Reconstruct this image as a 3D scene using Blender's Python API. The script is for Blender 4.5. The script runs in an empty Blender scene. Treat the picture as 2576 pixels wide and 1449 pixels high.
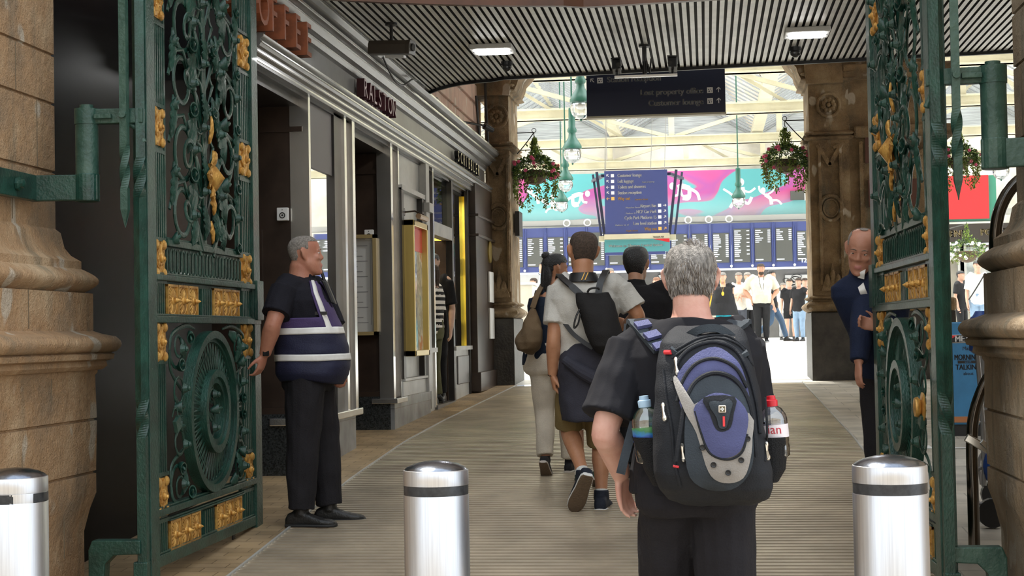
import bpy, math, random
import numpy as np
from mathutils import Vector, Matrix, noise
random.seed(7)
S = bpy.context.scene
COL = S.collection
PI = math.pi
# ---------------------------------------------------------------- camera
FPX = 4000.0
YAW, PITCH, ROLL = math.atan(487/FPX), math.atan(117.5/FPX), 0.018
F = Vector((-math.sin(YAW)*math.cos(PITCH), math.cos(YAW)*math.cos(PITCH), math.sin(PITCH)))
R0 = Vector((math.cos(YAW), math.sin(YAW), 0)); U0 = R0.cross(F)
CR = R0*math.cos(ROLL) - U0*math.sin(ROLL)
CU = R0*math.sin(ROLL) + U0*math.cos(ROLL)
CAM = Vector((0, 0, 1.6))
cd = bpy.data.cameras.new('camera'); cam = bpy.data.objects.new('camera', cd); COL.objects.link(cam)
cd.sensor_width = 36; cd.lens = 36*FPX/2576; cd.clip_end = 400
mw = Matrix((CR, CU, -F)).transposed().to_4x4(); mw.translation = CAM
cam.matrix_world = mw
S.camera = cam
# ---------------------------------------------------------------- light
w = bpy.data.worlds.new('sky'); S.world = w; w.use_nodes = True
bg = w.node_tree.nodes['Background']; bg.inputs[0].default_value = (0.86, 0.93, 1.0, 1); bg.inputs[1].default_value = 1.6
sl = bpy.data.lights.new('sun', 'SUN'); sl.energy = 5; sl.angle = 0.03; sl.color = (1, .95, .86)
so = bpy.data.objects.new('sun', sl); COL.objects.link(so)
so.rotation_euler = Vector((0.28, -0.30, -0.95)).to_track_quat('-Z', 'Y').to_euler()
S.view_settings.view_transform = 'Standard'; S.view_settings.look = 'None'
S.view_settings.exposure = 0.42; S.view_settings.gamma = 1
S.render.engine = 'CYCLES'
S.cycles.max_bounces = 8; S.cycles.transparent_max_bounces = 24

def area(name, loc, d, sx, sy, e, col=(1, 1, 1)):
    l = bpy.data.lights.new(name, 'AREA'); l.shape = 'RECTANGLE'; l.size = sx; l.size_y = sy; l.energy = e; l.color = col
    o = bpy.data.objects.new(name, l); COL.objects.link(o); o.location = loc
    o.rotation_euler = Vector(d).to_track_quat('-Z', 'Y').to_euler(); return o

area('concourse_fill_light', (2, 42.5, 12.5), (0, 0, -1), 62, 38, 42000, (1, .98, .94))  # added area light above the glazed roof to brighten the concourse
# ---------------------------------------------------------------- measuring: pixel of the photo -> point in the place
def ray(px, py):
    return (F + CR*((px-1288)/FPX) + CU*((724.5-py)/FPX))
def at_y(px, py, Y):
    d = ray(px, py); return CAM + d*(Y/d.y)
def at_x(px, py, X):
    d = ray(px, py); return CAM + d*(X/d.x)
def gz(y):
    if y < 2: return 0.0
    if y < 14: return .055*(y-2)
    if y < 36: return .66+.03*(y-14)
    return 1.32
def at_g(px, py):
    d = ray(px, py); lo, hi = 1.0, 200.0
    for _ in range(50):
        m = (lo+hi)/2; p = CAM+d*m
        if p.z < gz(p.y): hi = m
        else: lo = m
    return CAM+d*lo
def proj(p):
    d = Vector(p)-CAM; z = d.dot(F); return (1288+FPX*d.dot(CR)/z, 724.5-FPX*d.dot(CU)/z)

# ---------------------------------------------------------------- materials
MATS = {}
def mat(name, col, rough=.6, metal=0., bump=0., bscale=30., var=0., vscale=6., col2=None, spec=.5, aniso=0., emit=None, estr=0, coat=0, stretch=None, sss=0, alpha=None, detail=4):
    if name in MATS: return MATS[name]
    m = bpy.data.materials.new(name); m.use_nodes = True; nt = m.node_tree; N = nt.nodes; L = nt.links
    b = N['Principled BSDF']
    b.inputs['Base Color'].default_value = (*col, 1); b.inputs['Roughness'].default_value = rough
    b.inputs['Metallic'].default_value = metal; b.inputs['Specular IOR Level'].default_value = spec
    if coat: b.inputs['Coat Weight'].default_value = coat
    if sss: b.inputs['Subsurface Weight'].default_value = sss; b.inputs['Subsurface Radius'].default_value = (.02, .008, .004)
    if aniso: b.inputs['Anisotropic'].default_value = aniso
    if emit: b.inputs['Emission Color'].default_value = (*emit, 1); b.inputs['Emission Strength'].default_value = estr
    if alpha is not None: b.inputs['Alpha'].default_value = alpha
    tc = N.new('ShaderNodeTexCoord'); src = tc.outputs['Object']
    if stretch:
        mp = N.new('ShaderNodeMapping'); mp.inputs['Scale'].default_value = stretch; L.new(src, mp.inputs[0]); src = mp.outputs[0]
    if var or col2:
        n = N.new('ShaderNodeTexNoise'); n.inputs['Scale'].default_value = vscale; n.inputs['Detail'].default_value = detail; n.inputs['Roughness'].default_value = .62
        L.new(src, n.inputs['Vector'])
        cr = N.new('ShaderNodeValToRGB'); c2 = col2 or tuple(max(0, c*(1-var)) for c in col); c1 = col if col2 else tuple(min(1, c*(1+var)) for c in col)
        cr.color_ramp.elements[0].position = .36; cr.color_ramp.elements[1].position = .64
        cr.color_ramp.elements[0].color = (*c2, 1); cr.color_ramp.elements[1].color = (*c1, 1)
        L.new(n.outputs['Fac'], cr.inputs[0]); L.new(cr.outputs[0], b.inputs['Base Color'])
    if bump:
        n2 = N.new('ShaderNodeTexNoise'); n2.inputs['Scale'].default_value = bscale; n2.inputs['Detail'].default_value = 5
        L.new(src, n2.inputs['Vector']); bp = N.new('ShaderNodeBump'); bp.inputs['Strength'].default_value = bump; bp.inputs['Distance'].default_value = .02
        L.new(n2.outputs['Fac'], bp.inputs['Height']); L.new(bp.outputs[0], b.inputs['Normal'])
    MATS[name] = m; return m

def glass_mat(name, tint=(1, 1, 1), mix=.12, rough=.02, refl=(1, 1, 1), ior=1.5):
    m = bpy.data.materials.new(name); m.use_nodes = True; nt = m.node_tree; N = nt.nodes; L = nt.links
    N.clear(); out = N.new('ShaderNodeOutputMaterial'); t = N.new('ShaderNodeBsdfTransparent'); t.inputs[0].default_value = (*tint, 1)
    g = N.new('ShaderNodeBsdfGlossy'); g.inputs['Roughness'].default_value = rough; g.inputs[0].default_value = (*refl, 1)
    mx = N.new('ShaderNodeMixShader'); fr = N.new('ShaderNodeFresnel'); fr.inputs[0].default_value = ior
    ad = N.new('ShaderNodeMath'); ad.operation = 'ADD'; ad.inputs[1].default_value = mix; ad.use_clamp = True
    L.new(fr.outputs[0], ad.inputs[0]); L.new(ad.outputs[0], mx.inputs[0]); L.new(t.outputs[0], mx.inputs[1]); L.new(g.outputs[0], mx.inputs[2]); L.new(mx.outputs[0], out.inputs[0])
    return m

def stone_mat(name, c1, c2, c3, vs=2.2, bump=.5, block=(.9, .45), rot=None, mortar=(.42, .36, .28), streak=(.12, .14, .11), brick=True):
    m = bpy.data.materials.new(name); m.use_nodes = True; nt = m.node_tree; N = nt.nodes; L = nt.links
    b = N['Principled BSDF']; b.inputs['Roughness'].default_value = .85
    tc = N.new('ShaderNodeTexCoord')
    def nz(scale, det, sc=(1, 1, 1), rgh=.6):
        mp = N.new('ShaderNodeMapping'); mp.inputs['Scale'].default_value = sc; L.new(tc.outputs['Object'], mp.inputs[0])
        n = N.new('ShaderNodeTexNoise'); n.inputs['Scale'].default_value = scale; n.inputs['Detail'].default_value = det; n.inputs['Roughness'].default_value = rgh
        L.new(mp.outputs[0], n.inputs['Vector']); return n.outputs['Fac']
    cr = N.new('ShaderNodeValToRGB'); e = cr.color_ramp.elements; e[0].position = .34; e[0].color = (*c3, 1); e[1].position = .68; e[1].color = (*c1, 1)
    k = e.new(.5); k.color = (*c2, 1)
    L.new(nz(vs, 8), cr.inputs[0]); last = cr.outputs[0]
    # vertical run-off stains
    cr2 = N.new('ShaderNodeValToRGB'); cr2.color_ramp.elements[0].position = .55; cr2.color_ramp.elements[1].position = .72
    cr2.color_ramp.elements[0].color = (0, 0, 0, 1); cr2.color_ramp.elements[1].color = (.55, .55, .55, 1)
    L.new(nz(3.2, 5, (1.6, 1.6, .22)), cr2.inputs[0])
    mx = N.new('ShaderNodeMixRGB'); L.new(cr2.outputs[0], mx.inputs[0]); L.new(last, mx.inputs[1]); mx.inputs[2].default_value = (*streak, 1); last = mx.outputs[0]
    # pale repair patches
    cr3 = N.new('ShaderNodeValToRGB'); cr3.color_ramp.elements[0].position = .66; cr3.color_ramp.elements[1].position = .69
    cr3.color_ramp.elements[0].color = (0, 0, 0, 1); cr3.color_ramp.elements[1].color = (.7, .7, .7, 1)
    L.new(nz(5, 2, (1, 1, .6), .3), cr3.inputs[0])
    mx2 = N.new('ShaderNodeMixRGB'); L.new(cr3.outputs[0], mx2.inputs[0]); L.new(last, mx2.inputs[1]); mx2.inputs[2].default_value = (.62, .56, .46, 1); last = mx2.outputs[0]
    L.new(last, b.inputs['Base Color'])
    n3 = nz(14, 8); n4 = nz(90, 3)
    ad = N.new('ShaderNodeMath'); ad.operation = 'MULTIPLY_ADD'; ad.inputs[1].default_value = .35; L.new(n4, ad.inputs[0]); L.new(n3, ad.inputs[2])
    bp = N.new('ShaderNodeBump'); bp.inputs['Strength'].default_value = bump*1.5; bp.inputs['Distance'].default_value = .05
    L.new(ad.outputs[0], bp.inputs['Height']); L.new(bp.outputs[0], b.inputs['Normal'])
    MATS[name] = m; return m

def tile_mat(name, c1, c2, mortar, bw, bh, msize=.004, rough=.5, bump=.25, axis='XY', off=.5, vs=3):
    m = bpy.data.materials.new(name); m.use_nodes = True; nt = m.node_tree; N = nt.nodes; L = nt.links
    b = N['Principled BSDF']; b.inputs['Roughness'].default_value = rough
    tc = N.new('ShaderNodeTexCoord'); src = tc.outputs['Object']
    sp = N.new('ShaderNodeSeparateXYZ'); cb = N.new('ShaderNodeCombineXYZ'); L.new(src, sp.inputs[0])
    L.new(sp.outputs[axis[0]], cb.inputs[0]); L.new(sp.outputs[axis[1]], cb.inputs[1])
    br = N.new('ShaderNodeTexBrick'); L.new(cb.outputs[0], br.inputs['Vector']); br.inputs['Scale'].default_value = 1
    br.inputs['Brick Width'].default_value = bw; br.inputs['Row Height'].default_value = bh; br.inputs['Mortar Size'].default_value = msize; br.offset = off
    br.inputs['Color1'].default_value = (*c1, 1); br.inputs['Color2'].default_value = (*c2, 1); br.inputs['Mortar'].default_value = (*mortar, 1)
    n = N.new('ShaderNodeTexNoise'); n.inputs['Scale'].default_value = vs; n.inputs['Detail'].default_value = 6; L.new(src, n.inputs['Vector'])
    cr = N.new('ShaderNodeValToRGB'); cr.color_ramp.elements[0].color = (.6, .6, .6, 1); cr.color_ramp.elements[1].color = (1.15, 1.15, 1.15, 1); cr.color_ramp.elements[0].position = .3; cr.color_ramp.elements[1].position = .7
    L.new(n.outputs['Fac'], cr.inputs[0]); mx = N.new('ShaderNodeMixRGB'); mx.blend_type = 'MULTIPLY'; mx.inputs[0].default_value = 1
    L.new(br.outputs['Color'], mx.inputs[1]); L.new(cr.outputs[0], mx.inputs[2]); L.new(mx.outputs[0], b.inputs['Base Color'])
    bp = N.new('ShaderNodeBump'); bp.inputs['Strength'].default_value = bump; bp.inputs['Distance'].default_value = .01; bp.invert = True
    L.new(br.outputs['Fac'], bp.inputs['Height']); L.new(bp.outputs[0], b.inputs['Normal'])
    MATS[name] = m; return m

# ---------------------------------------------------------------- mesh builder
def V(*a): return Vector(a[0]) if len(a) == 1 else Vector(a)
def frame(d, up=None):
    d = Vector(d).normalized(); up = Vector(up) if up is not None else (Vector((0, 0, 1)) if abs(d.z) < .95 else Vector((0, 1, 0)))
    x = up.cross(d)
    if x.length < 1e-5: x = Vector((1, 0, 0)).cross(d)
    x.normalize(); y = d.cross(x).normalized(); return x, y, d
def spline(P, n=8, closed=False):
    P = [Vector(p) for p in P]; out = []
    m = len(P); rng = range(m if closed else m-1)
    for i in rng:
        if closed: a, b, c, d = P[i-1], P[i], P[(i+1) % m], P[(i+2) % m]
        else: a = P[i-1] if i > 0 else P[0]*2-P[1]; b = P[i]; c = P[i+1]; d = P[i+2] if i+2 < m else P[-1]*2-P[-2]
        for k in range(n):
            t = k/n; out.append(.5*((2*b)+(c-a)*t+(2*a-5*b+4*c-d)*t*t+(-a+3*b-3*c+d)*t**3))
    if not closed: out.append(P[-1])
    return out
def interp(vals, n):
    out = []; m = len(vals)-1
    for i in range(n):
        t = i/(n-1)*m if n > 1 else 0; k = min(int(t), m-1); f = t-k; a, b = vals[k], vals[k+1]
        out.append(a*(1-f)+b*f if not isinstance(a, tuple) else tuple(x*(1-f)+y*f for x, y in zip(a, b)))
    return out
class MB:
    def __init__(s): s.v = []; s.f = []; s.m = []; s.mi = 0; s.M = None
    def mtx(s, M): s.M = M; return s
    def av(s, p): s.v.append(tuple(s.M @ Vector(p)) if s.M is not None else tuple(p)); return len(s.v)-1
    def af(s, f): s.f.append(tuple(f)); s.m.append(s.mi)
    def mat(s, i): s.mi = i; return s
    def box(s, lo, hi):
        x0, y0, z0 = lo; x1, y1, z1 = hi
        i = [s.av(p) for p in ((x0, y0, z0), (x1, y0, z0), (x1, y1, z0), (x0, y1, z0), (x0, y0, z1), (x1, y0, z1), (x1, y1, z1), (x0, y1, z1))]
        for f in ((0, 3, 2, 1), (4, 5, 6, 7), (0, 1, 5, 4), (1, 2, 6, 5), (2, 3, 7, 6), (3, 0, 4, 7)): s.af([i[k] for k in f])
        return s
    def obox(s, c, x, y, z):   # oriented: half-extent vectors
        c = Vector(c); x, y, z = Vector(x), Vector(y), Vector(z)
        i = [s.av(c+x*a+y*b+z*d) for a, b, d in ((-1, -1, -1), (1, -1, -1), (1, 1, -1), (-1, 1, -1), (-1, -1, 1), (1, -1, 1), (1, 1, 1), (-1, 1, 1))]
        for f in ((0, 3, 2, 1), (4, 5, 6, 7), (0, 1, 5, 4), (1, 2, 6, 5), (2, 3, 7, 6), (3, 0, 4, 7)): s.af([i[k] for k in f])
        return s
    def bar(s, a, b, w, h, up=None):
        a, b = Vector(a), Vector(b); x, y, d = frame(b-a, up); return s.obox((a+b)/2, x*w/2, y*h/2, d*(b-a).length/2)
    def rings(s, R, closed_ring=True, cap=True, loop=False):
        ids = [[s.av(p) for p in r] for r in R]; n = len(ids[0]); K = len(ids)
        for i in range(K if loop else K-1):
            A, B = ids[i], ids[(i+1) % K]
            for j in range(n if closed_ring else n-1):
                k = (j+1) % n; s.af((A[j], A[k], B[k], B[j]))
        if cap and not loop and closed_ring: s.af(ids[0][::-1]); s.af(ids[-1])
        return s
    def tube(s, P, r, n=8, loop=False, up=None, flat=1., cap=True):
        P = [Vector(p) for p in P]; m = len(P)
        rr = r if isinstance(r, (list, tuple)) else [r]*m
        if len(rr) != m: rr = interp(list(rr), m)
        R = []; px = None
        for i, p in enumerate(P):
            if loop: d = P[(i+1) % m]-P[i-1]
            else: d = P[min(i+1, m-1)]-P[max(i-1, 0)]
            if d.length < 1e-9: d = Vector((0, 0, 1))
            d.normalize()
            if up is not None: x, y, _ = frame(d, up)
            elif px is None: x, y, _ = frame(d)
            else:
                x = px-d*px.dot(d); x.normalize(); y = d.cross(x)
            px = x
            R.append([p+x*math.cos(2*PI*k/n)*rr[i]+y*math.sin(2*PI*k/n)*rr[i]*flat for k in range(n)])
        return s.rings(R, loop=loop, cap=cap)
    def cyl(s, a, b, r, n=24, r2=None): return s.tube([a, b], [r, r if r2 is None else r2], n)
    def lathe(s, prof, n=24, c=(0, 0, 0), ax=(0, 0, 1), cap=False, up=None):
        x, y, d = frame(ax, up); c = Vector(c); R = []
        for (r, h) in prof: R.append([c+d*h+(x*math.cos(2*PI*k/n)+y*math.sin(2*PI*k/n))*max(r, 1e-4) for k in range(n)])
        return s.rings(R, cap=True)
    def ell(s, c, rad, n=16, m=10, R=None):
        c = Vector(c); rr = []
        for i in range(m+1):
            th = PI*i/m; z = -math.cos(th); q = max(math.sin(th), .01); ring = []
            for k in range(n):
                p = Vector((rad[0]*q*math.cos(2*PI*k/n), rad[1]*q*math.sin(2*PI*k/n), rad[2]*z))
                ring.append(c+(R @ p if R is not None else p))
            rr.append(ring)
        return s.rings(rr)
    def prism(s, poly, o, x, y, d):   # polygon (2d) in the plane x,y at o, extruded by vector d
        o, x, y, d = Vector(o), Vector(x), Vector(y), Vector(d); n = len(poly)
        A = [s.av(o+x*p[0]+y*p[1]) for p in poly]; B = [s.av(o+x*p[0]+y*p[1]+d) for p in poly]
        s.af(A[::-1]); s.af(B)
        for i in range(n): k = (i+1) % n; s.af((A[i], A[k], B[k], B[i]))
        return s
    def grid(s, fn, nu, nv, closed_u=False):
        ids = [[s.av(fn(i/nu, j/nv)) for j in range(nv+1)] for i in range(nu+(0 if closed_u else 1))]
        L = len(ids)
        for i in range(nu):
            for j in range(nv): A, B = ids[i], ids[(i+1) % L]; s.af((A[j], B[j], B[j+1], A[j+1]))
        return s
    def add(s, verts, faces):
        o = len(s.v)
        for p in verts: s.av(p)
        for f in faces: s.af([o+i for i in f])
        return s
    def mesh(s, name, mats, smooth=0):
        me = bpy.data.meshes.new(name); me.from_pydata(s.v, [], s.f)
        for m in (mats if isinstance(mats, (list, tuple)) else [mats]): me.materials.append(m)
        if any(s.m): me.polygons.foreach_set('material_index', s.m)
        if smooth: me.polygons.foreach_set('use_smooth', [True]*len(s.f))
        if smooth and smooth < 179:
            try: me.set_sharp_from_angle(angle=math.radians(smooth))
            except Exception: pass
        me.update(); return me
    def build(s, name, mats, parent=None, smooth=0, bevel=0, solid=0, sub=0, loc=None):
        o = bpy.data.objects.new(name, s.mesh(name, mats, smooth)); COL.objects.link(o)
        if parent: o.parent = parent
        if loc is not None: o.location = loc
        if solid: md = o.modifiers.new('solid', 'SOLIDIFY'); md.thickness = solid; md.offset = 0
        if bevel: md = o.modifiers.new('bevel', 'BEVEL'); md.width = bevel; md.segments = 2; md.limit_method = 'ANGLE'; md.angle_limit = .6
        if sub: md = o.modifiers.new('sub', 'SUBSURF'); md.levels = sub; md.render_levels = sub
        return o
def tag(o, label=None, cat=None, group=None, kind=None):
    if label: o['label'] = label
    if cat: o['category'] = cat
    if group: o['group'] = group
    if kind: o['kind'] = kind
    return o
def thing(name, label, cat, loc=(0, 0, 0), rz=0, group=None):
    o = bpy.data.objects.new(name, None); COL.objects.link(o); o.location = loc; o.rotation_euler = (0, 0, rz); o.empty_display_size = .1
    return tag(o, label, cat, group)
def struct(name, mb, m, **k):
    o = mb.build(name, m, **k); o['kind'] = 'structure'; return o
def copy_tree(o, parent=None):
    c = o.copy(); COL.objects.link(c)
    if parent: c.parent = parent
    for ch in o.children: copy_tree(ch, c)
    return c
def kids(o):
    out = []
    for c in o.children: out += [c]+kids(c)
    return out
def text_geo(txt, size, ext=.002, align='LEFT', bev=0, xs=1.):
    cu = bpy.data.curves.new('t', 'FONT'); cu.body = txt; cu.size = size; cu.extrude = ext; cu.align_x = align; cu.bevel_depth = bev
    cu.resolution_u = 3
    o = bpy.data.objects.new('t', cu); COL.objects.link(o)
    dg = bpy.context.evaluated_depsgraph_get(); dg.update(); me = bpy.data.meshes.new_from_object(o.evaluated_get(dg))
    vs = [(v.co.x*xs, v.co.y, v.co.z) for v in me.vertices]; fs = [tuple(p.vertices) for p in me.polygons]
    bpy.data.objects.remove(o); bpy.data.meshes.remove(me); return vs, fs
def text(mb, txt, size, o, x, y, ext=.002, align='LEFT', xs=1., bold=0):
    vs, fs = text_geo(txt, size, ext, align, 0, xs); o, x, y = Vector(o), Vector(x), Vector(y); n = x.cross(y)
    if bold:
        for dx in (-bold, bold): mb.add([o+x*(v[0]+dx)+y*v[1]+n*v[2] for v in vs], fs)
    return mb.add([o+x*v[0]+y*v[1]+n*v[2] for v in vs], fs)
def evalmesh(o):
    dg = bpy.context.evaluated_depsgraph_get(); dg.update(); me = bpy.data.meshes.new_from_object(o.evaluated_get(dg)); return me
def remesh(mb, voxel, smooth_it=3, mats=None, name='m'):
    """closed pieces in one mesh -> one continuous surface; returns vertex array and mesh"""
    me = mb.mesh(name, mats or []); o = bpy.data.objects.new('r', me); COL.objects.link(o)
    r = o.modifiers.new('r', 'REMESH'); r.mode = 'VOXEL'; r.voxel_size = voxel; r.use_smooth_shade = True
    if smooth_it: s = o.modifiers.new('s', 'SMOOTH'); s.factor = .5; s.iterations = smooth_it
    out = evalmesh(o); bpy.data.objects.remove(o); bpy.data.meshes.remove(me)
    out.polygons.foreach_set('use_smooth', [True]*len(out.polygons)); out.name = name
    if mats and not len(out.materials):
        for m in mats: out.materials.append(m)
    return out
def co_of(me):
    a = np.empty(len(me.vertices)*3, dtype=np.float32); me.vertices.foreach_get('co', a); return a.reshape(-1, 3)
def set_co(me, a): me.vertices.foreach_set('co', a.astype(np.float32).ravel()); me.update()
def no_of(me):
    a = np.empty(len(me.vertices)*3, dtype=np.float32); me.vertices.foreach_get('normal', a); return a.reshape(-1, 3)
def obj(name, me, parent=None):
    o = bpy.data.objects.new(name, me); COL.objects.link(o)
    if parent: o.parent = parent
    return o
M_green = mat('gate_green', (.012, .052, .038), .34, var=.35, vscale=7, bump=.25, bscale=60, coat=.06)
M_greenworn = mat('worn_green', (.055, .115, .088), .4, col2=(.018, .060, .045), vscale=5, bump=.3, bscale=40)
M_gold = mat('gold_paint', (.74, .44, .12), .36, .45, col2=(.44, .22, .05), vscale=18, bump=.2, bscale=50)
M_steel = mat('brushed_steel', (.66, .665, .68), .34, 1., aniso=.5, col2=(.56, .56, .58), vscale=14, stretch=(14, 14, .2), bump=.03, bscale=60)
M_steelcap = mat('cap_steel', (.26, .29, .35), .22, 1., col2=(.14, .16, .21), vscale=14, bump=.08, bscale=30)  # darker than the body: reflection of dark surroundings put into the base colour
M_tape = mat('black_tape', (.018, .019, .022), .35, col2=(.04, .042, .045), vscale=40)
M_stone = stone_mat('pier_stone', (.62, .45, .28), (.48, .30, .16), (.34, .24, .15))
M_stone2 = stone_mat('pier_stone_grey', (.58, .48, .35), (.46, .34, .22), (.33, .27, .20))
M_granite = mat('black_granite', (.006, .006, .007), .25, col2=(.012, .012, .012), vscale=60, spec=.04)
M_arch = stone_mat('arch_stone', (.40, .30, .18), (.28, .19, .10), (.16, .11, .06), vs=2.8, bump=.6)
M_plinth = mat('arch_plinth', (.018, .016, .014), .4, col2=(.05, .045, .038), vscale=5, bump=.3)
M_pinkst = stone_mat('upper_stone', (.62, .48, .38), (.55, .36, .28), (.46, .34, .28), vs=1.4, bump=.3)
M_dark = mat('shop_dark', (.022, .019, .017), .35, var=.3, vscale=3)
M_brown = mat('shop_brown', (.040, .026, .019), .28, var=.3, vscale=3)
M_grey = mat('shop_grey', (.14, .137, .132), .3, var=.2, vscale=2)
M_greyl = mat('shop_grey_light', (.44, .44, .42), .35, var=.12, vscale=3, bump=.05)
M_chrome = mat('bright_trim', (.78, .77, .74), .18, .9, var=.1, vscale=3)
M_speck = mat('speckled_granite', (.012, .013, .013), .2, col2=(.05, .055, .055), vscale=90, detail=2)
M_white = mat('white_paint', (.8, .8, .78), .5)
M_cream = mat('cream_steel', (.60, .56, .41), .5, var=.08, vscale=2)
M_black = mat('black', (.012, .012, .013), .45)
M_navy = mat('sign_navy', (.012, .018, .055), .45)
M_navyl = mat('sign_blue', (.06, .08, .24), .45)
M_signtx = mat('sign_white', (.95, .94, .92), .5)
M_signor = mat('sign_amber', (.85, .48, .12), .5)
M_panel = mat('soffit_strip', (.74, .74, .70), .42, .3, var=.1, vscale=3)
M_copper = mat('copper_fascia', (.10, .038, .018), .4, .1, var=.3, vscale=2)
M_rust = mat('rust_letters', (.22, .062, .022), .5, var=.2, vscale=12)
M_glass = glass_mat('shop_glass', (.9, .95, .93), .05, ior=1.12)
M_pglass = glass_mat('roof_glass', (.93, .97, 1), .02)
# ================================================================ ground
XL = -3.05
def ground_strip(name, x0f, x1f, ys, m, dz=0):
    b = MB(); prev = None
    for y in ys:
        a = b.av((x0f(y), y, gz(y)+dz)); c = b.av((x1f(y), y, gz(y)+dz))
        if prev: b.af((prev[0], prev[1], c, a))
        prev = (a, c)
    return struct(name, b, m)
ls = sorted([at_g(580, 1449), at_g(891, 1200), at_g(1115, 1060), at_g(1339, 951)], key=lambda p: p.y)
rs = sorted([at_g(2178, 1143), at_g(2095, 1045), at_g(2010, 953)], key=lambda p: p.y)
def edge(pts, default):
    def f(y):
        if y <= pts[0].y: return pts[0].x
        for a, c in zip(pts, pts[1:]):
            if y <= c.y: t = (y-a.y)/(c.y-a.y); return a.x*(1-t)+c.x*t
        return pts[-1].x
    return f
eL, eR = edge(ls, 0), edge(rs, 0)
M_rib = mat('matting_bar', (.50, .42, .31), .38, .35, var=.22, vscale=1.6)
M_ribg = mat('matting_groove', (.05, .044, .036), .8)
b = MB(); y = 4.2
pitch = .088
while y < 21.6:
    x0, x1 = eL(y), eR(y)
    z0, z1 = gz(y), gz(y+pitch)
    def q(p0, p1, d0, d1, mi):
        b.mi = mi; i = [b.av((x0, p0, gz(p0)+d0)), b.av((x1, p0, gz(p0)+d0)), b.av((x1, p1, gz(p1)+d1)), b.av((x0, p1, gz(p1)+d1))]; b.af(i)
    t = pitch*.56
    q(y, y+t, .006, .006, 0); q(y+t, y+t, .006, -.012, 1); q(y+t, y+pitch, -.012, -.012, 1); q(y+pitch, y+pitch, -.012, .006, 0)
    y += pitch
struct('floor', b, [M_rib, M_ribg])
ys = [-2, 2]+[2+.5*i for i in range(1, 41)]
M_tan = tile_mat('tan_pavers', (.40, .28, .15), (.46, .33, .19), (.22, .15, .08), .22, .11, .004, .55, .2)
M_pale = tile_mat('pale_pavers', (.50, .46, .38), (.55, .51, .44), (.33, .3, .25), .42, .42, .005, .5, .15)
M_street = tile_mat('street_setts', (.42, .39, .34), (.46, .43, .38), (.2, .19, .17), .3, .15, .006, .75, .3)
ground_strip('floor_left', lambda y: -5.2, eL, [y for y in ys if y >= 2 and y <= 22]+[22], M_tan)
ground_strip('floor_right', eR, lambda y: 9, [y for y in ys if 2 <= y <= 22]+[22], M_pale)
ground_strip('floor_street', lambda y: -8, lambda y: 9, [-14, 2], M_street)
ground_strip('floor_mat_bed', eL, eR, [y for y in ys if y >= 2 and y <= 22]+[22], M_ribg, -.02)
b = MB(); cs = MB()
M_white_floor = tile_mat('concourse_terrazzo', (.80, .78, .74), (.84, .82, .78), (.62, .6, .57), .9, .9, .006, .3, .05)
ground_strip('floor_concourse', lambda y: -30, lambda y: 40, [22, 36, 62], M_white_floor)
# thin pale joint along both edges of the ribbed matting
for nm, e, s_ in (('trim_1', eL, -1), ('trim_2', eR, 1)):
    b = MB(); P = [Vector((e(y), y, gz(y)+.008)) for y in [4.2+.5*i for i in range(36)]]
    for a, c in zip(P, P[1:]): b.bar(a, c, .014, .012)
    struct(nm, b, M_greyl)

# ================================================================ entrance piers (stone jambs)
def pier(name, side, xf, ye, mt, prof, yback=1.0, xdeep=1.2):
    """side: -1 left / +1 right; xf passage face; the moulding wraps round the far corner"""
    b = MB(); R = []
    for (p, z) in prof:
        xa = xf-side*p
        R.append([(xf+side*xdeep, yback, z), (xa, yback, z), (xa, ye+p, z), (xf+side*xdeep, ye+p, z)])
    ids = [[b.av(q) for q in r] for r in R]
    for A, B in zip(ids, ids[1:]):
        for j in range(4): k = (j+1) % 4; b.af((A[j], A[k], B[k], B[j]))
    b.af(ids[0]); b.af(ids[-1])
    o = struct(name, b, mt, smooth=35)
    return o
def arc(p0, p1, z0, z1, n=6, conv=1):
    out = []
    for i in range(n+1):
        t = i/n; a = t*PI
        out.append((p0+(p1-p0)*t+conv*math.sin(a)*abs(z1-z0)*.5, z0+(z1-z0)*t))
    return out
def prof_pier(base):
    P = [(.10, base), (.10, .60), (.125, .72), (.15, .80)]
    def joint(z, p): return [(p, z-.008), (p-.012, z-.003), (p-.012, z+.003), (p, z+.008)]
    P += joint(.91, .15)+joint(1.19, .155)+[(.15, 1.425), (.16, 1.44), (.16, 1.452), (.18, 1.455), (.20, 1.475), (.195, 1.50), (.225, 1.51), (.23, 1.535), (.215, 1.545)]
    P += arc(.235, .235, 1.55, 1.63, 6, .6)+[(.18, 1.645), (.145, 1.66)]+[(.145, 1.86)]+arc(.11, .11, 1.865, 1.985, 8, 1.0)
    P += [(.10, 1.99), (.10, 2.03), (.06, 2.06), (.035, 2.10), (.02, 2.18), (.0, 2.2)]
    for z in (2.50, 2.86, 3.12, 3.5, 3.9): P += joint(z, 0)
    P += [(0, 4.9)]
    return P
for s_, nm, xf, mt in ((-1, 'wall_left_pier', -3.40, M_stone), (1, 'wall_right_pier', 1.52, M_stone2)):
    pier(nm, s_, xf, 8.03 if s_ < 0 else 8.0, mt, prof_pier(gz(8)-.4), yback=6.2 if s_ < 0 else 6.0)
# black polished wall behind the left leaf
b = MB(); b.box((-5.2, 8.0, 0), (-3.50, 11.0, 4.9))
struct('wall_left_granite', b, M_granite)

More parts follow.
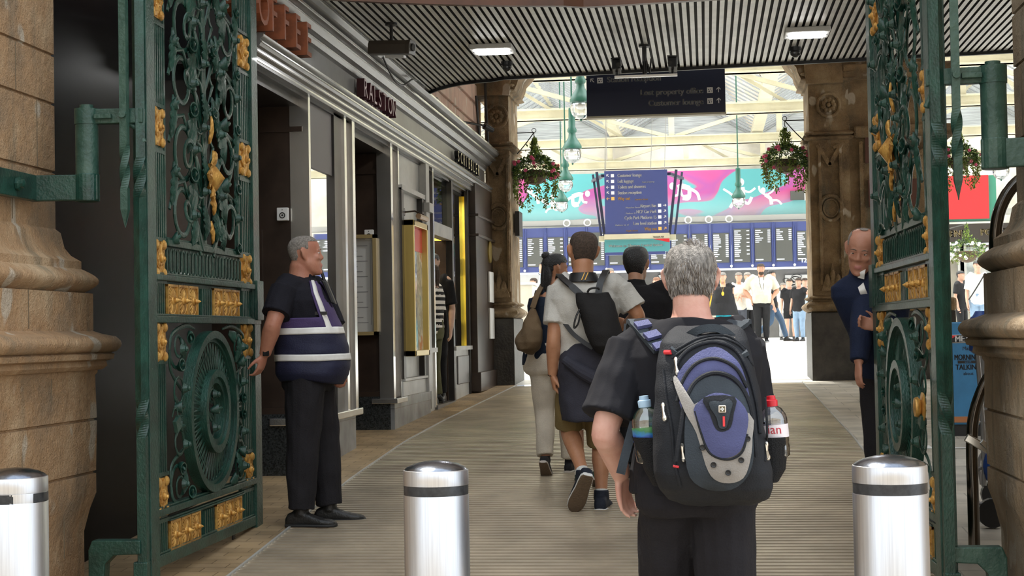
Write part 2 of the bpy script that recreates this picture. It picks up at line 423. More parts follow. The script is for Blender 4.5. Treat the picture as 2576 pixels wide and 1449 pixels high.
# upright joints between the stones of both jambs
M_mort = mat('stone_mortar', (.20, .155, .10), .9)
for s_, xf, nm in ((-1, -3.40, 'trim_16'), (1, 1.52, 'trim_17')):
    b = MB()
    for y, z0, z1, p in ((7.25, .92, 1.18, .151), (7.6, 1.2, 1.42, .151), (7.0, 1.2, 1.42, .151), (7.35, 1.67, 1.86, .146), (7.8, .5, .9, .125), (7.5, 2.22, 2.49, .001), (7.8, 2.51, 2.85, .001), (7.1, 2.51, 2.85, .001), (7.55, 2.87, 3.11, .001), (7.3, 3.13, 3.49, .001), (7.75, 3.51, 3.9, .001)):
        x = xf-s_*p; b.box((min(x, x-s_*.002), y, z0), (max(x, x-s_*.002), y+.006, z1))
    struct(nm, b, M_mort)
b = MB(); y0, y1 = 13.2, 15.6
for (xa, xb, ya, yb_) in ((1.75, 2.9, y0, y0+.05), (1.75, 2.9, y1-.05, y1), (1.75, 1.8, y0, y1), (2.85, 2.9, y0, y1)):
    i = [b.av((xa, ya, gz(ya)+.004)), b.av((xb, ya, gz(ya)+.004)), b.av((xb, yb_, gz(yb_)+.004)), b.av((xa, yb_, gz(yb_)+.004))]; b.af(i)
struct('trim_18', b, M_white)
# ================================================================ shop fronts on the left side
def yb(b, y0, y1, z0, z1, x0, x1): return b.box((x0, y0, z0), (x1, y1, z1))
# masonry behind / above
b = MB(); yb(b, 16.3, 22.6, 4.1, 9, -4.2, -3.16); struct('wall_left_upper', b, M_pinkst)
b = MB()
for z in (4.55, 4.85, 5.15, 5.45, 5.75, 6.05): b.box((-3.16, 16.3, z), (-3.12, 22.0, z+.24))
struct('trim_3', b, M_pinkst, bevel=.008)
b = MB(); yb(b, 10.6, 22.2, 3.4, 4.15, -4.2, -3.1); yb(b, 10.8, 22.2, 0, 3.6, -5.2, -4.6); struct('wall_left', b, M_dark)
# long classical entablature
prof = [(0, 3.48), (.05, 3.48), (.05, 3.53), (.075, 3.545), (.075, 3.575), (.095, 3.585), (.11, 3.61), (.10, 3.63), (.12, 3.645), (.12, 3.665), (.03, 3.68), (0, 3.70), (0, 3.90),
        (.03, 3.915), (.05, 3.94), (.05, 3.96), (.09, 3.975), (.12, 4.01), (.12, 4.03), (.17, 4.045), (.17, 4.07), (.15, 4.085), (.20, 4.10), (.22, 4.13), (.22, 4.16), (0, 4.16)]
b = MB(); R = []
for y in (10.4, 22.1): R.append([(XL+p, y, z) for p, z in prof]+[(XL-.1, y, 4.16), (XL-.1, y, 3.48)])
b.rings(R); e = struct('trim_4', b, M_grey)
# polished fillets of the entablature
b = MB()
for p, z, h in ((.052, 3.50, .012), (.122, 3.648, .014), (.078, 3.55, .010), (.112, 3.605, .010), (.052, 3.945, .010), (.122, 4.015, .012), (.172, 4.05, .016), (.222, 4.135, .018)):
    b.box((XL+p-.004, 10.4, z), (XL+p+.004, 22.1, z+h))
struct('trim_5', b, M_chrome)
# return walls of the recessed doorways (they face the street)
def ret(y, x1, name):
    b = MB(); b.box((-4.6, y, gz(y)), (x1, y+.12, 3.5)); o = struct(name, b, M_brown)
    b = MB(); b.box((-4.6, y-.025, 1.02), (x1, y, 1.07)); b.box((-4.6, y-.02, 3.2), (x1, y, 3.24)); b.box((-4.6, y-.015, 1.35), (x1-.33, y, 2.45)); b.build('panelling', M_brown, o)
    b = MB(); b.box((-4.6, y-.03, gz(y)-.05), (x1+.0, y+.02, 1.02)); b.build('granite_skirting', M_speck, o)
ret(11.98, XL-.02, 'wall_return_1'); ret(15.28, XL-.02, 'wall_return_2')
# bay: unit of stall riser, sill, window, mullions
M_riser = tile_mat('riser_marble', (.25, .26, .27), (.28, .29, .29), (.12, .12, .12), .6, .9, .003, .25, .1, axis='YZ')
def unit(label, cat='shopfront'):
    return thing('shopfront_bay', label, cat, (0, 0, 0))
def rel(o, c):   # move base point without moving the parts
    for k in o.children: k.location = Vector(k.location)-Vector(c)
    o.location = c
u1 = unit('grey shopfront bay with tall mirror-like window behind the steward')
b = MB(); yb(b, 11.98, 13.62, .4, .93, XL-.35, XL); b.build('stall_riser', M_riser, u1)
b = MB(); yb(b, 11.92, 13.66, .93, .99, XL-.3, XL+.06); b.build('sill', M_chrome, u1, bevel=.008)
b = MB(); b.box((XL-.05, 12.03, .99), (XL-.035, 12.95, 2.95)); g = b.build('window_pane', glass_mat('mirror_glass', (.25, .28, .27), .75), u1)
b = MB(); b.box((XL-.06, 12.03, 2.95), (XL-.02, 12.95, 3.48)); b.build('blind_panel', mat('taupe_panel', (.115, .10, .10), .5), u1)
for y0, y1, m, x in ((11.97, 12.03, M_chrome, .03), (12.95, 13.2, M_dark, 0), (13.2, 13.28, M_chrome, .03), (13.28, 13.46, M_brown, 0), (13.46, 13.56, M_chrome, .04)):
    b = MB(); yb(b, y0, y1, .99, 3.48, XL-.12, XL+x); b.build('mullion', m, u1)
rel(u1, (XL, 12.8, gz(12.8)))
# door in first recess: dark double door deep inside, and in second
for i, (y0, y1) in enumerate(((10.6, 11.95), (13.62, 15.25))):
    b = MB(); b.box((-4.62, y0, gz(y0)), (-4.5, y1, 3.5)); d = struct('door_%d' % (i+1), b, M_dark)
    b = MB(); b.box((-4.5, y0+.2, gz(y0)+.15), (-4.47, y1-.2, 2.9)); b.build('door_panel', M_brown, d)
b = MB(); b.box((-4.6, 10.3, 3.46), (-3.05, 22, 3.5)); struct('ceiling_recess', b, M_dark)
# second bay: steel edged pier, pale panelling and gilt framed mirror
u2 = unit('pale grey shopfront bay carrying the gilt framed poster case')
for y0, y1, m, x in ((15.24, 15.34, M_chrome, .02), (15.34, 15.62, M_brown, -.02), (15.62, 15.68, M_chrome, .02)):
    b = MB(); yb(b, y0, y1, 1.0, 3.48, XL-.12, XL+x); b.build('mullion', m, u2)
b = MB(); yb(b, 15.26, 17.3, .5, 1.0, XL-.3, XL+.02); b.build('stall_riser', M_riser, u2)
b = MB(); yb(b, 15.22, 15.75, .95, 1.0, XL-.2, XL+.06); b.build('sill', M_chrome, u2, bevel=.006)
b = MB(); yb(b, 15.68, 17.3, 1.0, 3.48, XL-.14, XL-.02); b.build('backing', M_greyl, u2)
b = MB(); yb(b, 15.68, 17.05, 1.0, 1.15, XL-.02, XL+.03); yb(b, 15.7, 17.0, 1.15, 1.18, XL-.02, XL+.05); b.build('skirting', M_greyl, u2, bevel=.005)
for y0, y1 in ((15.68, 15.8), (16.85, 16.95)):
    b = MB(); yb(b, y0, y1, 1.18, 3.1, XL-.02, XL+.04); b.build('stile', M_dark, u2)
b = MB(); yb(b, 15.68, 17.0, 3.08, 3.13, XL-.02, XL+.05); b.build('rail', M_greyl, u2)
b = MB(); yb(b, 17.0, 17.2, 1.0, 3.48, XL-.02, XL+.06); yb(b, 16.97, 17.23, 2.95, 3.05, XL-.02, XL+.1); b.build('pilaster', M_greyl, u2, bevel=.004)
rel(u2, (XL, 16.3, gz(16.3)))
# gilt poster case
pc = thing('poster_case', 'gilt framed glass poster case on the pale grey panelling', 'poster case', (XL+.02, 16.2, 1.4))
b = MB()
for y0, y1, z0, z1 in ((-.42, -.36, 0, 1.38), (.36, .42, 0, 1.38), (-.42, .42, 0, .06), (-.42, .42, 1.32, 1.38)): b.box((0, y0, z0), (.12, y1, z1))
b.build('frame', mat('brass', (.55, .42, .14), .3, .8), pc, bevel=.006)
b = MB(); b.box((.0, -.36, .06), (.06, .36, 1.32))
def poster_mat():
    m = bpy.data.materials.new('poster_print'); m.use_nodes = True; N = m.node_tree.nodes; L = m.node_tree.links; bs = N['Principled BSDF']; bs.inputs['Roughness'].default_value = .06
    tc = N.new('ShaderNodeTexCoord'); n = N.new('ShaderNodeTexNoise'); n.inputs['Scale'].default_value = 4.5; n.inputs['Detail'].default_value = 3; L.new(tc.outputs['Object'], n.inputs[0])
    cr = N.new('ShaderNodeValToRGB'); cr.color_ramp.interpolation = 'EASE'
    for p, c in ((.3, (.10, .35, .5)), (.42, (.55, .6, .6)), (.5, (.35, .37, .38)), (.58, (.7, .7, .68)), (.68, (.62, .22, .15))):
        e = cr.color_ramp.elements.new(p); e.color = (*c, 1)
    L.new(n.outputs['Fac'], cr.inputs[0]); L.new(cr.outputs[0], bs.inputs['Base Color']); return m
M_poster = poster_mat(); b.build('poster', M_poster, pc)
b = MB(); b.box((.061, -.36, 1.08), (.064, .36, 1.32)); b.build('red_heading', mat('red_card', (.75, .04, .05), .4), pc)
# picture light above the case
pl = thing('picture_light', 'bronze picture light on a short arm above the gilt case', 'lamp', (XL, 15.95, 2.87))
b = MB(); b.cyl((0, 0, 0), (.02, 0, 0), .04, 16); b.tube([(0, 0, 0), (.12, .03, .01), (.2, .08, -.03)], .009, 8); b.build('arm', M_brown, pl)
b = MB(); b.cyl((.2, -.22, -.06), (.2, .25, -.06), .028, 12); b.build('lamp_tube', mat('bronze', (.3, .2, .12), .35, .7), pl)
# card shop bay: window, doorway, yellow window
u3 = unit('card shop front with open doorway and yellow display window')
b = MB(); yb(b, 17.3, 17.7, .6, 1.42, XL-.2, XL); b.build('stall_riser', M_greyl, u3); b = MB(); yb(b, 19.1, 20.4, .7, 1.42, XL-.2, XL); b.build('stall_riser', M_greyl, u3)
b = MB(); yb(b, 19.3, 20.2, 1.0, 1.35, XL, XL+.02); b.build('riser_panel', M_grey, u3, bevel=.008)
b = MB(); yb(b, 17.25, 17.7, 1.42, 1.47, XL-.2, XL+.04); b.build('sill', M_greyl, u3); b = MB(); yb(b, 19.05, 20.4, 1.42, 1.47, XL-.2, XL+.04); b.build('sill', M_greyl, u3)
for y0, y1 in ((17.3, 17.36), (17.64, 17.72), (18.98, 19.1), (20.28, 20.4)):
    b = MB(); yb(b, y0, y1, .8, 3.48, XL-(.1 if y0 < 20 else .02), XL+.02); b.build('mullion', M_dark if y0 != 17.64 else M_chrome, u3)
b = MB(); yb(b, 17.72, 18.98, 2.75, 2.9, XL-.1, XL+.02); b.build('transom', M_greyl, u3)
b = MB(); yb(b, 17.72, 18.98, .55, .82, XL-.3, XL+.03); b.build('door_step', M_grey, u3)
b = MB(); yb(b, 17.36, 17.64, 1.47, 3.42, XL-.05, XL-.04); b.build('window_pane', M_glass, u3)
b = MB(); yb(b, 19.1, 20.28, 1.47, 3.42, XL-.05, XL-.04); b.build('window_pane', M_glass, u3)
b = MB(); yb(b, 17.72, 18.98, 2.9, 3.45, XL-.05, XL-.04); b.build('fanlight', M_glass, u3)
b = MB(); b.box((XL-1.1, 18.92, .8), (XL-.05, 18.98, 2.75)); dd = b.build('open_door', M_brown, u3)
b = MB(); b.cyl((XL-.12, 18.9, 1.3), (XL-.12, 18.9, 2.1), .016, 10); b.build('door_handle', mat('bronze2', (.5, .25, .08), .3, .8), dd)
rel(u3, (XL, 18.8, gz(18.8)))
b = MB(); b.box((-4.4, 17.2, .8), (-4.3, 21, 3.5)); b.box((-4.4, 20.32, .8), (-3.07, 20.44, 3.4))
M_yel = mat('yellow_display', (.85, .66, .06), .5, col2=(.7, .5, .05), vscale=2)
struct('wall_shop_back', b, M_yel)
b = MB(); b.box((-4.3, 17.3, .78), (-3.1, 20.4, .82)); struct('floor_shop', b, M_brown)
area('shop_lamp', (-3.7, 19.2, 3.34), (0, 0, -1), 1.0, 2.4, 70, (1, .93, .75))
# red sale posters on glass, and goods
def tagb(b, name, m, label, cat, group=None, **k): return tag(b.build(name, m, **k), label, cat, group)
b = MB(); b.box((XL-.075, 17.8, 2.95), (XL-.06, 18.5, 3.3)); tagb(b, 'poster', MATS['red_card'], 'red poster in the fanlight over the card shop door', 'poster')
b = MB(); b.box((XL-.075, 17.37, 2.6), (XL-.06, 17.62, 3.3)); tagb(b, 'poster', MATS['red_card'], 'narrow red poster in the slim pane left of the card shop door', 'poster')
random.seed(3)
toyc = [((.85, .8, .7), 'cream'), ((.85, .35, .05), 'orange'), ((.8, .05, .12), 'red'), ((.2, .5, .2), 'green'), ((.9, .9, .85), 'white'), ((.45, .5, .3), 'olive'), ((.75, .35, .5), 'pink')]
for i, (c, nm) in enumerate(toyc):
    z = 3.0-.21*i; b = MB(); yy = 19.85+.25*random.random(); x = XL-.10
    b.ell((x, yy, z), (.05, .06, .06)); b.ell((x+.01, yy, z+.08), (.04, .045, .04)); b.ell((x, yy-.04, z+.115), (.015, .015, .022), 8, 6); b.ell((x, yy+.04, z+.115), (.015, .015, .022), 8, 6)
    b.cyl((x, yy, z+.1), (x, yy, z+.14), .004, 6)
    tagb(b, 'hanging_toy', mat('toy_'+nm, c, .9), '%s soft toy hanging in the yellow shop window' % nm, 'toy', smooth=1)
for i in range(6):
    z = 1.6+.27*i; b = MB(); b.box((XL-.17, 20.28, z), (XL-.06-.02*(i % 3), 20.31, z+.2)); cc = [(.8, .55, .5), (.6, .2, .4), (.85, .8, .7), (.7, .3, .3), (.3, .3, .5), (.8, .7, .3)][i]
    tagb(b, 'greeting_card', mat('card%d' % i, cc, .5), '%s greeting card in the yellow shop window' % ['salmon', 'magenta', 'cream', 'brick red', 'slate blue', 'mustard'][i], 'card')
# end pilaster with capital bands and paper notices
ep = thing('wall_pilaster', 'dark brown pilaster with banded capital beside the stone pier', 'pilaster', (XL, 21.2, gz(21)))
b = MB(); b.box((-.5, -.75, 0), (.10, .85, 3.0-.2)); b.build('shaft', M_brown, ep, bevel=.01)
for z in (0, 2.02, 2.28): b = MB(); b.box((-.5, -.78, z), (.14, .88, z+(.25 if z == 0 else .035))); b.build('band', M_brown, ep, bevel=.006)
for k, z in enumerate((2.05, 1.55)):
    b = MB(); b.box((XL+.105, 21.5, z), (XL+.125, 21.95, z+.42)); tagb(b, 'notice_plate', M_white, ['upper', 'lower'][k]+' white notice plate at the end of the brown pilaster', 'notice')
b = MB(); b.cyl((XL+.1, 21.7, 2.75), (XL+.12, 21.7, 2.75), .16, 20); tagb(b, 'round_plaque', MATS['brass'], 'round brass plaque above the white notices', 'plaque')
# call points
for k, (x, y, z) in enumerate(((-3.22, 11.95, 2.56), (-3.25, 15.25, 2.60))):
    t = thing('alarm_box', ['white alarm box on dark wall above the steward', 'white alarm box beside the framed menu'][k], 'alarm', (x, y, z))
    b = MB(); b.box((-.045, -.04, -.05), (.045, 0, .05)); b.build('housing', M_white, t, bevel=.006)
    b = MB(); b.tube([(.02*math.cos(a), -.043, .02*math.sin(a)-.01) for a in [i*PI/8 for i in range(16)]], .004, 6, loop=True); b.ell((0, -.042, -.01), (.008, .004, .008), 8, 6); b.ell((0, -.042, .032), (.004, .003, .004), 8, 6); b.build('dial', M_black, t, smooth=1)
# framed menu on second return wall
mc = thing('menu_case', 'wooden framed menu case on the recessed dark wall', 'menu case', (-3.37, 15.25, 1.62))
b = MB()
for x0, x1, z0, z1 in ((-.2, -.165, 0, .98), (.165, .2, 0, .98), (-.2, .2, 0, .035), (-.2, .2, .945, .98)): b.box((x0, -.09, z0), (x1, 0, z1))
b.build('frame', mat('oak_gilt', (.36, .27, .12), .4), mc)
b = MB(); b.box((-.165, -.02, .035), (.165, -.01, .945)); b.build('menu_sheet', mat('paper', (.62, .62, .60), .6), mc)
b = MB()
for i in range(16): b.box((-.12, -.022, .12+.05*i), (.1-.05*(i % 3), -.0205, .128+.05*i))
b.box((-.13, -.022, .1), (-.125, -.0205, .9)); b.box((.125, -.022, .1), (.13, -.0205, .9)); b.build('printing', mat('grey_ink', (.3, .3, .3), .6), mc)

# ---------------- fascia lettering
def letters(txt, y0, z0, size, pitch, front, side, depth, label, nm='fascia_letter', xs=1., names=None):
    for i, ch in enumerate(txt):
        if ch == ' ': continue
        vs, fs = text_geo(ch, size, depth/2, 'LEFT', 0, xs); b = MB()
        b.add([(v[2]+depth/2+.02, v[0], v[1]) for v in vs], fs)
        for k, f in enumerate(fs):
            n = (Vector(b.v[f[1]])-Vector(b.v[f[0]])).cross(Vector(b.v[f[2]])-Vector(b.v[f[1]]))
            if abs(n.x) < .5*n.length: b.m[k] = 1
        o = b.build(nm, [front, side]); o.location = (XL, y0+pitch*i, z0)
        tag(o, label % ((['first', 'second', 'third', 'fourth', 'fifth', 'sixth', 'seventh', 'eighth', 'ninth'][i],)), 'letter', None)
letters('COFFEE', 9.85, 3.70, .36, .315, M_rust, M_rust, .14, '%s big rust coloured letter of the coffee sign', xs=.95)
M_pinkl = mat('pink_letter', (.38, .30, .30), .45); M_plum = mat('plum_side', (.07, .015, .022), .5); M_creml = mat('cream_letter', (.85, .78, .48), .4)
letters('RALSTON', 13.75, 3.735, .235, .215, M_pinkl, M_plum, .07, '%s raised pink faced letter of the upper bar sign', xs=1.1)
letters('BAR & BISTRO', 14.0, 3.685, .055, .085, M_pinkl, M_black, .02, 'small lettering below the raised pink letters, %s part', nm='small_letter') if False else None
b = MB(); text(b, 'WHISKY BAR', .075, (XL+.03, 14.0, 3.69), (0, 1, 0), (0, 0, 1), .01, xs=1.6); o = tagb(b, 'small_lettering', M_pinkl, 'row of tiny letters below the raised pink letters', 'lettering')
letters('SCRIBBLER', 19.25, 3.74, .2, .215, M_creml, M_black, .05, '%s cream letter of the card shop sign', xs=1.0)
# string of dead fairy lights along the cornice
P = []
for i in range(0, 58):
    y = 11.6+i*.185; P.append((XL+.16+.015*math.sin(i*1.7), y, 4.2+.012*math.cos(i*2.3)))
b = MB(); b.tube(spline(P, 2), .007, 5); fl = b.build('wire', M_black)
fl.name = 'fairy_light_string'; tag(fl, 'string of clear fairy lights lying along the shop cornice', 'fairy lights')
b = MB()
for p in P: b.ell((p[0]+.01, p[1], p[2]-.02), (.013, .05, .014), 7, 5)
b.build('light_bulbs', mat('clear_plastic', (.55, .55, .5), .2), fl, smooth=1)['kind'] = 'stuff'
b = MB(); b.tube(spline([(XL+.2, 13.9, 4.18), (XL+.24, 14.3, 3.98), (XL+.26, 14.7, 3.97), (XL+.25, 15.3, 4.12), (XL+.3, 15.6, 4.10)], 6), .009, 6); tagb(b, 'loose_cable', M_black, 'slack black cable drooping off the cornice', 'cable')
b = MB(); P = spline([(-3.08, 21.6, 4.9), (-3.05, 21.7, 4.3), (-2.98, 21.75, 4.12), (-2.95, 21.8, 4.05), (-2.97, 21.85, 4.5), (-3.0, 21.9, 5.3)], 6); b.tube(P, .018, 7); tagb(b, 'wall_cable', M_black, 'black cable hanging beside the stone pier above the cornice', 'cable')
# little floodlight over the card shop sign
t = thing('flood_light', 'small black floodlight on an arm above the card shop sign', 'lamp', (XL+.1, 20.3, 4.3))
b = MB(); b.tube([(-.2, -.5, .03), (.2, 0, 0)], .014, 8); b.build('arm', M_black, t); b = MB(); b.cyl((.16, -.03, 0), (.26, .06, -.05), .045, 16, .03); b.build('lamp_head', M_black, t)
# ================================================================ soffit over the passage
ZC = 4.17
def fy(x):   # front edge
    t = (x+2.97)/2.8
    return 11.6+.82*math.sin(min(max(t, 0), 1)*PI/2)**.8 if x < -.9 else 12.42-.09*(x+.9)**1*.9
def by(x):   # far edge
    if x < -2.0: t = (-2.0-x)/1.05; return 15.75+1.1*min(t, 1.2)**2.4
    return 15.6-.09*(x+1.5)
b = MB(); x = -3.2; wv = .060
while x < 4.6:
    for xa, xb, z, mi in ((x, x+.036, ZC, 0), (x+.036, x+wv, ZC+.03, 1)):
        b.mi = mi; b.af([b.av((xa, fy(xa), z)), b.av((xb, fy(xb), z)), b.av((xb, by(xb), z)), b.av((xa, by(xa), z))])
    for xa, mi in ((x+.036, 1), (x+wv, 1)):
        b.mi = 1; b.af([b.av((xa, fy(xa), ZC)), b.av((xa, fy(xa), ZC+.03)), b.av((xa, by(xa), ZC+.03)), b.av((xa, by(xa), ZC))])
    x += wv
M_slot = mat('soffit_slot', (.035, .033, .03), .7)
struct('ceiling', b, [M_panel, M_slot])
b = MB(); xs_ = [-3.3+.15*i for i in range(54)]
b.rings([[(x, by(x), ZC-.03), (x, by(x)+.04, ZC-.03), (x, by(x)+.04, ZC+.6), (x, by(x), ZC+.6)] for x in xs_]); struct('trim_6', b, M_black)
b = MB(); b.rings([[(x, fy(x)-.06, ZC-.015), (x, fy(x), ZC-.015), (x, fy(x), ZC+1.2), (x, fy(x)-.06, ZC+1.2)] for x in xs_]); struct('wall_canopy_fascia', b, M_copper)
# the building over the passage and round the entrance
M_bld = mat('upper_building', (.35, .26, .18), .8, var=.15, vscale=1)
b = MB(); b.box((-12, 12.6, 6.3), (14, 22.0, 20)); struct('wall_building_above', b, M_bld)
b = MB(); b.box((4.6, 6, 0), (6, 12, 12)); struct('wall_right_far', b, M_stone2)
# ceiling lights
M_lamp = mat('lamp_diffuser', (.9, .9, .9), .5, emit=(1, 1, .98), estr=60)
for k, (x, y) in enumerate(((-1.84, 13.98), (.91, 13.79))):
    t = thing('ceiling_light', ['rectangular ceiling light on the left half of the ribbed soffit', 'rectangular ceiling light on the right half of the ribbed soffit'][k], 'ceiling light', (x, y, ZC))
    b = MB(); b.box((-.19, -.17, -.045), (.19, .17, 0)); b.build('housing', mat('lamp_housing', (.7, .7, .68), .4), t, bevel=.01)
    b = MB(); b.box((-.14, -.13, -.052), (.14, .13, -.044)); b.build('diffuser', M_lamp, t)
    b = MB()
    for sx in (-1, 1): b.cyl((sx*.165, 0, -.05), (sx*.165, 0, -.04), .008, 8)
    b.build('screws', M_black, t)
# dome cameras
for k, (px, py) in enumerate(((1275, 163), (2000, 127))):
    p = CAM+ray(px, py-8)*((ZC-1.6)/ray(px, py-8).z)
    t = thing('dome_camera', ['dark dome camera on the soffit near the left light', 'dark dome camera on the soffit below the right light'][k], 'security camera', (p.x, p.y, ZC))
    b = MB(); b.cyl((0, 0, 0), (0, 0, -.035), .055, 20); b.build('base', M_black, t); b = MB(); b.ell((0, 0, -.05), (.045, .045, .045), 16, 10); b.ell((.03, -.03, -.07), (.016, .016, .014), 8, 6); b.build('dome', mat('smoked', (.03, .03, .03), .1), t, smooth=1)
# big box camera on drop rod, left
t = thing('security_camera', 'long dark box camera hanging from a rod above the shopfront', 'security camera', at_y(985, 120, 12.75))
b = MB(); b.cyl((0, 0, .06), (0, 0, ZC-t.location.z), .014, 10); b.cyl((0, 0, ZC-t.location.z-.02), (0, 0, ZC-t.location.z), .05, 16); b.build('rod', M_black, t)
b = MB(); x, y, d = frame((.93, -.25, -.07)); pr = [(-.055, -.055), (.055, -.055), (.06, .02), (.045, .055), (-.045, .055), (-.06, .02)]
b.rings([[Vector(d)*s+x*p[0]*q+y*p[1]*q+Vector((0, 0, .0)) for p in pr] for s, q in ((-.19, 1), (.15, 1), (.19, 1.1))]); b.build('housing', mat('cam_bronze', (.055, .045, .035), .4), t, bevel=.004)
b = MB(); b.cyl(Vector(d)*.185, Vector(d)*.2, .032, 14); b.build('lens', MATS['smoked'], t)
b = MB(); b.bar(Vector(d)*-.05-Vector((0, 0, .075)), Vector(d)*.12-Vector((0, 0, .075)), .05, .02); b.build('bracket', M_greyl, t)
# twin cameras on one post with cross bar, centre
t = thing('twin_camera_mount', 'black post with two box cameras on a bar in front of the navy sign', 'security camera', at_y(1622, 190, 14.2))
zt = ZC-t.location.z
b = MB(); b.cyl((0, 0, -.01), (0, 0, zt), .02, 10); b.cyl((0, 0, zt-.02), (0, 0, zt), .05, 16); b.tube([(.03, 0, .1), (.045, .0, .02), (.06, 0, .15)], .008, 6); b.build('post', M_black, t)
b = MB(); b.box((-.27, -.02, -.015), (.29, .02, .005)); b.build('cross_bar', mat('alu', (.6, .6, .6), .3, .8), t)
for sx, mm in ((-1, M_black), (1, M_black)):
    c = MB(); cx = sx*.25; c.obox((cx, 0, .085), (.038, .012*sx, 0), (-.0, .1, -.012), (0, .006, .042)); q = c.build('camera_box', mm, t, bevel=.006)
    c = MB(); c.obox((cx, 0, .133), (.045, .014*sx, 0), (0, .13, -.012), (0, 0, .005)); c.build('hood', M_black, q)
    c = MB(); c.cyl((cx-.02*sx, -.1, .085), (cx-.02*sx, -.12, .085), .022, 12); c.build('lens', MATS['smoked'], q); c = MB(); c.cyl((cx, 0, 0), (cx, 0, .05), .012, 8); c.build('pivot', M_black, q)
# ---------------- hanging navy sign
t = thing('hanging_sign', 'navy sign reading Station reception, Lost property office and Customer lounge', 'sign', (-.48, 16.8, 3.9))
b = MB(); b.box((-.73, 0, 0), (.73, .12, .47)); b.build('panel', M_navy, t)
b = MB(); b.box((-.735, -.005, -.02), (.735, .125, 0)); b.build('bottom_edge', M_cream, t)
b = MB()
for x in (-.6, .6): b = MB(); b.cyl((x, .06, .47), (x, .06, 2.4), .012, 8); b.build('hanger', M_black, t)
def arrow(b, o, x, y, s, ang):
    o, x, y = Vector(o), Vector(x), Vector(y); c, sn = math.cos(ang), math.sin(ang); X = x*c+y*sn; Y = -x*sn+y*c; n = x.cross(y)*.002
    th = s*.11
    b.obox(o, Y*th*.55, X*s*.42, n)
    for sg in (-1, 1):
        tip = o+X*s*.46; e = o+X*s*.08+Y*s*.36*sg; m = (tip+e)/2; dd = (e-tip); b.obox(m, dd*.5, dd.normalized().cross(x.cross(y).normalized())*th*.55, n)
def picto(b, o, x, y, s): b.obox(Vector(o), Vector(x)*s*.5, Vector(y)*s*.5, Vector(x).cross(Vector(y))*.0015)
X_, Z_ = Vector((1, 0, 0)), Vector((0, 0, 1))
xs2 = .94
for tx_, o_, al_ in (('Station reception', (-.51, -.002, .355), 'LEFT'), ('Lost property office', (.50, -.002, .205), 'RIGHT'), ('Customer lounge', (.50, -.002, .09), 'RIGHT')):
    b = MB(); text(b, tx_, .087, o_, X_, Z_, .001, al_, xs=xs2, bold=.002); b.build('lettering', M_signtx, t)
b = MB(); arrow(b, (-.665, -.002, .38), X_, Z_, .06, PI*.75); arrow(b, (.66, -.002, .235), X_, Z_, .06, PI/2); arrow(b, (.66, -.002, .12), X_, Z_, .06, PI/2)
for o in ((-.585, -.002, .38), (.57, -.002, .235), (.57, -.002, .12)): picto(b, o, X_, Z_, .06)
b.build('arrows_and_pictograms', M_signtx, t)['kind'] = 'stuff'
b = MB()
for ox, oz in ((-.585, .38), (.57, .235), (.57, .12)):
    for dx, dz, q in ((-.012, .008, .008), (.01, .01, .007), (-.008, -.012, .01), (.014, -.01, .006)): picto(b, (ox+dx, -.004, oz+dz), X_, Z_, q*1.4)
b.build('pictogram_marks', M_navy, t)

# ================================================================ stone arch screen at the concourse
YA = 22.0
def archpier(name, x0, x1, xin, side, label):
    z0 = gz(YA)
    b = MB(); b.box((x0, YA, z0-.1), (x1, YA+1.15, z0+.93)); pl = struct(name, b, M_plinth, bevel=.012)
    b = MB(); b.box((x0+.03, YA+.04, z0+.9), (x1-.03, YA+1.1, 7)); sh = b.build('shaft', M_arch, pl)
    def ringm(z, h, p, m=M_arch, nm='moulding'):
        b = MB(); R = []
        for t_ in range(7):
            a = t_/6*PI; q = p*math.sin(a)+.0; zz = z+h*(t_/6)
            R.append([(x0+.03-q, YA+.04-q, zz), (x1-.03+q, YA+.04-q, zz), (x1-.03+q, YA+1.1+q, zz), (x0+.03-q, YA+1.1+q, zz)])
        b.rings(R); b.build(nm, m, pl, smooth=60)
    ringm(z0+.93, .16, .09, nm='torus'); ringm(z0+1.1, .06, .05, nm='fillet')
    for z in (4.18, 4.24, 4.98, 5.06): ringm(z, .07, .06 if z < 4.9 else .10)
    return pl
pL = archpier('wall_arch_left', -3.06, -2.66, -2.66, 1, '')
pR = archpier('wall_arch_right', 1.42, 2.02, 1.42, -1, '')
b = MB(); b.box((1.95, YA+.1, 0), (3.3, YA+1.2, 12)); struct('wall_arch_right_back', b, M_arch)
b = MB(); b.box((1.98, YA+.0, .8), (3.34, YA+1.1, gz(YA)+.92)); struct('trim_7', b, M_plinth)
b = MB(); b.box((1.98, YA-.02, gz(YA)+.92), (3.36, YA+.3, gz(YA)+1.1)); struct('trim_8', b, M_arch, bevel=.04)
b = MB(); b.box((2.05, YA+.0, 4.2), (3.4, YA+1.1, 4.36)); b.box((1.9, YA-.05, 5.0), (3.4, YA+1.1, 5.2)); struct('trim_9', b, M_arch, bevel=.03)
# arch ring over the opening
b = MB(); R = []; xa, xb, zs = -2.66, 1.42, 4.95; cx = (xa+xb)/2; hw = (xb-xa)/2
for side in (0,):
    pts = []
    for i in range(25):
        a = PI*i/24; pts.append((cx-hw*math.cos(a), zs+hw*.75*math.sin(a)**.8))
for y0, y1, off in ((YA+.02, YA+1.1, 0), (YA-.06, YA+.1, .0)):
    RR = []
    for (px_, pz_) in pts:
        d = Vector((px_-cx, 0, (pz_-zs)+.02)).normalized(); i_ = Vector((px_, 0, pz_)); o_ = i_+d*.5
        RR.append([(i_.x, y0, i_.z), (i_.x, y1, i_.z), (o_.x, y1, o_.z), (o_.x, y0, o_.z)])
    b.rings(RR)
b.box((-4, YA+.2, 6.9), (2.2, YA+1.0, 12))
struct('wall_arch_ring', b, M_arch, smooth=30)
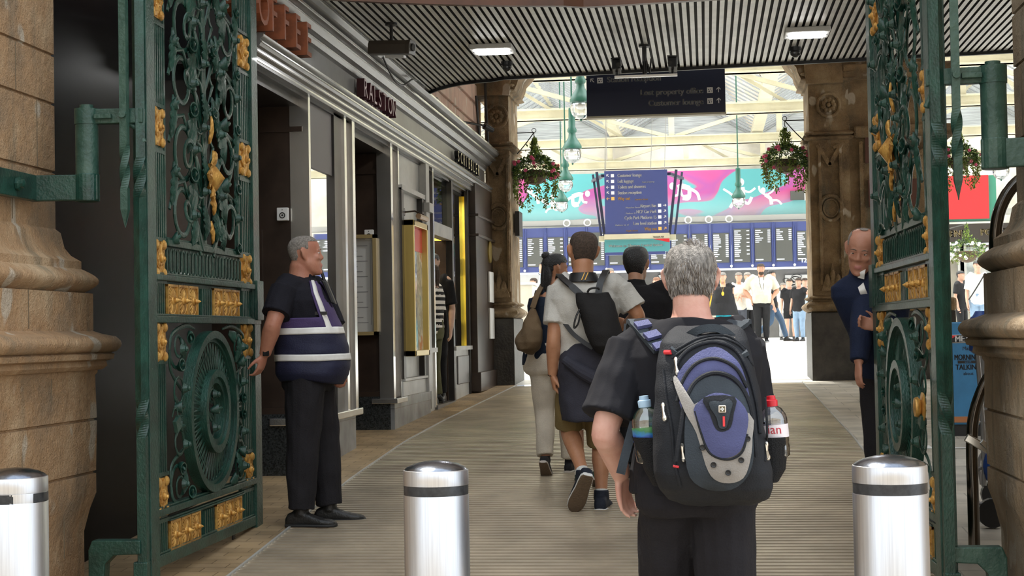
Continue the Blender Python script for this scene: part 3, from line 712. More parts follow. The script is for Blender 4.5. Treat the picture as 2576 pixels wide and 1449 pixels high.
# corbel mouldings on reveals
for sx, xx in ((1, -2.66), (-1, 1.42)):
    b = MB(); P = [(0, 4.98), (.05, 5.02), (.10, 5.12), (.12, 5.2), (.22, 5.3), (.30, 5.45), (.30, 5.6), (0, 5.6)]
    b.prism([(p[0]*sx, p[1]) for p in P], (xx, YA+.05, 0), (1, 0, 0), (0, 0, 1), (0, 1.0, 0)); struct('trim_%d' % (10 if sx > 0 else 11), b, M_arch)
# carved reliefs
def relief(px_, pz_, kind, par, x):
    b = MB(); o = Vector((x, YA+.03, pz_))
    if kind == 'rosette':
        b.tube([o+Vector((.15*math.cos(a), 0, .16*math.sin(a))) for a in [i*PI/12 for i in range(24)]], .022, 8, loop=True)
        for i in range(9): a = i*2*PI/9; b.ell(o+Vector((.07*math.cos(a), -.01, .07*math.sin(a))), (.035, .03, .035), 8, 6)
        b.ell(o, (.035, .05, .035), 10, 6)
    if kind == 'ring':
        b.tube([o+Vector((.15*math.cos(a), 0, .17*math.sin(a))) for a in [i*PI/14 for i in range(28)]], .028, 8, loop=True)
        b.tube([o+Vector((.10*math.cos(a), .0, .12*math.sin(a))) for a in [i*PI/14 for i in range(28)]], .012, 6, loop=True)
    if kind == 'vee':
        for s_ in (-1, 1): b.bar(o+Vector((s_*.16, 0, .17)), o+Vector((0, -.0, -.12)), .06, .05, (0, 1, 0)); b.bar(o+Vector((s_*.16, 0, .17)), o+Vector((s_*.05, -.0, .12)), .04, .04, (0, 1, 0))
    if kind == 'peak':
        b.prism([(-.15, -.18), (.15, -.18), (.1, 0), (.05, -.02), (.0, .2), (-.05, -.02), (-.1, 0)], o+Vector((0, .02, 0)), (1, 0, 0), (0, 0, 1), (0, -.07, 0))
        for s_ in (-1, 0, 1): b.ell(o+Vector((s_*.07, -.05, .02-.06*abs(s_))), (.035, .03, .09), 8, 6)
    b.build('carving', M_arch, par, smooth=40)
for par, x in ((pL, -2.86), (pR, 1.72)):
    relief(0, 4.66, 'rosette', par, x); relief(0, 3.95, 'vee', par, x); relief(0, 3.25, 'ring', par, x); relief(0, 2.3, 'peak', par, x)
    for s_ in (-1, 1):
        b = MB(); b.box((x-.14*s_-.02, YA+.0, 2.2), (x-.14*s_+.02, YA+.05, 4.1)); b.build('pilaster_fillet', M_arch, par, bevel=.008)
b = MB()
for sx in (0, 1):
    b.bar((2.25+sx*.85, YA+.06, 4.1), (2.65, YA+.06, 3.75), .05, .05, (0, 1, 0))
b.box((2.12, YA+.05, 2.2), (2.17, YA+.12, 4.15)); b.box((2.12, YA+.05, 2.05), (3.2, YA+.12, 2.12)); struct('trim_12', b, M_arch)
# brown panels with roundels on the right stone wall
for k, (z0, z1, x) in enumerate(((3.85, 4.35, 2.35), (3.25, 3.62, 2.38))):
    t = thing('plaque', ['upper', 'lower'][k]+' brown board with a roundel on the stone wall behind right gate', 'plaque', (x+.1, YA+.08, z0-.0))
    b = MB(); b.box((-.25, -.04, 0), (.4, 0, z1-z0)); b.build('board', mat('brown_board', (.10, .035, .02), .5), t)
    b = MB(); b.tube([(.05+.15*math.cos(a), -.05, (z1-z0)/2+.15*math.sin(a)) for a in [i*PI/12 for i in range(24)]], .014, 6, loop=True); b.build('roundel', M_black if k == 0 else MATS['brass'], t)
b = MB(); b.box((-2.66, YA+.35, 3.0), (-2.6, YA+.75, 3.35)); tagb(b, 'round_notice', M_black, 'small dark plate on the lit side of the left stone pier', 'plate')
b = MB(); b.box((1.95, YA-.95, gz(21)), (2.6, YA-.5, gz(21)+.1)); tagb(b, 'stone_block', M_greyl, 'low pale stone kerb block at the foot of the right pier', 'block', bevel=.02)
# ================================================================ concourse
GF = 1.32
M_pale2 = mat('concourse_wall', (.72, .69, .60), .6, var=.15, vscale=1)
b = MB(); b.box((-30, 61.0, GF-.2), (40, 61.6, 3.9)); struct('wall_back', b, mat('ticket_wall', (.22, .215, .21), .5, var=.2, vscale=.8))
b = MB(); b.box((-30, 60.9, 4.9), (40, 61.6, 5.25)); struct('trim_13', b, M_cream)
b = MB(); b.box((-30, 61.3, 5.2), (40, 61.8, 11)); struct('wall_back_upper', b, M_pale2)
b = MB(); b.box((-30.5, 22, 0), (-30, 62, 9)); struct('wall_concourse_left', b, M_pale2)
b = MB(); b.box((40, 22, 0), (40.5, 62, 9)); struct('wall_concourse_right', b, M_pale2)
# white graphic panels on the ticket wall (cartoon drawing -> plain line pattern)
M_line = mat('black_line', (.03, .03, .03), .6)
gi = 0
for px0, px1 in ((1285, 1400), (1655, 1700), (1975, 2040)):
    p0, p1 = at_y(px0, 690, 60.9), at_y(px1, 800, 60.9); b = MB(); b.box((p0.x, 60.85, p1.z), (p1.x, 60.98, at_y(px0, 692, 60.9).z))
    g = tagb(b, 'wall_graphic', M_white, ['white panel drawn with black cobble outlines at the far left', 'white panel drawn with black outlines beside the middle boards', 'white panel drawn with black cobble outlines at the far right'][gi], 'wall graphic'); gi += 1
    b = MB(); random.seed(px0)
    for i in range(26):
        c = Vector((p0.x+(p1.x-p0.x)*random.random(), 60.84, p1.z+(p0.z-p1.z)*random.random())); rx, rz = .12+.12*random.random(), .05+.06*random.random(); ph = random.random()
        b.tube([c+Vector((rx*math.cos(a)*(1+.15*math.sin(3*a+ph)), 0, rz*math.sin(a))) for a in [k*PI/7 for k in range(14)]], .011, 4, loop=True)
    o = b.build('outlines', M_line, g); o['kind'] = 'stuff'
# departure boards
bt = at_y(1305, 572, 59.5).z; bb = at_y(1305, 686, 59.5).z; zt_, zb_ = bt-.05, bb
x = at_y(1270, 620, 59.5).x; wB = (at_y(2036, 620, 59.5).x-at_y(1305, 620, 59.5).x)/14.0
M_scr = mat('board_screen', (.10, .105, .10), .3); M_scrtx = mat('screen_text', (.7, .75, .85), .5, emit=(.7, .75, .85), estr=.5)
Lb = ['third from the left pier', '']
for i in range(22):
    xx = x+wB*(i-1); o = thing('departure_board', 'x', 'departure board', (xx, 59.5, zb_), 0, 'departure boards along the far wall')
    o['label'] = 'tall navy departure board with dark screen in the long far row'
    b = MB(); b.box((0, 0, 0), (wB*.985, .3, zt_-zb_)); b.box((0, -.06, 0), (wB*.05, 0, zt_-zb_)); b.box((wB*.935, -.06, 0), (wB*.985, 0, zt_-zb_)); b.build('casing', M_navyl, o)
    top = zt_-zb_-(.22 if i % 7 in (5, 6, 0) else .36)
    b = MB(); b.box((wB*.11, -.03, .2), (wB*.88, 0, top)); b.build('screen', M_scr, o)
    b = MB(); random.seed(i*3+1); n = [6, 16, 9, 18, 20, 14, 7][i % 7]; zz = top-.06
    for r in range(n):
        wd = .2+.3*random.random()
        b.box((wB*.14, -.035, zz-.035), (wB*(.14+wd*.75), -.031, zz)); 
        if r % 2 == 0 or i % 3: b.box((wB*.72, -.035, zz-.035), (wB*.85, -.031, zz))
        zz -= .072
        if zz < .4: break
    b.box((wB*.14, -.035, .26), (wB*.5, -.031, .3)); q = b.build('screen_text', M_scrtx, o); q['kind'] = 'stuff'
    b = MB(); b.ell((wB*.97, -.07, .06), (.05, .02, .05), 8, 6); b.build('stud', M_white, o)
p = at_y(2018, 660, 59.4); b = MB(); text(b, '12:56', .22, (p.x-.05, 59.43, p.z), X_, Z_, .002, bold=.008); tagb(b, 'clock_digits', MATS['screen_text'], 'glowing clock digits 12:56 at the right of the boards', 'clock')
# long sports banner above
z0, z1 = at_y(1650, 548, 60).z, at_y(1650, 432, 60).z
xa, xb = at_y(1240, 500, 60).x, at_y(2110, 500, 60).x
def banner_mat():
    m = bpy.data.materials.new('banner_print'); m.use_nodes = True; N = m.node_tree.nodes; L = m.node_tree.links; bs = N['Principled BSDF']; bs.inputs['Roughness'].default_value = .6
    tc = N.new('ShaderNodeTexCoord'); sx = N.new('ShaderNodeSeparateXYZ'); L.new(tc.outputs['Object'], sx.inputs[0])
    mp = N.new('ShaderNodeMapping'); mp.inputs['Scale'].default_value = (.42, 1, .9); mp.inputs['Location'].default_value = (3.1, 0, 0); L.new(tc.outputs['Object'], mp.inputs[0])
    n = N.new('ShaderNodeTexNoise'); n.inputs['Scale'].default_value = .8; n.inputs['Detail'].default_value = 1; n.inputs['Distortion'].default_value = 1.2; L.new(mp.outputs[0], n.inputs[0])
    cr = N.new('ShaderNodeValToRGB'); E = cr.color_ramp.elements; E[0].position = .50; E[0].color = (.11, .42, .45, 1); E[1].position = .56; E[1].color = (.40, .09, .34, 1)
    e = E.new(.515); e.color = (.48, .10, .28, 1); e = E.new(.66); e.color = (.55, .08, .26, 1)
    L.new(n.outputs['Fac'], cr.inputs[0])
    mr = N.new('ShaderNodeMapRange'); mr.inputs[1].default_value = z0; mr.inputs[2].default_value = z0+.9; mr.inputs[3].default_value = .55; mr.inputs[4].default_value = 0; L.new(sx.outputs['Z'], mr.inputs[0])
    mx = N.new('ShaderNodeMixRGB'); L.new(mr.outputs[0], mx.inputs[0]); L.new(cr.outputs[0], mx.inputs[1]); mx.inputs[2].default_value = (.42, .66, .70, 1); L.new(mx.outputs[0], bs.inputs['Base Color']); return m
bn = MB(); bn.box((xa, 60, z0), (xb, 60.2, z1)); bo = tag(bn.build('banner', banner_mat()), 'long turquoise and magenta sports banner above the departure boards', 'banner')
# pale athlete figures printed on the banner
def stick(b, pts, r, Y=59.975):
    b.tube([(p[0], Y, p[1]) for p in spline([(q[0], q[1], 0) for q in pts], 4)], r, 6, flat=.12, up=(0, 1, 0)) if False else b.tube([(p.x, Y, p.y) for p in spline([(q[0], q[1], 0) for q in pts], 4)], r, 6)
def athlete(px, py, sc, pose, flip=1):
    c = at_y(px, py, 60); b = MB(); f = lambda u, v: (c.x+u*sc*flip, c.z+v*sc)
    A = {0: [([(0, .3), (.02, .0), (0, -.25)], .13), ([(0, .22), (.3, .1), (.55, .25)], .05), ([(0, .2), (-.3, .0), (-.5, .12), (-.7, .25)], .05), ([(0, -.2), (.25, -.35), (.4, -.1)], .07), ([(0, -.2), (-.3, -.3), (-.45, -.5)], .07)],
         1: [([(0, .1), (.3, .2), (.5, .15)], .12), ([(.45, .1), (.5, -.15), (.7, -.2)], .05), ([(.4, .1), (.3, -.2), (.1, -.2)], .05), ([(0, .1), (.05, -.3), (.3, -.3)], .08), ([(0, .1), (-.3, -.1), (-.4, -.4)], .07)],
         2: [([(0, 0), (.25, -.2), (.3, -.5)], .1), ([(0, 0), (-.25, .2), (-.3, .45)], .06), ([(.1, 0), (.4, .2), (.45, .45)], .05), ([(.25, -.3), (.6, -.3), (.8, -.5)], .06)]}[pose]
    for pts, r in A: stick(b, [f(*q) for q in pts], r*sc)
    h = {0: (0, .5), 1: (.72, .22), 2: (-.1, .22)}[pose]; hh = f(*h); b.ell((hh[0], 59.97, hh[1]), (.12*sc, .02, .15*sc), 12, 8)
    v = [(p_[0], 59.995+(p_[1]-59.975)*.08, p_[2]) for p_ in b.v]; b.v = v
    b.build('printed_figure', mat('banner_white', (.85, .87, .9), .6), bo, smooth=1)
athlete(1865, 490, .95, 0); athlete(1735, 480, .9, 1, -1); athlete(1925, 490, .75, 2); athlete(1440, 500, .8, 1); athlete(1340, 490, .7, 2); athlete(1390, 515, .6, 0)
p = at_y(2002, 492, 59.9); b = MB(); b.box((p.x-.2, 59.8, p.z-.17), (p.x+.35, 59.95, p.z+.17)); cl = tagb(b, 'digital_clock', M_scr, 'grey digital clock panel on the banner at the right pier', 'clock')
p = at_y(2030, 491, 59.9); b = MB(); b.box((p.x-.1, 59.75, p.z-.2), (p.x+.3, 59.8, p.z+.2)); pp = tagb(b, 'platform_number', M_white, 'white number 2 plate next to the grey clock panel', 'sign')
b = MB(); text(b, '2', .34, (p.x-.04, 59.74, p.z-.13), X_, Z_, .003, bold=.01); b.build('digit', M_black, pp)
# ledge with round lamps under the banner
b = MB(); b.box((-30, 59.7, at_y(1650, 562, 60).z), (40, 60.3, at_y(1650, 549, 60).z)); struct('trim_14', b, mat('ledge_grey', (.42, .42, .40), .5))
for k, px in enumerate((1425, 1477, 1731, 1783, 1834)):
    p = at_y(px, 548, 59.6); p.z = at_y(1650, 556, 60).z; b = MB(); b.tube([(p.x+.12*math.cos(a), 59.68, p.z-.02+.12*math.sin(a)) for a in [i*PI/8 for i in range(16)]], .03, 6, loop=True)
    tag(b.build('ring_lamp', M_white, smooth=1), 'small white ring lamp on the grey ledge under the banner', 'lamp', 'ring lamps under the banner')
# ---------------------------------------------------------------- roof trusses
def truss(Y, zb, zt, name_label, n=15, x0=-22, x1=30, big=.30):
    t = thing('roof_truss', name_label, 'roof truss', (0, Y, zb))
    h = zt-zb
    b = MB(); b.box((x0, -.12, 0), (x1, .12, big)); b.box((x0, -.2, 0), (x1, .2, .04)); b.box((x0, -.2, big-.04), (x1, .2, big)); b.build('bottom_chord', M_cream, t)
    b = MB(); b.box((x0, -.14, h-.14), (x1, .14, h)); b.build('top_chord', M_cream, t)
    dx = (x1-x0)/n
    for i in range(n):
        xm = x0+dx*i
        b = MB(); b.box((xm-.09, -.07, big), (xm+.09, .07, h-.14)); b.build('post', M_cream, t)
        b = MB(); s = 1 if i % 2 else -1; b.bar((xm+dx*(.5-.46*s), -.02, big), (xm+dx*(.5+.46*s), -.02, h-.1), .12, .1, (0, 1, 0)); b.build('brace', M_cream, t)
        if i % 2 == 0: b = MB(); b.bar((xm+dx*.1, .1, h-.1), (xm+dx*.55, .1, big), .09, .08, (0, 1, 0)); b.build('brace', M_cream, t)
hh = 6.0
lab = ['nearest cream lattice roof truss behind the navy hanging sign', 'second cream lattice truss from the front', 'third cream lattice truss from the front, crossing the baskets', 'farthest cream lattice truss just above the banner']
for k, (Y, n) in enumerate(((37.5, 13), (44.5, 15), (51.5, 14), (58.5, 17))):
    truss(Y, 7.62, 8.95 if k < 3 else 8.75, lab[k], n, x0=-20+.9*k)
# ridge and furrow roof with glazing bars
def roof(name):
    bars = MB(); gl = MB(); val = MB(); x = -24; k = 0
    while x < 34:
        xm, xe = x+2.6, x+5.2
        for a, c in ((x, xm), (xm, xe)):
            za, zc = (9.0, 10.5) if a == x else (10.5, 9.0)
            i = [gl.av(p) for p in ((a, 23, za), (c, 23, zc), (c, 62, zc), (a, 62, za))]; gl.af(i)
            y = 23
            while y < 62: bars.bar((a, y, za+.02), (c, y, zc+.02), .16, .06); y += .75
        val.box((x-.2, 23, 8.85), (x+.2, 62, 9.05)); val.box((xm-.08, 23, 10.45), (xm+.08, 62, 10.6))
        x = xe
    o = struct(name, val, M_cream); q = bars.build('glazing_bars', mat('grey_bars', (.30, .32, .34), .6), o); q['kind'] = 'stuff'; gl.build('glazing', M_pglass, o)
roof('ceiling_concourse')
b = MB()
for x in [-24+5.2*i for i in range(12)]:
    y = 61.2; b.prism([(0, 9), (5.2, 9), (2.6, 10.5)], (x, y, 0), (1, 0, 0), (0, 0, 1), (0, .1, 0))
struct('trim_15', b, mat('louvre_grey', (.36, .38, .38), .6, var=.25, vscale=14, stretch=(.1, .1, 3)))
# ---------------------------------------------------------------- pendant lamps
M_lgreen = mat('lamp_green', (.015, .10, .07), .4); M_globe = glass_mat('globe_glass', (.93, .95, .97), .16, .05)
pls = [(1440, 385, 33.5, 'nearest of the left row, beside the basket'), (1461, 270, 28.5, 'half hidden by the left end of the navy sign'), (1423, 462, 41, 'second lowest of the left row'), (1413, 515, 48, 'lowest of the left row, against the banner'),
       (1858, 505, 47, 'alone in front of the right half of the banner'), (2518, 428, 38, 'seen beyond the right gate hinge')]
for (px, py, Y, lb) in pls:
    p = at_y(px, py, Y); t = thing('pendant_lamp', 'green pendant globe lamp, '+lb, 'pendant lamp', p)
    b = MB(); b.cyl((0, 0, .62), (0, 0, 9+1.5*(1-abs((p.x+24)%5.2-2.6)/2.6)-p.z), .018, 8); b.build('rod', M_lgreen, t)
    b = MB(); b.lathe([(.02, .98), (.07, .95), (.07, .55), (.1, .5), (.1, .45), (.07, .42), (.08, .34), (.17, .2), (.2, .14), (.2, .09), (.0, .09)], 18); b.build('canopy', M_lgreen, t, smooth=40)
    b = MB(); b.ell((0, 0, -.02), (.19, .19, .20), 18, 12); b.build('globe', M_globe, t, smooth=1)
    b = MB(); b.ell((0, 0, .02), (.10, .10, .06), 12, 8); b.build('reflector', M_white, t, smooth=1); b = MB(); b.ell((0, 0, -.225), (.02, .02, .03), 8, 6); b.build('finial', M_lgreen, t)
# ---------------------------------------------------------------- way-finding sign frame
Ys = 29.0
P0, P1 = at_y(1523, 590, Ys), at_y(1678, 426, Ys); w_, h_ = P1.x-P0.x, P1.z-P0.z
t = thing('wayfinding_sign', 'blue hanging station sign listing Customer lounge to Way out in a splayed frame', 'sign', (P0.x, Ys, P0.z))
b = MB(); b.box((0, 0, 0), (w_, .14, h_)); b.build('panel', M_navyl, t)
b = MB()
for s, xx in ((-1, 0), (1, w_)):
    b = MB(); b.bar((xx+s*.02, .1, -.02), (xx+s*.16, .35, h_+.02), .05, .05, (0, 1, 0)); b.bar((xx+s*.1, .5, -.05), (xx+s*.26, .8, h_+.02), .04, .04, (0, 1, 0)); b.bar((xx+s*.03, .1, h_-.07), (xx+s*.26, .8, h_-.1), .07, .05)
    b.build('side_frame', mat('frame_navy', (.03, .035, .07), .5), t)
b = MB(); b.box((-.02, -.03, -.09), (w_+.02, .2, 0)); b.box((-.13, .1, -.12), (-.02, .3, -.02)); b.box((w_+.02, .1, -.12), (w_+.13, .3, -.02)); b.build('cream_ledge', M_cream, t)
b = MB()
for xx in (.0, .02, w_-.05, w_-.3): b.cyl((xx, .1, h_), (xx+(.2 if xx < .1 else .22), .1, h_+4.6), .006, 5)
b.build('hanger_wire', mat('wire_grey', (.35, .35, .33), .5), t)
rows = [('Customer lounge', 0, 0, 0), ('Left luggage', 1, 0, 0), ('Toilets and showers', 2, 0, 0), ('Station reception', 1, 0, 0), ('Way out', 2, 0, 1),
        ('Airport Bus', 3, 1, 0), ('NCP Car Park', 4, 1, 0), ('Cycle Park Platform 15', 4, 1, 0), ('Low level station', 4, 1, 0), ('Way out', 4, 1, 1)]
bw, ba = MB(), MB(); r0 = h_/11.0
for i, (tx, ar, right, amb) in enumerate(rows):
    bb_ = ba if amb else bw; z = h_-r0*(i+1)-(.02 if right else -.02)
    ang = {0: PI*.75, 1: PI*.75, 2: PI, 3: 0, 4: PI*.25}[ar]; xs3 = .74
    if not right: text(bb_, tx, r0*.80, (w_*.21, -.004, z-.03), X_, Z_, .001, xs=xs3, bold=.002); arrow(bb_, (w_*.055, -.004, z), X_, Z_, r0*.6, ang); picto(bb_, (w_*.13, -.004, z), X_, Z_, r0*.55)
    else: text(bb_, tx, r0*.80, (w_*.82, -.004, z-.03), X_, Z_, .001, 'RIGHT', xs=xs3, bold=.002); arrow(bb_, (w_*.95, -.004, z), X_, Z_, r0*.6, ang); picto(bb_, (w_*.87, -.004, z), X_, Z_, r0*.55)
for tx, i, xx, am in (('Lost property', 1, .60, 0), ('Gordon Street', 4, .48, 1), ('Waterloo Street', 5, .33, 0), ('Platform 11', 6, .33, 0), ('Platform 16, 17', 8, .16, 0), ('Argyle Street', 9, .33, 1)):
    text(ba if am else bw, tx, r0*.38, (w_*xx, -.004, h_-r0*(i+1)-.04-(.02 if i > 4 else -.02)), X_, Z_, .001, bold=.001)
bw.build('white_lettering', M_signtx, t); ba.build('amber_lettering', M_signor, t)
t2 = t
wa = MB(); wa.box((-.02, .0, -.33), (w_+.02, .12, -.10)); wa.build('welcome_board', mat('welcome_teal', (.09, .33, .36), .5), t2)
b = MB(); b.box((.0, .0, -.38), (w_-.06, .12, -.33)); b.build('blue_edge', M_navyl, t2)
b = MB(); b.prism([(w_*.75, -.10), (w_+.02, -.10), (w_+.02, -.17)], (0, -.004, 0), (1, 0, 0), (0, 0, 1), (0, .003, 0)); b.build('red_flash', MATS['red_card'], t2)
b = MB(); text(b, 'Welcome to Glasgow Central Station', .068, (.05, -.005, -.235), X_, Z_, .001, xs=.95, bold=.0015); b.build('lettering', M_signtx, t2)
b = MB(); text(b, 'Network Rail', .035, (w_*.76, -.035, -.08), X_, Z_, .001, bold=.0008); b.build('small_lettering', M_black, t2)
# ---------------------------------------------------------------- hanging baskets
def leafquad(b, c, d, n_, L, Wd):
    c, d = Vector(c), Vector(d).normalized(); s = d.cross(n_); s = s.normalized() if s.length > .01 else Vector((1, 0, 0)); nn = s.cross(d)
    p = [c, c+d*L*.4+s*Wd+nn*.15*L, c+d*L-nn*.1*L, c+d*L*.4-s*Wd+nn*.15*L]; i = [b.av(q) for q in p]; b.af((i[0], i[1], i[2])); b.af((i[0], i[2], i[3]))
M_leafs = [mat('leaf_dark', (.05, .11, .025), .6, var=.4, vscale=20), mat('leaf_light', (.22, .32, .06), .6, var=.3, vscale=20), mat('leaf_brown', (.20, .20, .07), .7, var=.3, vscale=20)]
M_pinkf = mat('pink_petals', (.78, .13, .28), .6, var=.3, vscale=20); M_whitef = mat('white_petals', (.8, .78, .82), .6)
def basket(c, r, label, fl=M_pinkf, hang=None, seed=1, trail=1.0, N=2600):
    random.seed(seed); t = thing('hanging_basket', label, 'hanging basket', c)
    b = MB(); b.lathe([(.02, -r*.75), (r*.35, -r*.68), (r*.62, -r*.4), (r*.72, -.02), (r*.66, 0)], 20); b.build('bowl', mat('basket_bowl', (.10, .065, .04), .8), t, smooth=1)
    b = MB()
    for k in range(N):
        u = random.random(); th = random.random()*2*PI
        if u < .6:
            ph = random.random()**.7*PI*.62; rr = r*(.75+.35*random.random()); p = Vector((math.sin(ph)*math.cos(th)*rr*1.15, math.sin(ph)*math.sin(th)*rr*1.15, math.cos(ph)*rr*.8-.02)); d = p+Vector((random.gauss(0, .1), random.gauss(0, .1), -.1))
            b.mi = 0 if random.random() < .62 else 1
        elif u < .9:
            q = int(random.random()*13); th = q*.483*2+.1*random.random(); ln = (.55+.5*((q*7) % 5)/5)*trail; s = random.random(); rr = r*(1.02+.12*math.sin(s*3)); p = Vector((rr*math.cos(th)+random.gauss(0, .018), rr*math.sin(th)+random.gauss(0, .018), -.02-s*ln*r*2.1)); d = Vector((random.gauss(0, 1), random.gauss(0, 1), -1))
            b.mi = 1 if random.random() < .6 else 2
        else:
            s = random.random(); p = Vector((random.gauss(0, .05*(1.2-s)), random.gauss(0, .05*(1.2-s)), r*.6+s*r*1.05)); d = Vector((random.gauss(0, .6), random.gauss(0, .6), 1)); b.mi = 1 if random.random() < .8 else 0
        leafquad(b, p, d, Vector((random.gauss(0, 1), random.gauss(0, 1), random.gauss(0, 1))), r*(.13+.1*random.random()), r*.05)
    b.build('foliage', M_leafs, t)['kind'] = 'stuff'
    for k in range(26):
        th = random.random()*2*PI; ph = PI*(.25+.45*random.random()); rr = r*1.12; p = Vector((math.sin(ph)*math.cos(th)*rr*1.15, math.sin(ph)*math.sin(th)*rr*1.15, math.cos(ph)*rr*.8))
        b = MB()
        for q in range(5): a = q*2*PI/5; b.ell(p+Vector((r*.055*math.cos(a), -.01, r*.055*math.sin(a))), (r*.05, r*.035, r*.05), 6, 4)
        b.build('flower', fl, t, smooth=1)
    b = MB()
    for q in range(3): a = q*2*PI/3; b.cyl((r*.7*math.cos(a), r*.7*math.sin(a), 0), (0, 0, r*1.9), .004, 5)
    b.build('chain', M_black, t)
    return t
cL, cR = at_y(1345, 430, 22.5), at_y(1976, 402, 22.5); cL.y = cR.y = 22.5
basket(cL, .27, 'hanging basket with pink flowers by the left stone pier', seed=3)
basket(cR, .26, 'hanging basket with pink flowers by the right stone pier', seed=8, trail=.8)
c3 = at_y(2412, 398, 22.5); basket(c3, .23, 'hanging basket with pink flowers seen past the right gate post', seed=5, trail=.9)
c4 = at_y(2433, 632, 36); basket(c4, .34, 'hanging basket of white flowers in front of the far shop sign', fl=M_whitef, seed=6, trail=.35, N=900)
for k, (c, x0, s) in enumerate(((cL, -2.63, 1), (cR, 1.42, -1), (c3, 3.28, -1))):
    b = MB(); z = c.z+.55; b.cyl((x0, 22.5, z), (c.x, 22.5, z), .008, 6); b.tube(spline([(x0, 22.5, z-.3), (x0+(c.x-x0)*.5, 22.5, z-.16), (c.x, 22.5, z)], 6), .008, 6)
    b.tube([(c.x+.03*math.cos(a), 22.5, z+.03+.03*math.sin(a)) for a in [i*PI/6 for i in range(12)]], .005, 5, loop=True); b.cyl((c.x, 22.5, z), (c.x, 22.5, c.z+.48), .006, 5)
    tagb(b, 'basket_bracket', M_black, ['thin iron bracket holding the left flower basket', 'thin iron bracket holding the right flower basket', 'thin iron bracket holding the basket past the right gate'][k], 'bracket')
# ---------------------------------------------------------------- right-hand shop beyond the gate
YS = 42.0
def px_box(b, px0, py0, px1, py1, Y, d): a, c = at_y(px0, py1, Y), at_y(px1, py0, Y); b.box((a.x, Y, a.z), (c.x, Y+d, c.z)); return a, c
b = MB(); px_box(b, 2330, 440, 2505, 558, YS, .5); t = tagb(b, 'shop_sign_board', mat('board_green', (.05, .25, .17), .5), 'green board framing a red banner above the far shop', 'sign board')
b = MB(); px_box(b, 2340, 440, 2486, 553, YS-.06, .05); tagb(b, 'red_banner', mat('banner_red', (.78, .03, .035), .5), 'plain red banner on the green board above the far shop', 'banner')
sh = thing('far_shop', 'far shop front with brown fascia lettered POINT and pale windows', 'shop', (at_y(2450, 700, YS).x, YS, GF))
def shb(px0, py0, px1, py1, dy, d, nm, m):
    b = MB(); a, c = at_y(px0, py1, YS+dy), at_y(px1, py0, YS+dy); b.box((a.x-sh.location.x, dy, a.z-GF), (c.x-sh.location.x, dy+d, c.z-GF)); return b.build(nm, m, sh)
shb(2330, 558, 2620, 612, -.1, .5, 'fascia', mat('fascia_brown', (.040, .033, .028), .5)); shb(2330, 612, 2620, 830, .3, .3, 'backing', M_pale2)
for a_ in (2376, 2414, 2420, 2470, 2520, 2570): shb(a_, 612, a_+10, 826, .0, .2, 'mullion', M_greyl)
for a_ in (2330, 2430, 2484, 2530): shb(a_, 620, a_+38, 760, .2, .05, 'window_pane', mat('pale_window', (.55, .6, .6), .2, var=.3, vscale=3))
p = at_y(2467, 592, YS-.15); b = MB(); text(b, 'POINT', .235, (p.x-sh.location.x, -.13, p.z-GF), X_, Z_, .005, xs=1.0, bold=.006); text(b, 'SCENT', .235, (p.x-sh.location.x-.33, -.13, p.z-GF-.02), X_, Z_, .005, 'RIGHT', bold=.006); b.build('lettering', mat('gold_letters', (.72, .58, .30), .4, .3), sh)
# blue free-newspaper stand
pm = at_g(2390, 1098); t = thing('newspaper_stand', 'blue METRO newspaper stand behind the right gate', 'newspaper stand', (pm.x+.02, pm.y, pm.z), -.10)
M_mblue = mat('metro_blue', (.045, .21, .42), .35, var=.12, vscale=4)
b = MB(); b.box((-.1, 0, .1), (.52, .5, .98)); b.box((-.12, -.02, .12), (-.085, .5, .95)); b.box((.505, -.02, .12), (.54, .5, .95)); b.build('cabinet', M_mblue, t, bevel=.012)
b = MB(); b.box((-.08, .03, 0), (.50, .47, .1)); b.build('base', M_black, t); b = MB(); b.box((-.02, -.012, .12), (.48, 0, .17)); b.build('magazines', mat('mag_orange', (.45, .17, .06), .5), t)
b = MB(); b.box((.015, -.006, .80), (.275, .001, .87)); b.build('title_plate', M_white, t)
b = MB(); b.box((.019, -.009, .804), (.271, -.004, .866)); b.build('title_ground', M_black, t)
b = MB(); b.prism([(.019, .84), (.019, .866), (.06, .866)], (0, -.011, 0), (1, 0, 0), (0, 0, 1), (0, .003, 0)); b.build('title_corner', MATS['red_card'], t)
b = MB(); text(b, 'METRO', .072, (.145, -.012, .811), X_, Z_, .001, 'CENTER', xs=.88, bold=.002); b.build('title', M_signtx, t)
for tx_, sz_, zz_, xs_2, bo in (('Make', .045, .738, .9, 0), ('MORNINGS', .066, .655, .66, .002), ('TALKING', .062, .572, .80, .002), ('about', .04, .525, .9, 0)):
    b = MB(); text(b, tx_, sz_, (.145, -.004, zz_), X_, Z_, .001, 'CENTER', xs=xs_2, bold=bo); b.build('slogan', M_black, t)
b = MB(); b.box((.06, -.004, .625), (.23, .001, .648)); b.build('slogan_bar', M_black, t)
b = MB(); text(b, 'worth', .022, (.145, -.006, .63), X_, Z_, .001, 'CENTER'); b.build('slogan', M_mblue, t)
# ================================================================ street surroundings (seen only in reflections)
M_far = mat('street_building', (.58, .50, .40), .8, var=.2, vscale=.5)
b = MB(); b.box((-40, -22, 0), (40, -18, 11)); struct('wall_street', b, M_far)
b = MB(); b.box((5.2, 8.2, 0), (30, 12.5, 16)); struct('wall_street_right', b, M_far); b = MB(); b.box((-30, 2, 0), (-5.4, 22, 16)); struct('wall_street_left', b, M_far)
b = MB(); b.box((4.2, 8.0, 0), (5.3, 8.6, 5)); struct('wall_right_return', b, M_granite)

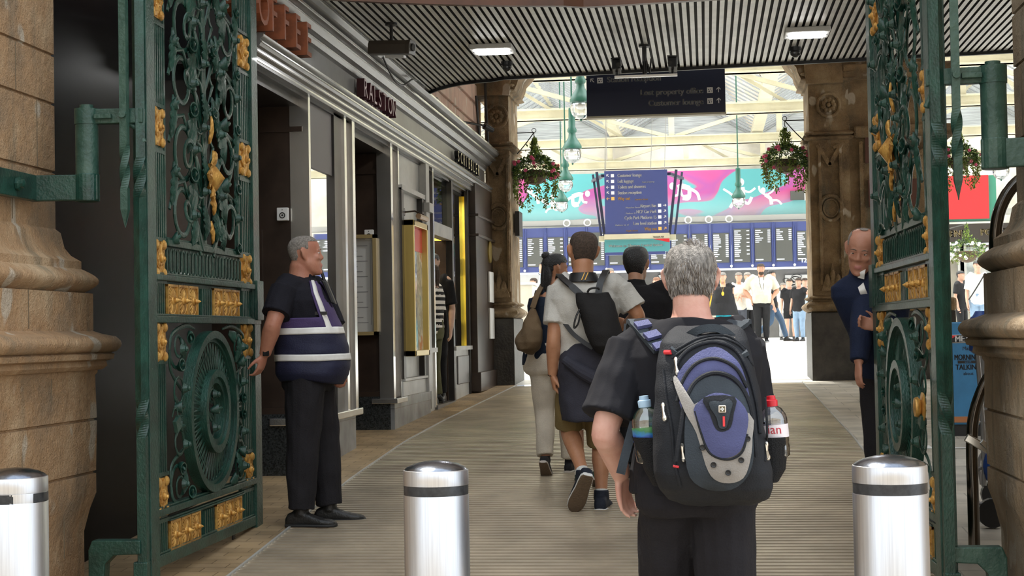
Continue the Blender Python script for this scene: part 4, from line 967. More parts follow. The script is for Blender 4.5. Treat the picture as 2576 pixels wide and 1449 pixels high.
b = MB(); b.cyl((c4.x, 36, c4.z+.6), (c4.x, YS, c4.z+.75), .012, 6); b.cyl((c4.x, 36, c4.z+.6), (c4.x, 36, c4.z+.5), .006, 5); tagb(b, 'basket_bracket', M_black, 'long thin bracket carrying the white flower basket from the far shop', 'bracket')
a_, c_ = at_y(1296, 800, 29.5), at_y(1340, 716, 29.5); ks = thing('kiosk', 'low cream kiosk just inside the concourse by the left pier', 'kiosk', (a_.x-.6, 29.5, gz(29.5)))
b = MB(); b.box((0, 0, 0), (c_.x-a_.x+.6, .8, c_.z-gz(29.5))); b.build('cabinet', M_pale2, ks, bevel=.03)
b = MB(); b.box((-.04, -.04, c_.z-gz(29.5)), (c_.x-a_.x+.64, .84, c_.z-gz(29.5)+.04)); b.build('top', M_white, ks, bevel=.01)
# ================================================================ wrought iron gates
def build_gate():
    G = thing('iron_gate', 'tall green and gold ornamental iron gate leaf folded open on the left', 'gate', (0, 0, 0))
    Z0 = .31; H = lambda z: z-Z0                 # heights are given as world heights, stored from the base of the gate
    P = lambda u, z, w_=0: Vector((w_, u, H(z)))  # u along the leaf, w towards the passage
    U1, U2, U3, U4, UE = .20, .41, 1.80, 2.04, 2.18
    TOP = 4.05
    def part(b, nm, m=M_green, smooth=0, bevel=0): return b.build(nm, m, G, smooth=smooth, bevel=bevel)
    # hinge post: round-cornered with twisted lengths
    def twistbar(b, c, z0, z1, segs, r):
        R = []; n = int((z1-z0)/.012); a = 0
        for i in range(n+1):
            z = z0+(z1-z0)*i/n; tw = any(s0 < z < s1 for s0, s1 in segs); a += .16 if tw else 0
            k = r*(1.0 if not tw else 1.02); R.append([Vector(c)+Vector((2*k*math.cos(a+q*PI/2+PI/4), k*math.sin(a+q*PI/2+PI/4), H(z))) for q in range(4)])
        b.rings(R); return b
    b = MB(); twistbar(b, (.02, .03, 0), .42, TOP, ((1.12, 1.32), (2.33, 2.53), (3.32, 3.5)), .033); part(b, 'twisted_post')
    b = MB(); b.box((-.07, .06, H(.36)), (.08, .19, H(TOP))); b.box((-.07, 0, H(.30)), (.07, .1, H(.5))); part(b, 'hinge_post', bevel=.006)
    b = MB(); b.box((-.08, U4, H(.42)), (.06, UE, H(TOP))); b.box((-.09, U4+.02, H(1.72)), (.09, UE+.03, H(1.97))); part(b, 'meeting_post', bevel=.006)
    # stiles with flutes
    for u0, u1 in ((U1, U2), (U3, U4)):
        b = MB(); b.box((-.03, u0-.01, H(.44)), (.012, u1, H(TOP))); part(b, 'stile')
        for z0, z1 in ((.47, .66), (.92, 1.48), (1.74, 1.90), (2.14, 2.58), (2.84, 3.25), (3.52, 3.9)):
            b = MB(); n = 5
            for i in range(n): uu = u0+.025+(u1-u0-.05)*(i+.5)/n; b.box((.010, uu-.008, H(z0)), (.030, uu+.008, H(z1)))
            b.box((.01, u0+.0, H(z1)), (.034, u1, H(z1)+.02)); b.box((.01, u0+.0, H(z0)-.02), (.034, u1, H(z0)))
            part(b, 'fluted_panel')
    # cross rails
    for z0, z1, d, ua, ub in ((.44, .50, .05, U1, UE), (.70, .735, .07, U1, U4), (1.695, 1.73, .07, U1, UE), (1.915, 1.945, .075, U1, UE), (2.10, 2.135, .06, U2, U3), (.655, .665, .045, U2, U3), (TOP-.05, TOP, .05, U1, UE)):
        b = MB(); b.box((-.03, ua, H(z0)), (d, ub, H(z1))); b.box((-.03, ua, H(z1)), (d*.7, ub, H(z1)+.012)); part(b, 'rail', bevel=.005)
    # frieze of loops
    b = MB(); b.box((-.02, U2, H(1.945)), (.0, U3, H(2.10))); part(b, 'frieze_back')
    n = 22
    for i in range(n):
        uu = U2+(U3-U2)*(i+.5)/n; rr = (U3-U2)/n*.36; pts = []
        for k in range(16):
            a = k*2*PI/16; pts.append(P(uu+rr*math.cos(a), 2.022+(.042 if math.sin(a) >= 0 else -.042)+rr*math.sin(a), .03))
        b = MB(); b.tube(pts, .0075, 5, loop=True); part(b, 'frieze_loop')
    # gold leaf stile plaques
    def plaque(u0, u1, z0, z1, k):
        um, zm = (u0+u1)/2, (z0+z1)/2; hw, hz = (u1-u0)/2-.012, (z1-z0)/2
        b = MB(); b.box((.005, um-hw, H(z0)), (.022, um+hw, H(z1)))
        for su in (-1, 1):
            for sz in (-1, 1): b.ell(P(um+su*hw*.62, zm+sz*hz*.80, .035), (.032, .027, .027), 10, 8)
        b.prism([(um-hw*.95, H(zm)), (um, H(zm)-hz*.85), (um+hw*.95, H(zm)), (um, H(zm)+hz*.85)], (.022, 0, 0), (0, 1, 0), (0, 0, 1), (.018, 0, 0))
        b.tube([P(um+hw*.9*c, zm+hz*.8*s, .04) for c, s in ((1, 0), (0, 1), (-1, 0), (0, -1))], .006, 5, loop=True)
        b.ell(P(um, zm, .055), (.03, .022, .022), 10, 8); b.ell(P(um, zm, .085), (.015, .011, .011), 8, 6)
        for i in range(8): a = i*PI/4; b.ell(P(um+hw*.42*math.cos(a), zm+hz*.30*math.sin(a), .042), (.012, .016, .016), 6, 5)
        for s in (-1, 1):
            for q in range(3): b.ell(P(um+s*hw*.1*q, zm+s*hz*(.5+.14*q), .04), (.012, .012, .02), 6, 5)
        part(b, 'gilt_plaque', M_gold, smooth=1)
    for k, (z0, z1) in enumerate(((.70, .89), (1.50, 1.69), (1.935, 2.12), (2.62, 2.81), (3.29, 3.48))):
        plaque(U1, U2, z0, z1, k); plaque(U3, U4, z0, z1, k)
    # gold rosette tiles (two rows of two triplets)
    for zc, hz in ((1.815, .085), (.575, .078)):
        b = MB(); b.box((-.025, U2, H(zc-hz)-.01), (.0, U3, H(zc+hz)+.012)); part(b, 'tile_back')
        for ua in (.425, 1.24):
            for k in range(3):
                uc = ua+.085+.175*k; hw = .083
                b = MB()
                for a0, a1, c0, c1 in ((-hw, -hw+.012, -hz, hz), (hw-.012, hw, -hz, hz), (-hw, hw, -hz, -hz+.012), (-hw, hw, hz-.012, hz)): b.box((.0, uc+a0, H(zc)+c0), (.035, uc+a1, H(zc)+c1))
                b.box((0, uc-hw, H(zc)-hz), (.008, uc+hw, H(zc)+hz))
                for i in range(18):
                    a = i*2*PI/18; d = P(uc+.072*math.cos(a), zc+.074*math.sin(a), .012); b.tube([P(uc+.012*math.cos(a), zc+.012*math.sin(a), .03), P(uc+.045*math.cos(a), zc+.045*math.sin(a), .03), d], [.004, .009, .008], 5)
                b.tube([P(uc+.073*math.cos(a), zc+.076*math.sin(a), .022) for a in [i*PI/12 for i in range(24)]], .006, 5, loop=True)
                b.lathe([(.022, .01), (.024, .045), (.014, .055), (.018, .068), (.012, .085), (.0, .12)], 10, P(uc, zc, 0), (1, 0, 0))
                part(b, 'gilt_rosette', M_gold, smooth=50)
        b = MB(); n = 5
        for i in range(n): uu = .99+.02+(.2)*(i+.5)/n; b.box((.0, uu-.010, H(zc)-hz+.01), (.03, uu+.010, H(zc)+hz-.01))
        part(b, 'fluted_panel')
    # wheel
    wc = P(1.15, 1.195)
    def ringx(r0, r1, w0, w1, nm, n=56):
        b = MB(); R = []
        for i in range(n):
            a = 2*PI*i/n; e = Vector((0, math.cos(a), math.sin(a))); R.append([wc+e*r0+Vector((w0, 0, 0)), wc+e*r1+Vector((w0, 0, 0)), wc+e*r1+Vector((w1, 0, 0)), wc+e*r0+Vector((w1, 0, 0))])
        b.rings(R, loop=True); return part(b, nm, smooth=40)
    ringx(.415, .458, -.02, .10, 'wheel_rim'); ringx(.395, .42, -.01, .06, 'wheel_inner_rim'); ringx(.195, .238, -.02, .13, 'wheel_hub_ring'); ringx(.16, .20, -.01, .10, 'wheel_hub_inner_ring')
    n = 44
    for i in range(n):
        a = 2*PI*(i+.5)/n; e = Vector((0, math.cos(a), math.sin(a))); s = Vector((0, -math.sin(a), math.cos(a)))
        b = MB(); q = .5*2*PI*.4/n*.78
        b.tube([wc+e*.225+Vector((.06, 0, 0)), wc+e*.30+s*q*.35+Vector((.045, 0, 0)), wc+e*.385+s*q+Vector((.03, 0, 0)), wc+e*.402+Vector((.028, 0, 0)), wc+e*.385-s*q+Vector((.03, 0, 0)), wc+e*.30-s*q*.35+Vector((.045, 0, 0)), wc+e*.225+Vector((.06, 0, 0))], .0065, 5); part(b, 'spoke')
    def scroll(c, r, turns, dirn, a0, rad=.016, rise=.10, tail=None, ribbon=True):
        """volute: c centre (Vector), climbs towards the passage as it winds in; tail: points the outer end runs on to"""
        pts = []; n = int(18*turns)
        for i in range(n+1):
            t = i/n; rr = r*(1-t)**.85+.012; a = a0+dirn*t*turns*2*PI; pts.append(c+Vector((rise*t*t, rr*math.cos(a), rr*math.sin(a))))
        rads = [rad]*(len(pts))
        if tail: T = spline([Vector(p) for p in tail]+[pts[0]], 6); pts = T[:-1]+pts; rads = [rad*(.5+.6*min(1, i/6)) for i in range(len(T)-1)]+rads
        rads = [q*(1-.35*i/len(rads)) for i, q in enumerate(rads)]
        b = MB(); b.tube(pts, rads, 7); 
        e = c+Vector((rise, 0, 0)); b.tube([e, e+Vector((.045, 0, 0))], [.03, .016], 10, cap=True); b.ell(e+Vector((.055, 0, 0)), (.02, .016, .016), 8, 6)
        part(b, 'scroll', smooth=1)
    def cup(c, d, r=.035, L=.075):
        b = MB(); b.lathe([(r*.45, 0), (r*.6, L*.2), (r*.95, L*.7), (r, L), (r*.8, L), (r*.6, L*.6), (.001, L*.5)], 12, c, d); b.lathe([(r*.3, L*.4), (r*.32, L*1.2), (r*.1, L*1.35)], 8, c, d); part(b, 'scroll_cup', smooth=50)
    def leaf(c, d, L, Wd, lift=.05, m=M_green, nm='acanthus_leaf', lobes=5):
        c, d = Vector(c), Vector(d).normalized(); s = Vector((1, 0, 0)).cross(d).normalized(); b = MB(); rows = []; N = 22
        for i in range(N+1):
            t = i/N; wdt = Wd*(math.sin(PI*min(1, t*1.02+.02))**.75)*(.72+.34*abs(math.sin(t*lobes*PI))) ; sp = c+d*L*t+Vector((.03+lift*math.sin(t*PI*.9), 0, 0)); rw = []
            for k in range(-4, 5): q = k/4; rw.append(sp+s*wdt*q+Vector((-.35*wdt*q*q+.012*abs(math.cos(q*PI*2)), 0, 0)))
            rows.append(rw)
        front = rows; A = [[b.av(p) for p in r] for r in front]; B = [[b.av(p-Vector((.012, 0, 0))) for p in r] for r in front]
        for i in range(N):
            for k in range(8): b.af((A[i][k], A[i][k+1], A[i+1][k+1], A[i+1][k])); b.af((B[i][k], B[i+1][k], B[i+1][k+1], B[i][k+1]))
            for k in (0, 8): b.af((A[i][k], A[i+1][k], B[i+1][k], B[i][k]))
        for i in (0, N):
            for k in range(8): b.af((A[i][k], B[i][k], B[i][k+1], A[i][k+1]))
        part(b, nm, m, smooth=50)
    # spandrel scrolls round the wheel
    for su in (-1, 1):
        for sz in (-1, 1):
            cu, cz = 1.15+su*.56, 1.195+sz*.36
            scroll(P(cu+su*.02, cz, .02), .10, 1.6, -su*sz, PI/2*(1-su)+.0, .013, .06, tail=[P(cu-su*.30, 1.195+sz*.47, .02), P(cu-su*.12, 1.195+sz*.485, .03), P(cu+su*.10, 1.195+sz*.44, .03)])
            scroll(P(cu+su*.0, 1.195+sz*.15, .02), .085, 1.4, su*sz, -PI/2*(1+su)-.3, .012, .07, tail=[P(cu+su*.12, 1.195+sz*.42, .02), P(cu+su*.125, 1.195+sz*.26, .02)])
            cup(P(cu-su*.19, 1.195+sz*.445, .03), (.5, su*.5, -sz*.3), .038); cup(P(cu+.01*su, 1.195+sz*.26, .03), (.8, .3*su, sz*.2), .036)
            cup(P(cu+su*.06, 1.195+sz*.05, .02), (.9, -.4*su, 0), .032)
            leaf(P(cu-su*.06, 1.195+sz*.27, 0), (0, su*.3, sz*1), .16, .05)
        b = MB()
        for i in range(7): q = (i-3)*.13; b.tube([P(1.15+su*.46, 1.195, .03), P(1.15+su*.62, 1.195+q*.28, .03)], .008, 5)
        part(b, 'fan')
    # monogram in the hub
    scroll(P(1.15, 1.10, .02), .075, 1.5, 1, 0, .014, .05, tail=[P(1.09, 1.30, .03), P(1.2, 1.25, .04)]); scroll(P(1.16, 1.29, .02), .06, 1.5, -1, PI, .013, .05, tail=[P(1.24, 1.1, .03), P(1.08, 1.18, .05)])
    cup(P(1.12, 1.2, .05), (.9, .35, .1), .03, .09)
    # upper scrollwork, mirrored about a central stem
    um = 1.105
    b = MB()
    for du, r in ((-.03, .02), (.03, .02), (0, .026)): b.tube([P(um+du, 2.13, .0), P(um+du*.6, 2.6, .02), P(um+du, TOP-.05, .0)], r, 8)
    part(b, 'stem', smooth=1)
    for ua in (U2, U3-.025): b = MB(); b.box((-.03, ua, H(2.12)), (.02, ua+.025, H(TOP))); part(b, 'panel_frame')
    tiers = [(2.30, .15, 1.9), (2.66, .165, 2.1), (3.02, .15, 1.8), (3.36, .16, 2.0), (3.74, .15, 1.9)]
    for k, (z, r, tn) in enumerate(tiers):
        for su in (-1, 1):
            o = .09*(k % 2)
            c = P(um+su*(.42-.03*(k % 2)), z+.02*su, .02)
            scroll(c, r, tn, su*(1 if k % 2 else -1), PI if su > 0 else 0, .021, .14, tail=[P(um+su*.03, max(z-.33, 2.14), .02), P(um+su*.10, z-.18, .05), P(um+su*.2, z-.05, .05)])
            scroll(P(um+su*.16, z+.13, .03), .065, 1.3, -su, -PI/2, .014, .09, tail=[P(um+su*.04, z-.1, .03), P(um+su*.1, z+.02, .05)])
            cup(P(um+su*.27, z+.19, .04), (.8, su*.5, .25), .045, .09); cup(P(um+su*.07, z+.22, .05), (.9, -su*.2, .3), .036, .08)
            cup(P(um+su*.60, z-.17, .03), (.85, -su*.3, .3), .036, .07)
            leaf(P(um+su*.22, z-.12+(.12 if k == 0 else 0), .0), (0, su*.45, -1), .20 if k == 0 else .30, .07 if k == 0 else .085, .06); leaf(P(um+su*.60, z+.02, .0), (0, -su*.1, 1), .24, .055, .04); leaf(P(um+su*.08, z-.02+(.08 if k == 0 else 0), .03), (0, su*.15, -1), .20, .06, .06)
            b = MB(); b.ell(P(um+su*.24, z-.02, .06), (.028, .028, .02), 10, 8); b.tube([P(um+su*.12, z-.22, .04), P(um+su*.22, z-.05, .06), P(um+su*.40, z+.17, .04), P(um+su*.56, z+.14, .03), P(um+su*.62, z+.0, .02)], .014, 7); part(b, 'tendril', smooth=1)
    # gilt flame ornament on the stem
    b0 = len(G.children)
    leaf(P(um+.02, 2.56, .06), (.35, -.5, .9), .14, .07, .05, M_gold, 'gilt_leaf', 4); leaf(P(um-.02, 2.50, .06), (.3, -.9, .2), .15, .06, .05, M_gold, 'gilt_leaf', 4); leaf(P(um, 2.48, .06), (.3, -.6, -.5), .12, .05, .05, M_gold, 'gilt_leaf', 3)
    leaf(P(um, 2.44, .07), (.1, 0, -1), .13, .05, .03, M_gold, 'gilt_leaf', 3); leaf(P(um+.01, 2.28, .05), (.1, .05, -1), .13, .035, .02, M_gold, 'gilt_leaf', 3); leaf(P(um, 2.72, .05), (.1, .0, 1), .16, .035, .03, M_gold, 'gilt_leaf', 3)
    b = MB(); b.lathe([(.045, 0), (.085, .03), (.09, .06), (.06, .09), (.075, .10), (.07, .115), (.0, .22)], 14, P(um, 2.52, .04), (1, .0, 0)); part(b, 'gilt_boss', M_gold, smooth=40)
    # padlock on the wheel side
    b = MB(); b.obox(P(.47, 1.16, .09), (.02, 0, 0), (0, .035, .015), (0, -.015, .03)); b.tube([P(.43, 1.2, .06), P(.43, 1.24, .08), P(.46, 1.25, .09), P(.48, 1.2, .09)], .007, 6); part(b, 'padlock', M_greenworn)
    # stay foot and drop bolt
    b = MB(); b.box((-.02, 1.62, H(.33)), (.0, 1.66, H(.48))); part(b, 'drop_bolt', M_black)
    return G
def hinge_set(side, label_arm, xp, yh, xface, zg):
    """xp: x of the leaf; side -1 left, +1 right"""
    o = thing('pintle_bracket', label_arm, 'bracket', (xp+side*.30, yh, 2.45))
    b = MB(); b.cyl((0, 0, -.02), (0, 0, .25), .058, 24); b.cyl((0, 0, .25), (0, 0, .33), .062, 24); b.cyl((0, 0, .33), (0, 0, .35), .035, 16); b.build('knuckle', M_greenworn, o, smooth=40)
    b = MB(); b.bar((0, 0, .29), (-side*.30, 0, .285), .05, .075, (0, 0, 1)); b.tube([(-side*.22, 0, .25), (-side*.27, 0, .22), (-side*.3, 0, .15)], .016, 6); b.build('arm', M_greenworn, o, bevel=.005)
    b = MB(); b.obox((-side*.10, -.04, .285), (.045, 0, 0), (0, .01, 0), (0, 0, .012)); b.build('bolt', M_greenworn, o, bevel=.003)
    # strap to the pier: from the knuckle foot outwards, then along the pier face to the street
    b = MB(); xo = xface-(xp+side*.30)
    b.bar((-side*.06, 0, -.07), (xo-side*.03, -.05, -.07), .05, .13, (0, 0, 1)); b.cyl((0, 0, -.14), (0, 0, 0), .062, 20); b.bar((xo-side*.03, -.02, -.07), (xo-side*.03, -1.9, -.07), .045, .13, (0, 0, 1))
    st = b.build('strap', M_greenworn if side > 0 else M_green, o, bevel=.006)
    for q in (-.3, -.62, -1.0, -1.5):
        b = MB(); b.lathe([(.035, 0), (.035, .012), (.022, .02), (.022, .035), (.0, .04)], 8, (xo-side*.055, q, -.07), (-side, 0, 0)); b.build('stud_bolt', M_green, o)
    # spear: twisted vertical bar with a point
    s = thing('spear_bar', 'x', 'spear bar', (xp+(-.08 if side < 0 else .125), yh-.06, 2.17))
    b = MB(); R = []; a = 0
    for i in range(160):
        z = .09+i*.0125; tw = .20 < z < .42 or 1.15 < z < 1.4; a += .17 if tw else 0; R.append([Vector((.026*math.cos(a+q*PI/2+PI/4), .026*math.sin(a+q*PI/2+PI/4), z)) for q in range(4)])
    R.insert(0, [Vector((.002*math.cos(q*PI/2), .002*math.sin(q*PI/2), 0)) for q in range(4)]); b.rings(R); b.build('bar', M_greenworn, s)
    b = MB(); b.cyl((0, -.035, .565), (0, .02, .565), .018, 10); b.build('rivet', M_greenworn, s)
    # bracket foot at the bottom
    f = thing('gate_stay', 'x', 'bracket', (xp+side*.28, yh, gz(yh)))
    b = MB(); zz = .61-gz(yh)
    pts = [(0, -.05), (.0, zz-.05), (.02, zz), (.27, zz), (.27, zz-.07), (.13, zz-.075), (.085, zz-.12), (.08, zz-.2), (.06, -.05)]
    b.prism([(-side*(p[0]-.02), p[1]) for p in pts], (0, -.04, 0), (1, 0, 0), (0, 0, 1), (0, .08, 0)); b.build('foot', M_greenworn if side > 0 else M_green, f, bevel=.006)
    return o, s, f
GL = build_gate()
GRt = copy_tree(GL)
GL.location = (-2.825, 7.67, .31); GL.rotation_euler = (0, 0, math.radians(.5)); GL.scale = (.5, 1, 1)
GRt.location = (1.07, 7.32, .31); GRt.scale = (-.5, 1.0, 1); GRt.rotation_euler = (0, 0, math.radians(1.9))
GRt['label'] = 'tall green and gold ornamental iron gate leaf folded open on the right'
b = MB(); b.lathe([(.07, .0), (.072, .012), (.055, .02), (.03, .025), (.035, .03), (.05, .055), (.045, .085), (.0, .10)], 18, (0.07, .46, 1.22-.31), (1, 0, 0), up=(0, 0, 1)); k = b.build('gilt_knob', M_gold, GRt, smooth=40)
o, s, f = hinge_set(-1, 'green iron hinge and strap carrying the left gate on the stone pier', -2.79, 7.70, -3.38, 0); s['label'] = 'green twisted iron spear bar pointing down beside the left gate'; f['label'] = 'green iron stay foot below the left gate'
o, s, f = hinge_set(1, 'green iron hinge and strap carrying the right gate on the stone pier', 1.015, 7.40, 1.54, 0); s['label'] = 'green twisted iron spear bar pointing down beside the right gate'; f['label'] = 'green iron stay foot below the right gate'
# ================================================================ bollards
RD = math.radians
def bollard(px, py_top, Y, label, tape='full'):
    p = at_y(px, py_top, Y); g = gz(Y); t = thing('bollard', label, 'bollard', (p.x, Y, g)); h = p.z-g; r = .105
    b = MB(); b.lathe([(r, 0), (r, h-.102), (r*.985, h-.10)], 64); b.build('body', M_steel, t, smooth=40)
    b = MB(); b.lathe([(r*.985, h-.10), (r*.99, h-.072), (r*.985, h-.07)], 64); b.build('reflective_band', M_tape if tape == 'full' else M_steel, t, smooth=40)
    if tape != 'full':
        for a0, a1 in ((-180, 22), (58, 110)):
            b = MB(); n = int((a1-a0)/2); jag = [.0, .35, .1, .5, .25]
            for k in range(n):
                i = []
                for a_, z_ in ((a0+2*k, h-.100), (a0+2*k+2, h-.100), (a0+2*k+2, h-.071), (a0+2*k, h-.071)):
                    if k > n-4: z_ = z_+(.004*jag[k % 5] if z_ < h-.09 else -.018*jag[(k+1) % 5])
                    i.append(b.av((r*1.002*math.sin(RD(a_)), -r*1.002*math.cos(RD(a_)), z_)))
                b.af(i)
            b.build('torn_band', M_tape, t, smooth=40)
    b = MB(); b.lathe([(r*.985, h-.07), (r, h-.069), (r, h-.024), (r*.985, h-.022), (r*.97, h-.021)], 64); b.build('collar', M_steel, t, smooth=40)
    b = MB(); b.lathe([(r*.97, h-.021), (r*.9, h-.014), (r*.7, h-.004), (r*.4, h+.004), (.001, h+.008)], 48); b.build('cap', M_steelcap, t, smooth=60)
    return t
bollard(1096, 1164, 5.05, 'brushed steel bollard in the middle, in front of the ribbed matting')
bollard(2237, 1150, 4.62, 'brushed steel bollard at the right, in front of the right gate')
bollard(36, 1182, 4.9, 'brushed steel bollard at the left edge with torn black band', 'torn')
# dark tube hoop with bright clamp
pj = at_g(2452, 1405)
t = thing('tubular_hoop', 'dark steel tube hoop with a bright clamp beside the right pier', 'hoop rail', pj)
def zr(py, Y=8.6): return at_y(2452, py, pj.y).z-pj.z
x0 = 0
b = MB(); b.tube(spline([(0, 0, 0), (0, 0, .35), (0, 0, zr(1130)), (.01, 0, zr(1060)), (.045, 0, zr(1000)), (.11, 0, zr(940)), (.20, 0, zr(900)), (.32, 0, zr(880)), (.45, 0, zr(900))], 6), .031, 16); b.cyl((0, 0, 0), (0, 0, .012), .07, 20)
M_dst = mat('dark_steel', (.16, .145, .13), .18, 1.); b.build('tube', M_dst, t, smooth=40)
b = MB(); b.bar((-.035, -.035, zr(1098)), (.14, -.05, zr(1148)), .02, .045); b.bar((.04, -.04, zr(1108)), (.16, -.05, zr(1165)), .03, .03); b.build('clamp', M_chrome, t, bevel=.006)
q = at_y(2545, 560, 8.75)
b = MB(); P = spline([(-.09, 0, -.16), (-.085, 0, -.05), (-.06, 0, .07), (.0, 0, .18), (.09, 0, .25), (.2, 0, .27)], 6); b.tube(P, .034, 14)
o = tagb(b, 'curved_tube', M_dst, 'upper curved dark steel tube behind the moulding of the right pier', 'hoop rail', smooth=40); o.location = q
# luggage trolleys (grey tubes, blue grips) parked behind the pier
def trolley(x, y, label):
    g = gz(y); t = thing('luggage_trolley', label, 'luggage trolley', (x, y, g)); M_tt = mat('trolley_grey', (.33, .33, .33), .35, .6); M_tb = mat('trolley_blue', (.02, .07, .30), .4)
    b = MB()
    for dx in (0, .07): b.tube(spline([(dx, 0, .25), (dx*.9, 0, .6), (dx-.02, .0, 1.05)], 5), .014, 8)
    b.tube([(-.02, 0, .62), (.1, 0, .62)], .01, 6); b.tube([(-.02, 0, .82), (.1, 0, .82)], .01, 6); b.tube(spline([(-.04, 0, .15), (-.05, .0, .3), (.0, .0, .36), (.1, 0, .34)], 5), .011, 6); b.tube([(-.04, 0, .15), (.1, 0, .12)], .012, 6); b.build('frame', M_tt, t, smooth=40)
    b = MB(); b.lathe([(.02, 0), (.045, .02), (.045, .12), (.06, .17), (.03, .22)], 12, (-.02, 0, 1.02)); b.build('grip', M_tb, t, smooth=40)
    b = MB(); b.ell((.05, 0, .36), (.06, .06, .1), 12, 8); b.build('wheel_guard', M_tb, t, smooth=1)
    b = MB(); b.cyl((.04, -.03, .09), (.04, .03, .09), .085, 18); b.build('wheel', M_black, t)
    return t
pt = at_y(2470, 1000, 9.6); trolley(pt.x, 9.6, 'grey luggage trolley with blue grip standing beside the dark hoop')
trolley(pt.x+.14, 10.3, 'second luggage trolley, behind the nearer one at the right pier')
# ================================================================ people: body, clothing and hair as continuous surfaces
def skin(n, c, c2=None): return mat('skin_'+n, c, .5, var=0 if c2 else .08, col2=c2, vscale=9, bump=.08, bscale=160, sss=.06)
def cloth(n, c, rough=.85, var=.12, bump=.25, bs=120, **k): return mat('cloth_'+n, c, rough, var=var, vscale=5, bump=bump, bscale=bs, spec=.25, **k)
M_lip = mat('lips', (.50, .20, .17), .5); M_eyew = mat('eye_white', (.75, .75, .73), .3); M_iris = mat('iris', (.03, .02, .015), .2)
M_tread = mat('shoe_tread', (.16, .11, .07), .8, bump=.6, bscale=90)
HEADR = [(-.004, .018, .080, .045), (.004, .034, .088, .02), (.018, .047, .0905, -.015), (.035, .056, .089, -.04), (.052, .061, .090, -.055), (.072, .065, .088, -.072), (.10, .0695, .085, -.088), (.125, .0735, .080, -.098),
         (.150, .0765, .086, -.104), (.175, .0775, .084, -.104), (.198, .073, .073, -.096), (.216, .061, .056, -.078), (.228, .042, .034, -.052), (.234, .018, .010, -.024)]
def head_ring(z, hw, yf, yb, e=0, n=28):
    out = []; c = (yf+yb)/2; d = (yf-yb)/2
    for i in range(n):
        a = 2*PI*i/n; s, co = math.sin(a), math.cos(a)
        x = (hw+e)*math.copysign(abs(co)**.86, co); y = c+(d+e)*math.copysign(abs(s)**.9, s)
        if y > c: x *= 1-.16*((y-c)/d)**2 if d > 0 else 1
        out.append(Vector((x, y, z)))
    return out
def add_head(mb, T, face=True, jowl=1.0):
    mb.rings([[T @ p for p in head_ring(z, hw*(jowl if z < .09 else 1), yf, yb)] for z, hw, yf, yb in HEADR])
    R3 = T.to_3x3()
    def E(c, r, n=12, m=8, R=None): mb.ell(T @ Vector(c), tuple(r), n, m, R3 if R is None else R3 @ R)
    if face:
        mb.rings([[T @ Vector((w*math.cos(a), y0+d*math.sin(a), z)) for a in [k*PI/6 for k in range(12)]] for z, w, y0, d in
                  ((.150, .009, .079, .010), (.13, .009, .080, .013), (.112, .012, .084, .018), (.099, .0165, .086, .023), (.090, .017, .084, .020), (.085, .010, .082, .012))])
        for s in (-1, 1):
            E((s*.0155, .089, .093), (.0075, .009, .007), 8, 6); E((s*.031, .083, .142), (.019, .0075, .0062), 10, 6); E((s*.036, .070, .100), (.022, .018, .02), 10, 6)
        for s in (-1, 1): E((s*.031, .0785, .1345), (.0135, .0095, .0055), 10, 6); E((s*.031, .0780, .1205), (.0125, .0090, .0045), 10, 6)
        E((0, .090, .0585), (.021, .0085, .0058), 12, 6); E((0, .089, .0485), (.019, .009, .0062), 12, 6); E((0, .084, .014), (.020, .014, .014), 10, 6)
    for s in (-1, 1):
        mb.tube([T @ Vector(p) for p in ((s*.074, .006, .085), (s*.083, .003, .098), (s*.093, -.008, .125), (s*.097, -.018, .147), (s*.090, -.014, .158), (s*.078, .002, .152), (s*.076, .006, .13))], [.006, .0065, .0065, .0065, .006, .005, .005], 7)
        E((s*.084, -.006, .124), (.008, .014, .028), 8, 6)
def add_hand(mb, w, d, nrm, side, H, curl=.35, splay=.10, thumb=1.0):
    """w wrist, d direction of the fingers, nrm the way the palm faces"""
    d = Vector(d).normalized(); nrm = Vector(nrm); nrm = (nrm-d*nrm.dot(d)).normalized(); s = d.cross(nrm)*side; k = H/1.75   # s points to the thumb side
    R = []
    for t, wd, th in ((-.01, .026, .019), (.015, .031, .018), (.04, .039, .0155), (.07, .042, .0135), (.092, .040, .011)):
        R.append([w+(d*t+s*wd*math.cos(a)+nrm*th*math.sin(a))*k for a in [i*PI/7 for i in range(14)]])
    mb.rings(R)
    for q, (off, L, r) in enumerate(((.030, .072, .0088), (.010, .080, .0090), (-.010, .075, .0086), (-.029, .060, .0078))):
        p = w+(d*.085+s*off)*k; dd = (d+s*off*splay*8).normalized(); P = [p-dd*.012*k]; a = curl*.55; cr = curl*(1+.12*q)
        for f in (.45, .30, .25):
            v = dd*math.cos(a)+nrm*math.sin(a); P.append(P[-1]+v*(L*f+(.012 if f == .45 else 0))*k); a += cr
        mb.tube(spline(P, 3), [r*k*1.05, r*k, r*k*.95, r*k*.72], 8)
        mb.ell(P[-1], (r*k*.75,)*3, 8, 6)
    p = w+(d*.022+s*.028+nrm*.006)*k; v = (d*.75+s*.62*thumb+nrm*.38).normalized(); v2 = (d*.93+s*.15*thumb+nrm*.32).normalized()
    P = [p-v*.012*k, p+v*.032*k, p+v*.052*k+v2*.012*k, p+v*.055*k+v2*.042*k]; mb.tube(spline(P, 3), [.0145*k, .0125*k, .0105*k, .0078*k], 8); mb.ell(P[-1], (.0082*k,)*3, 8, 6)
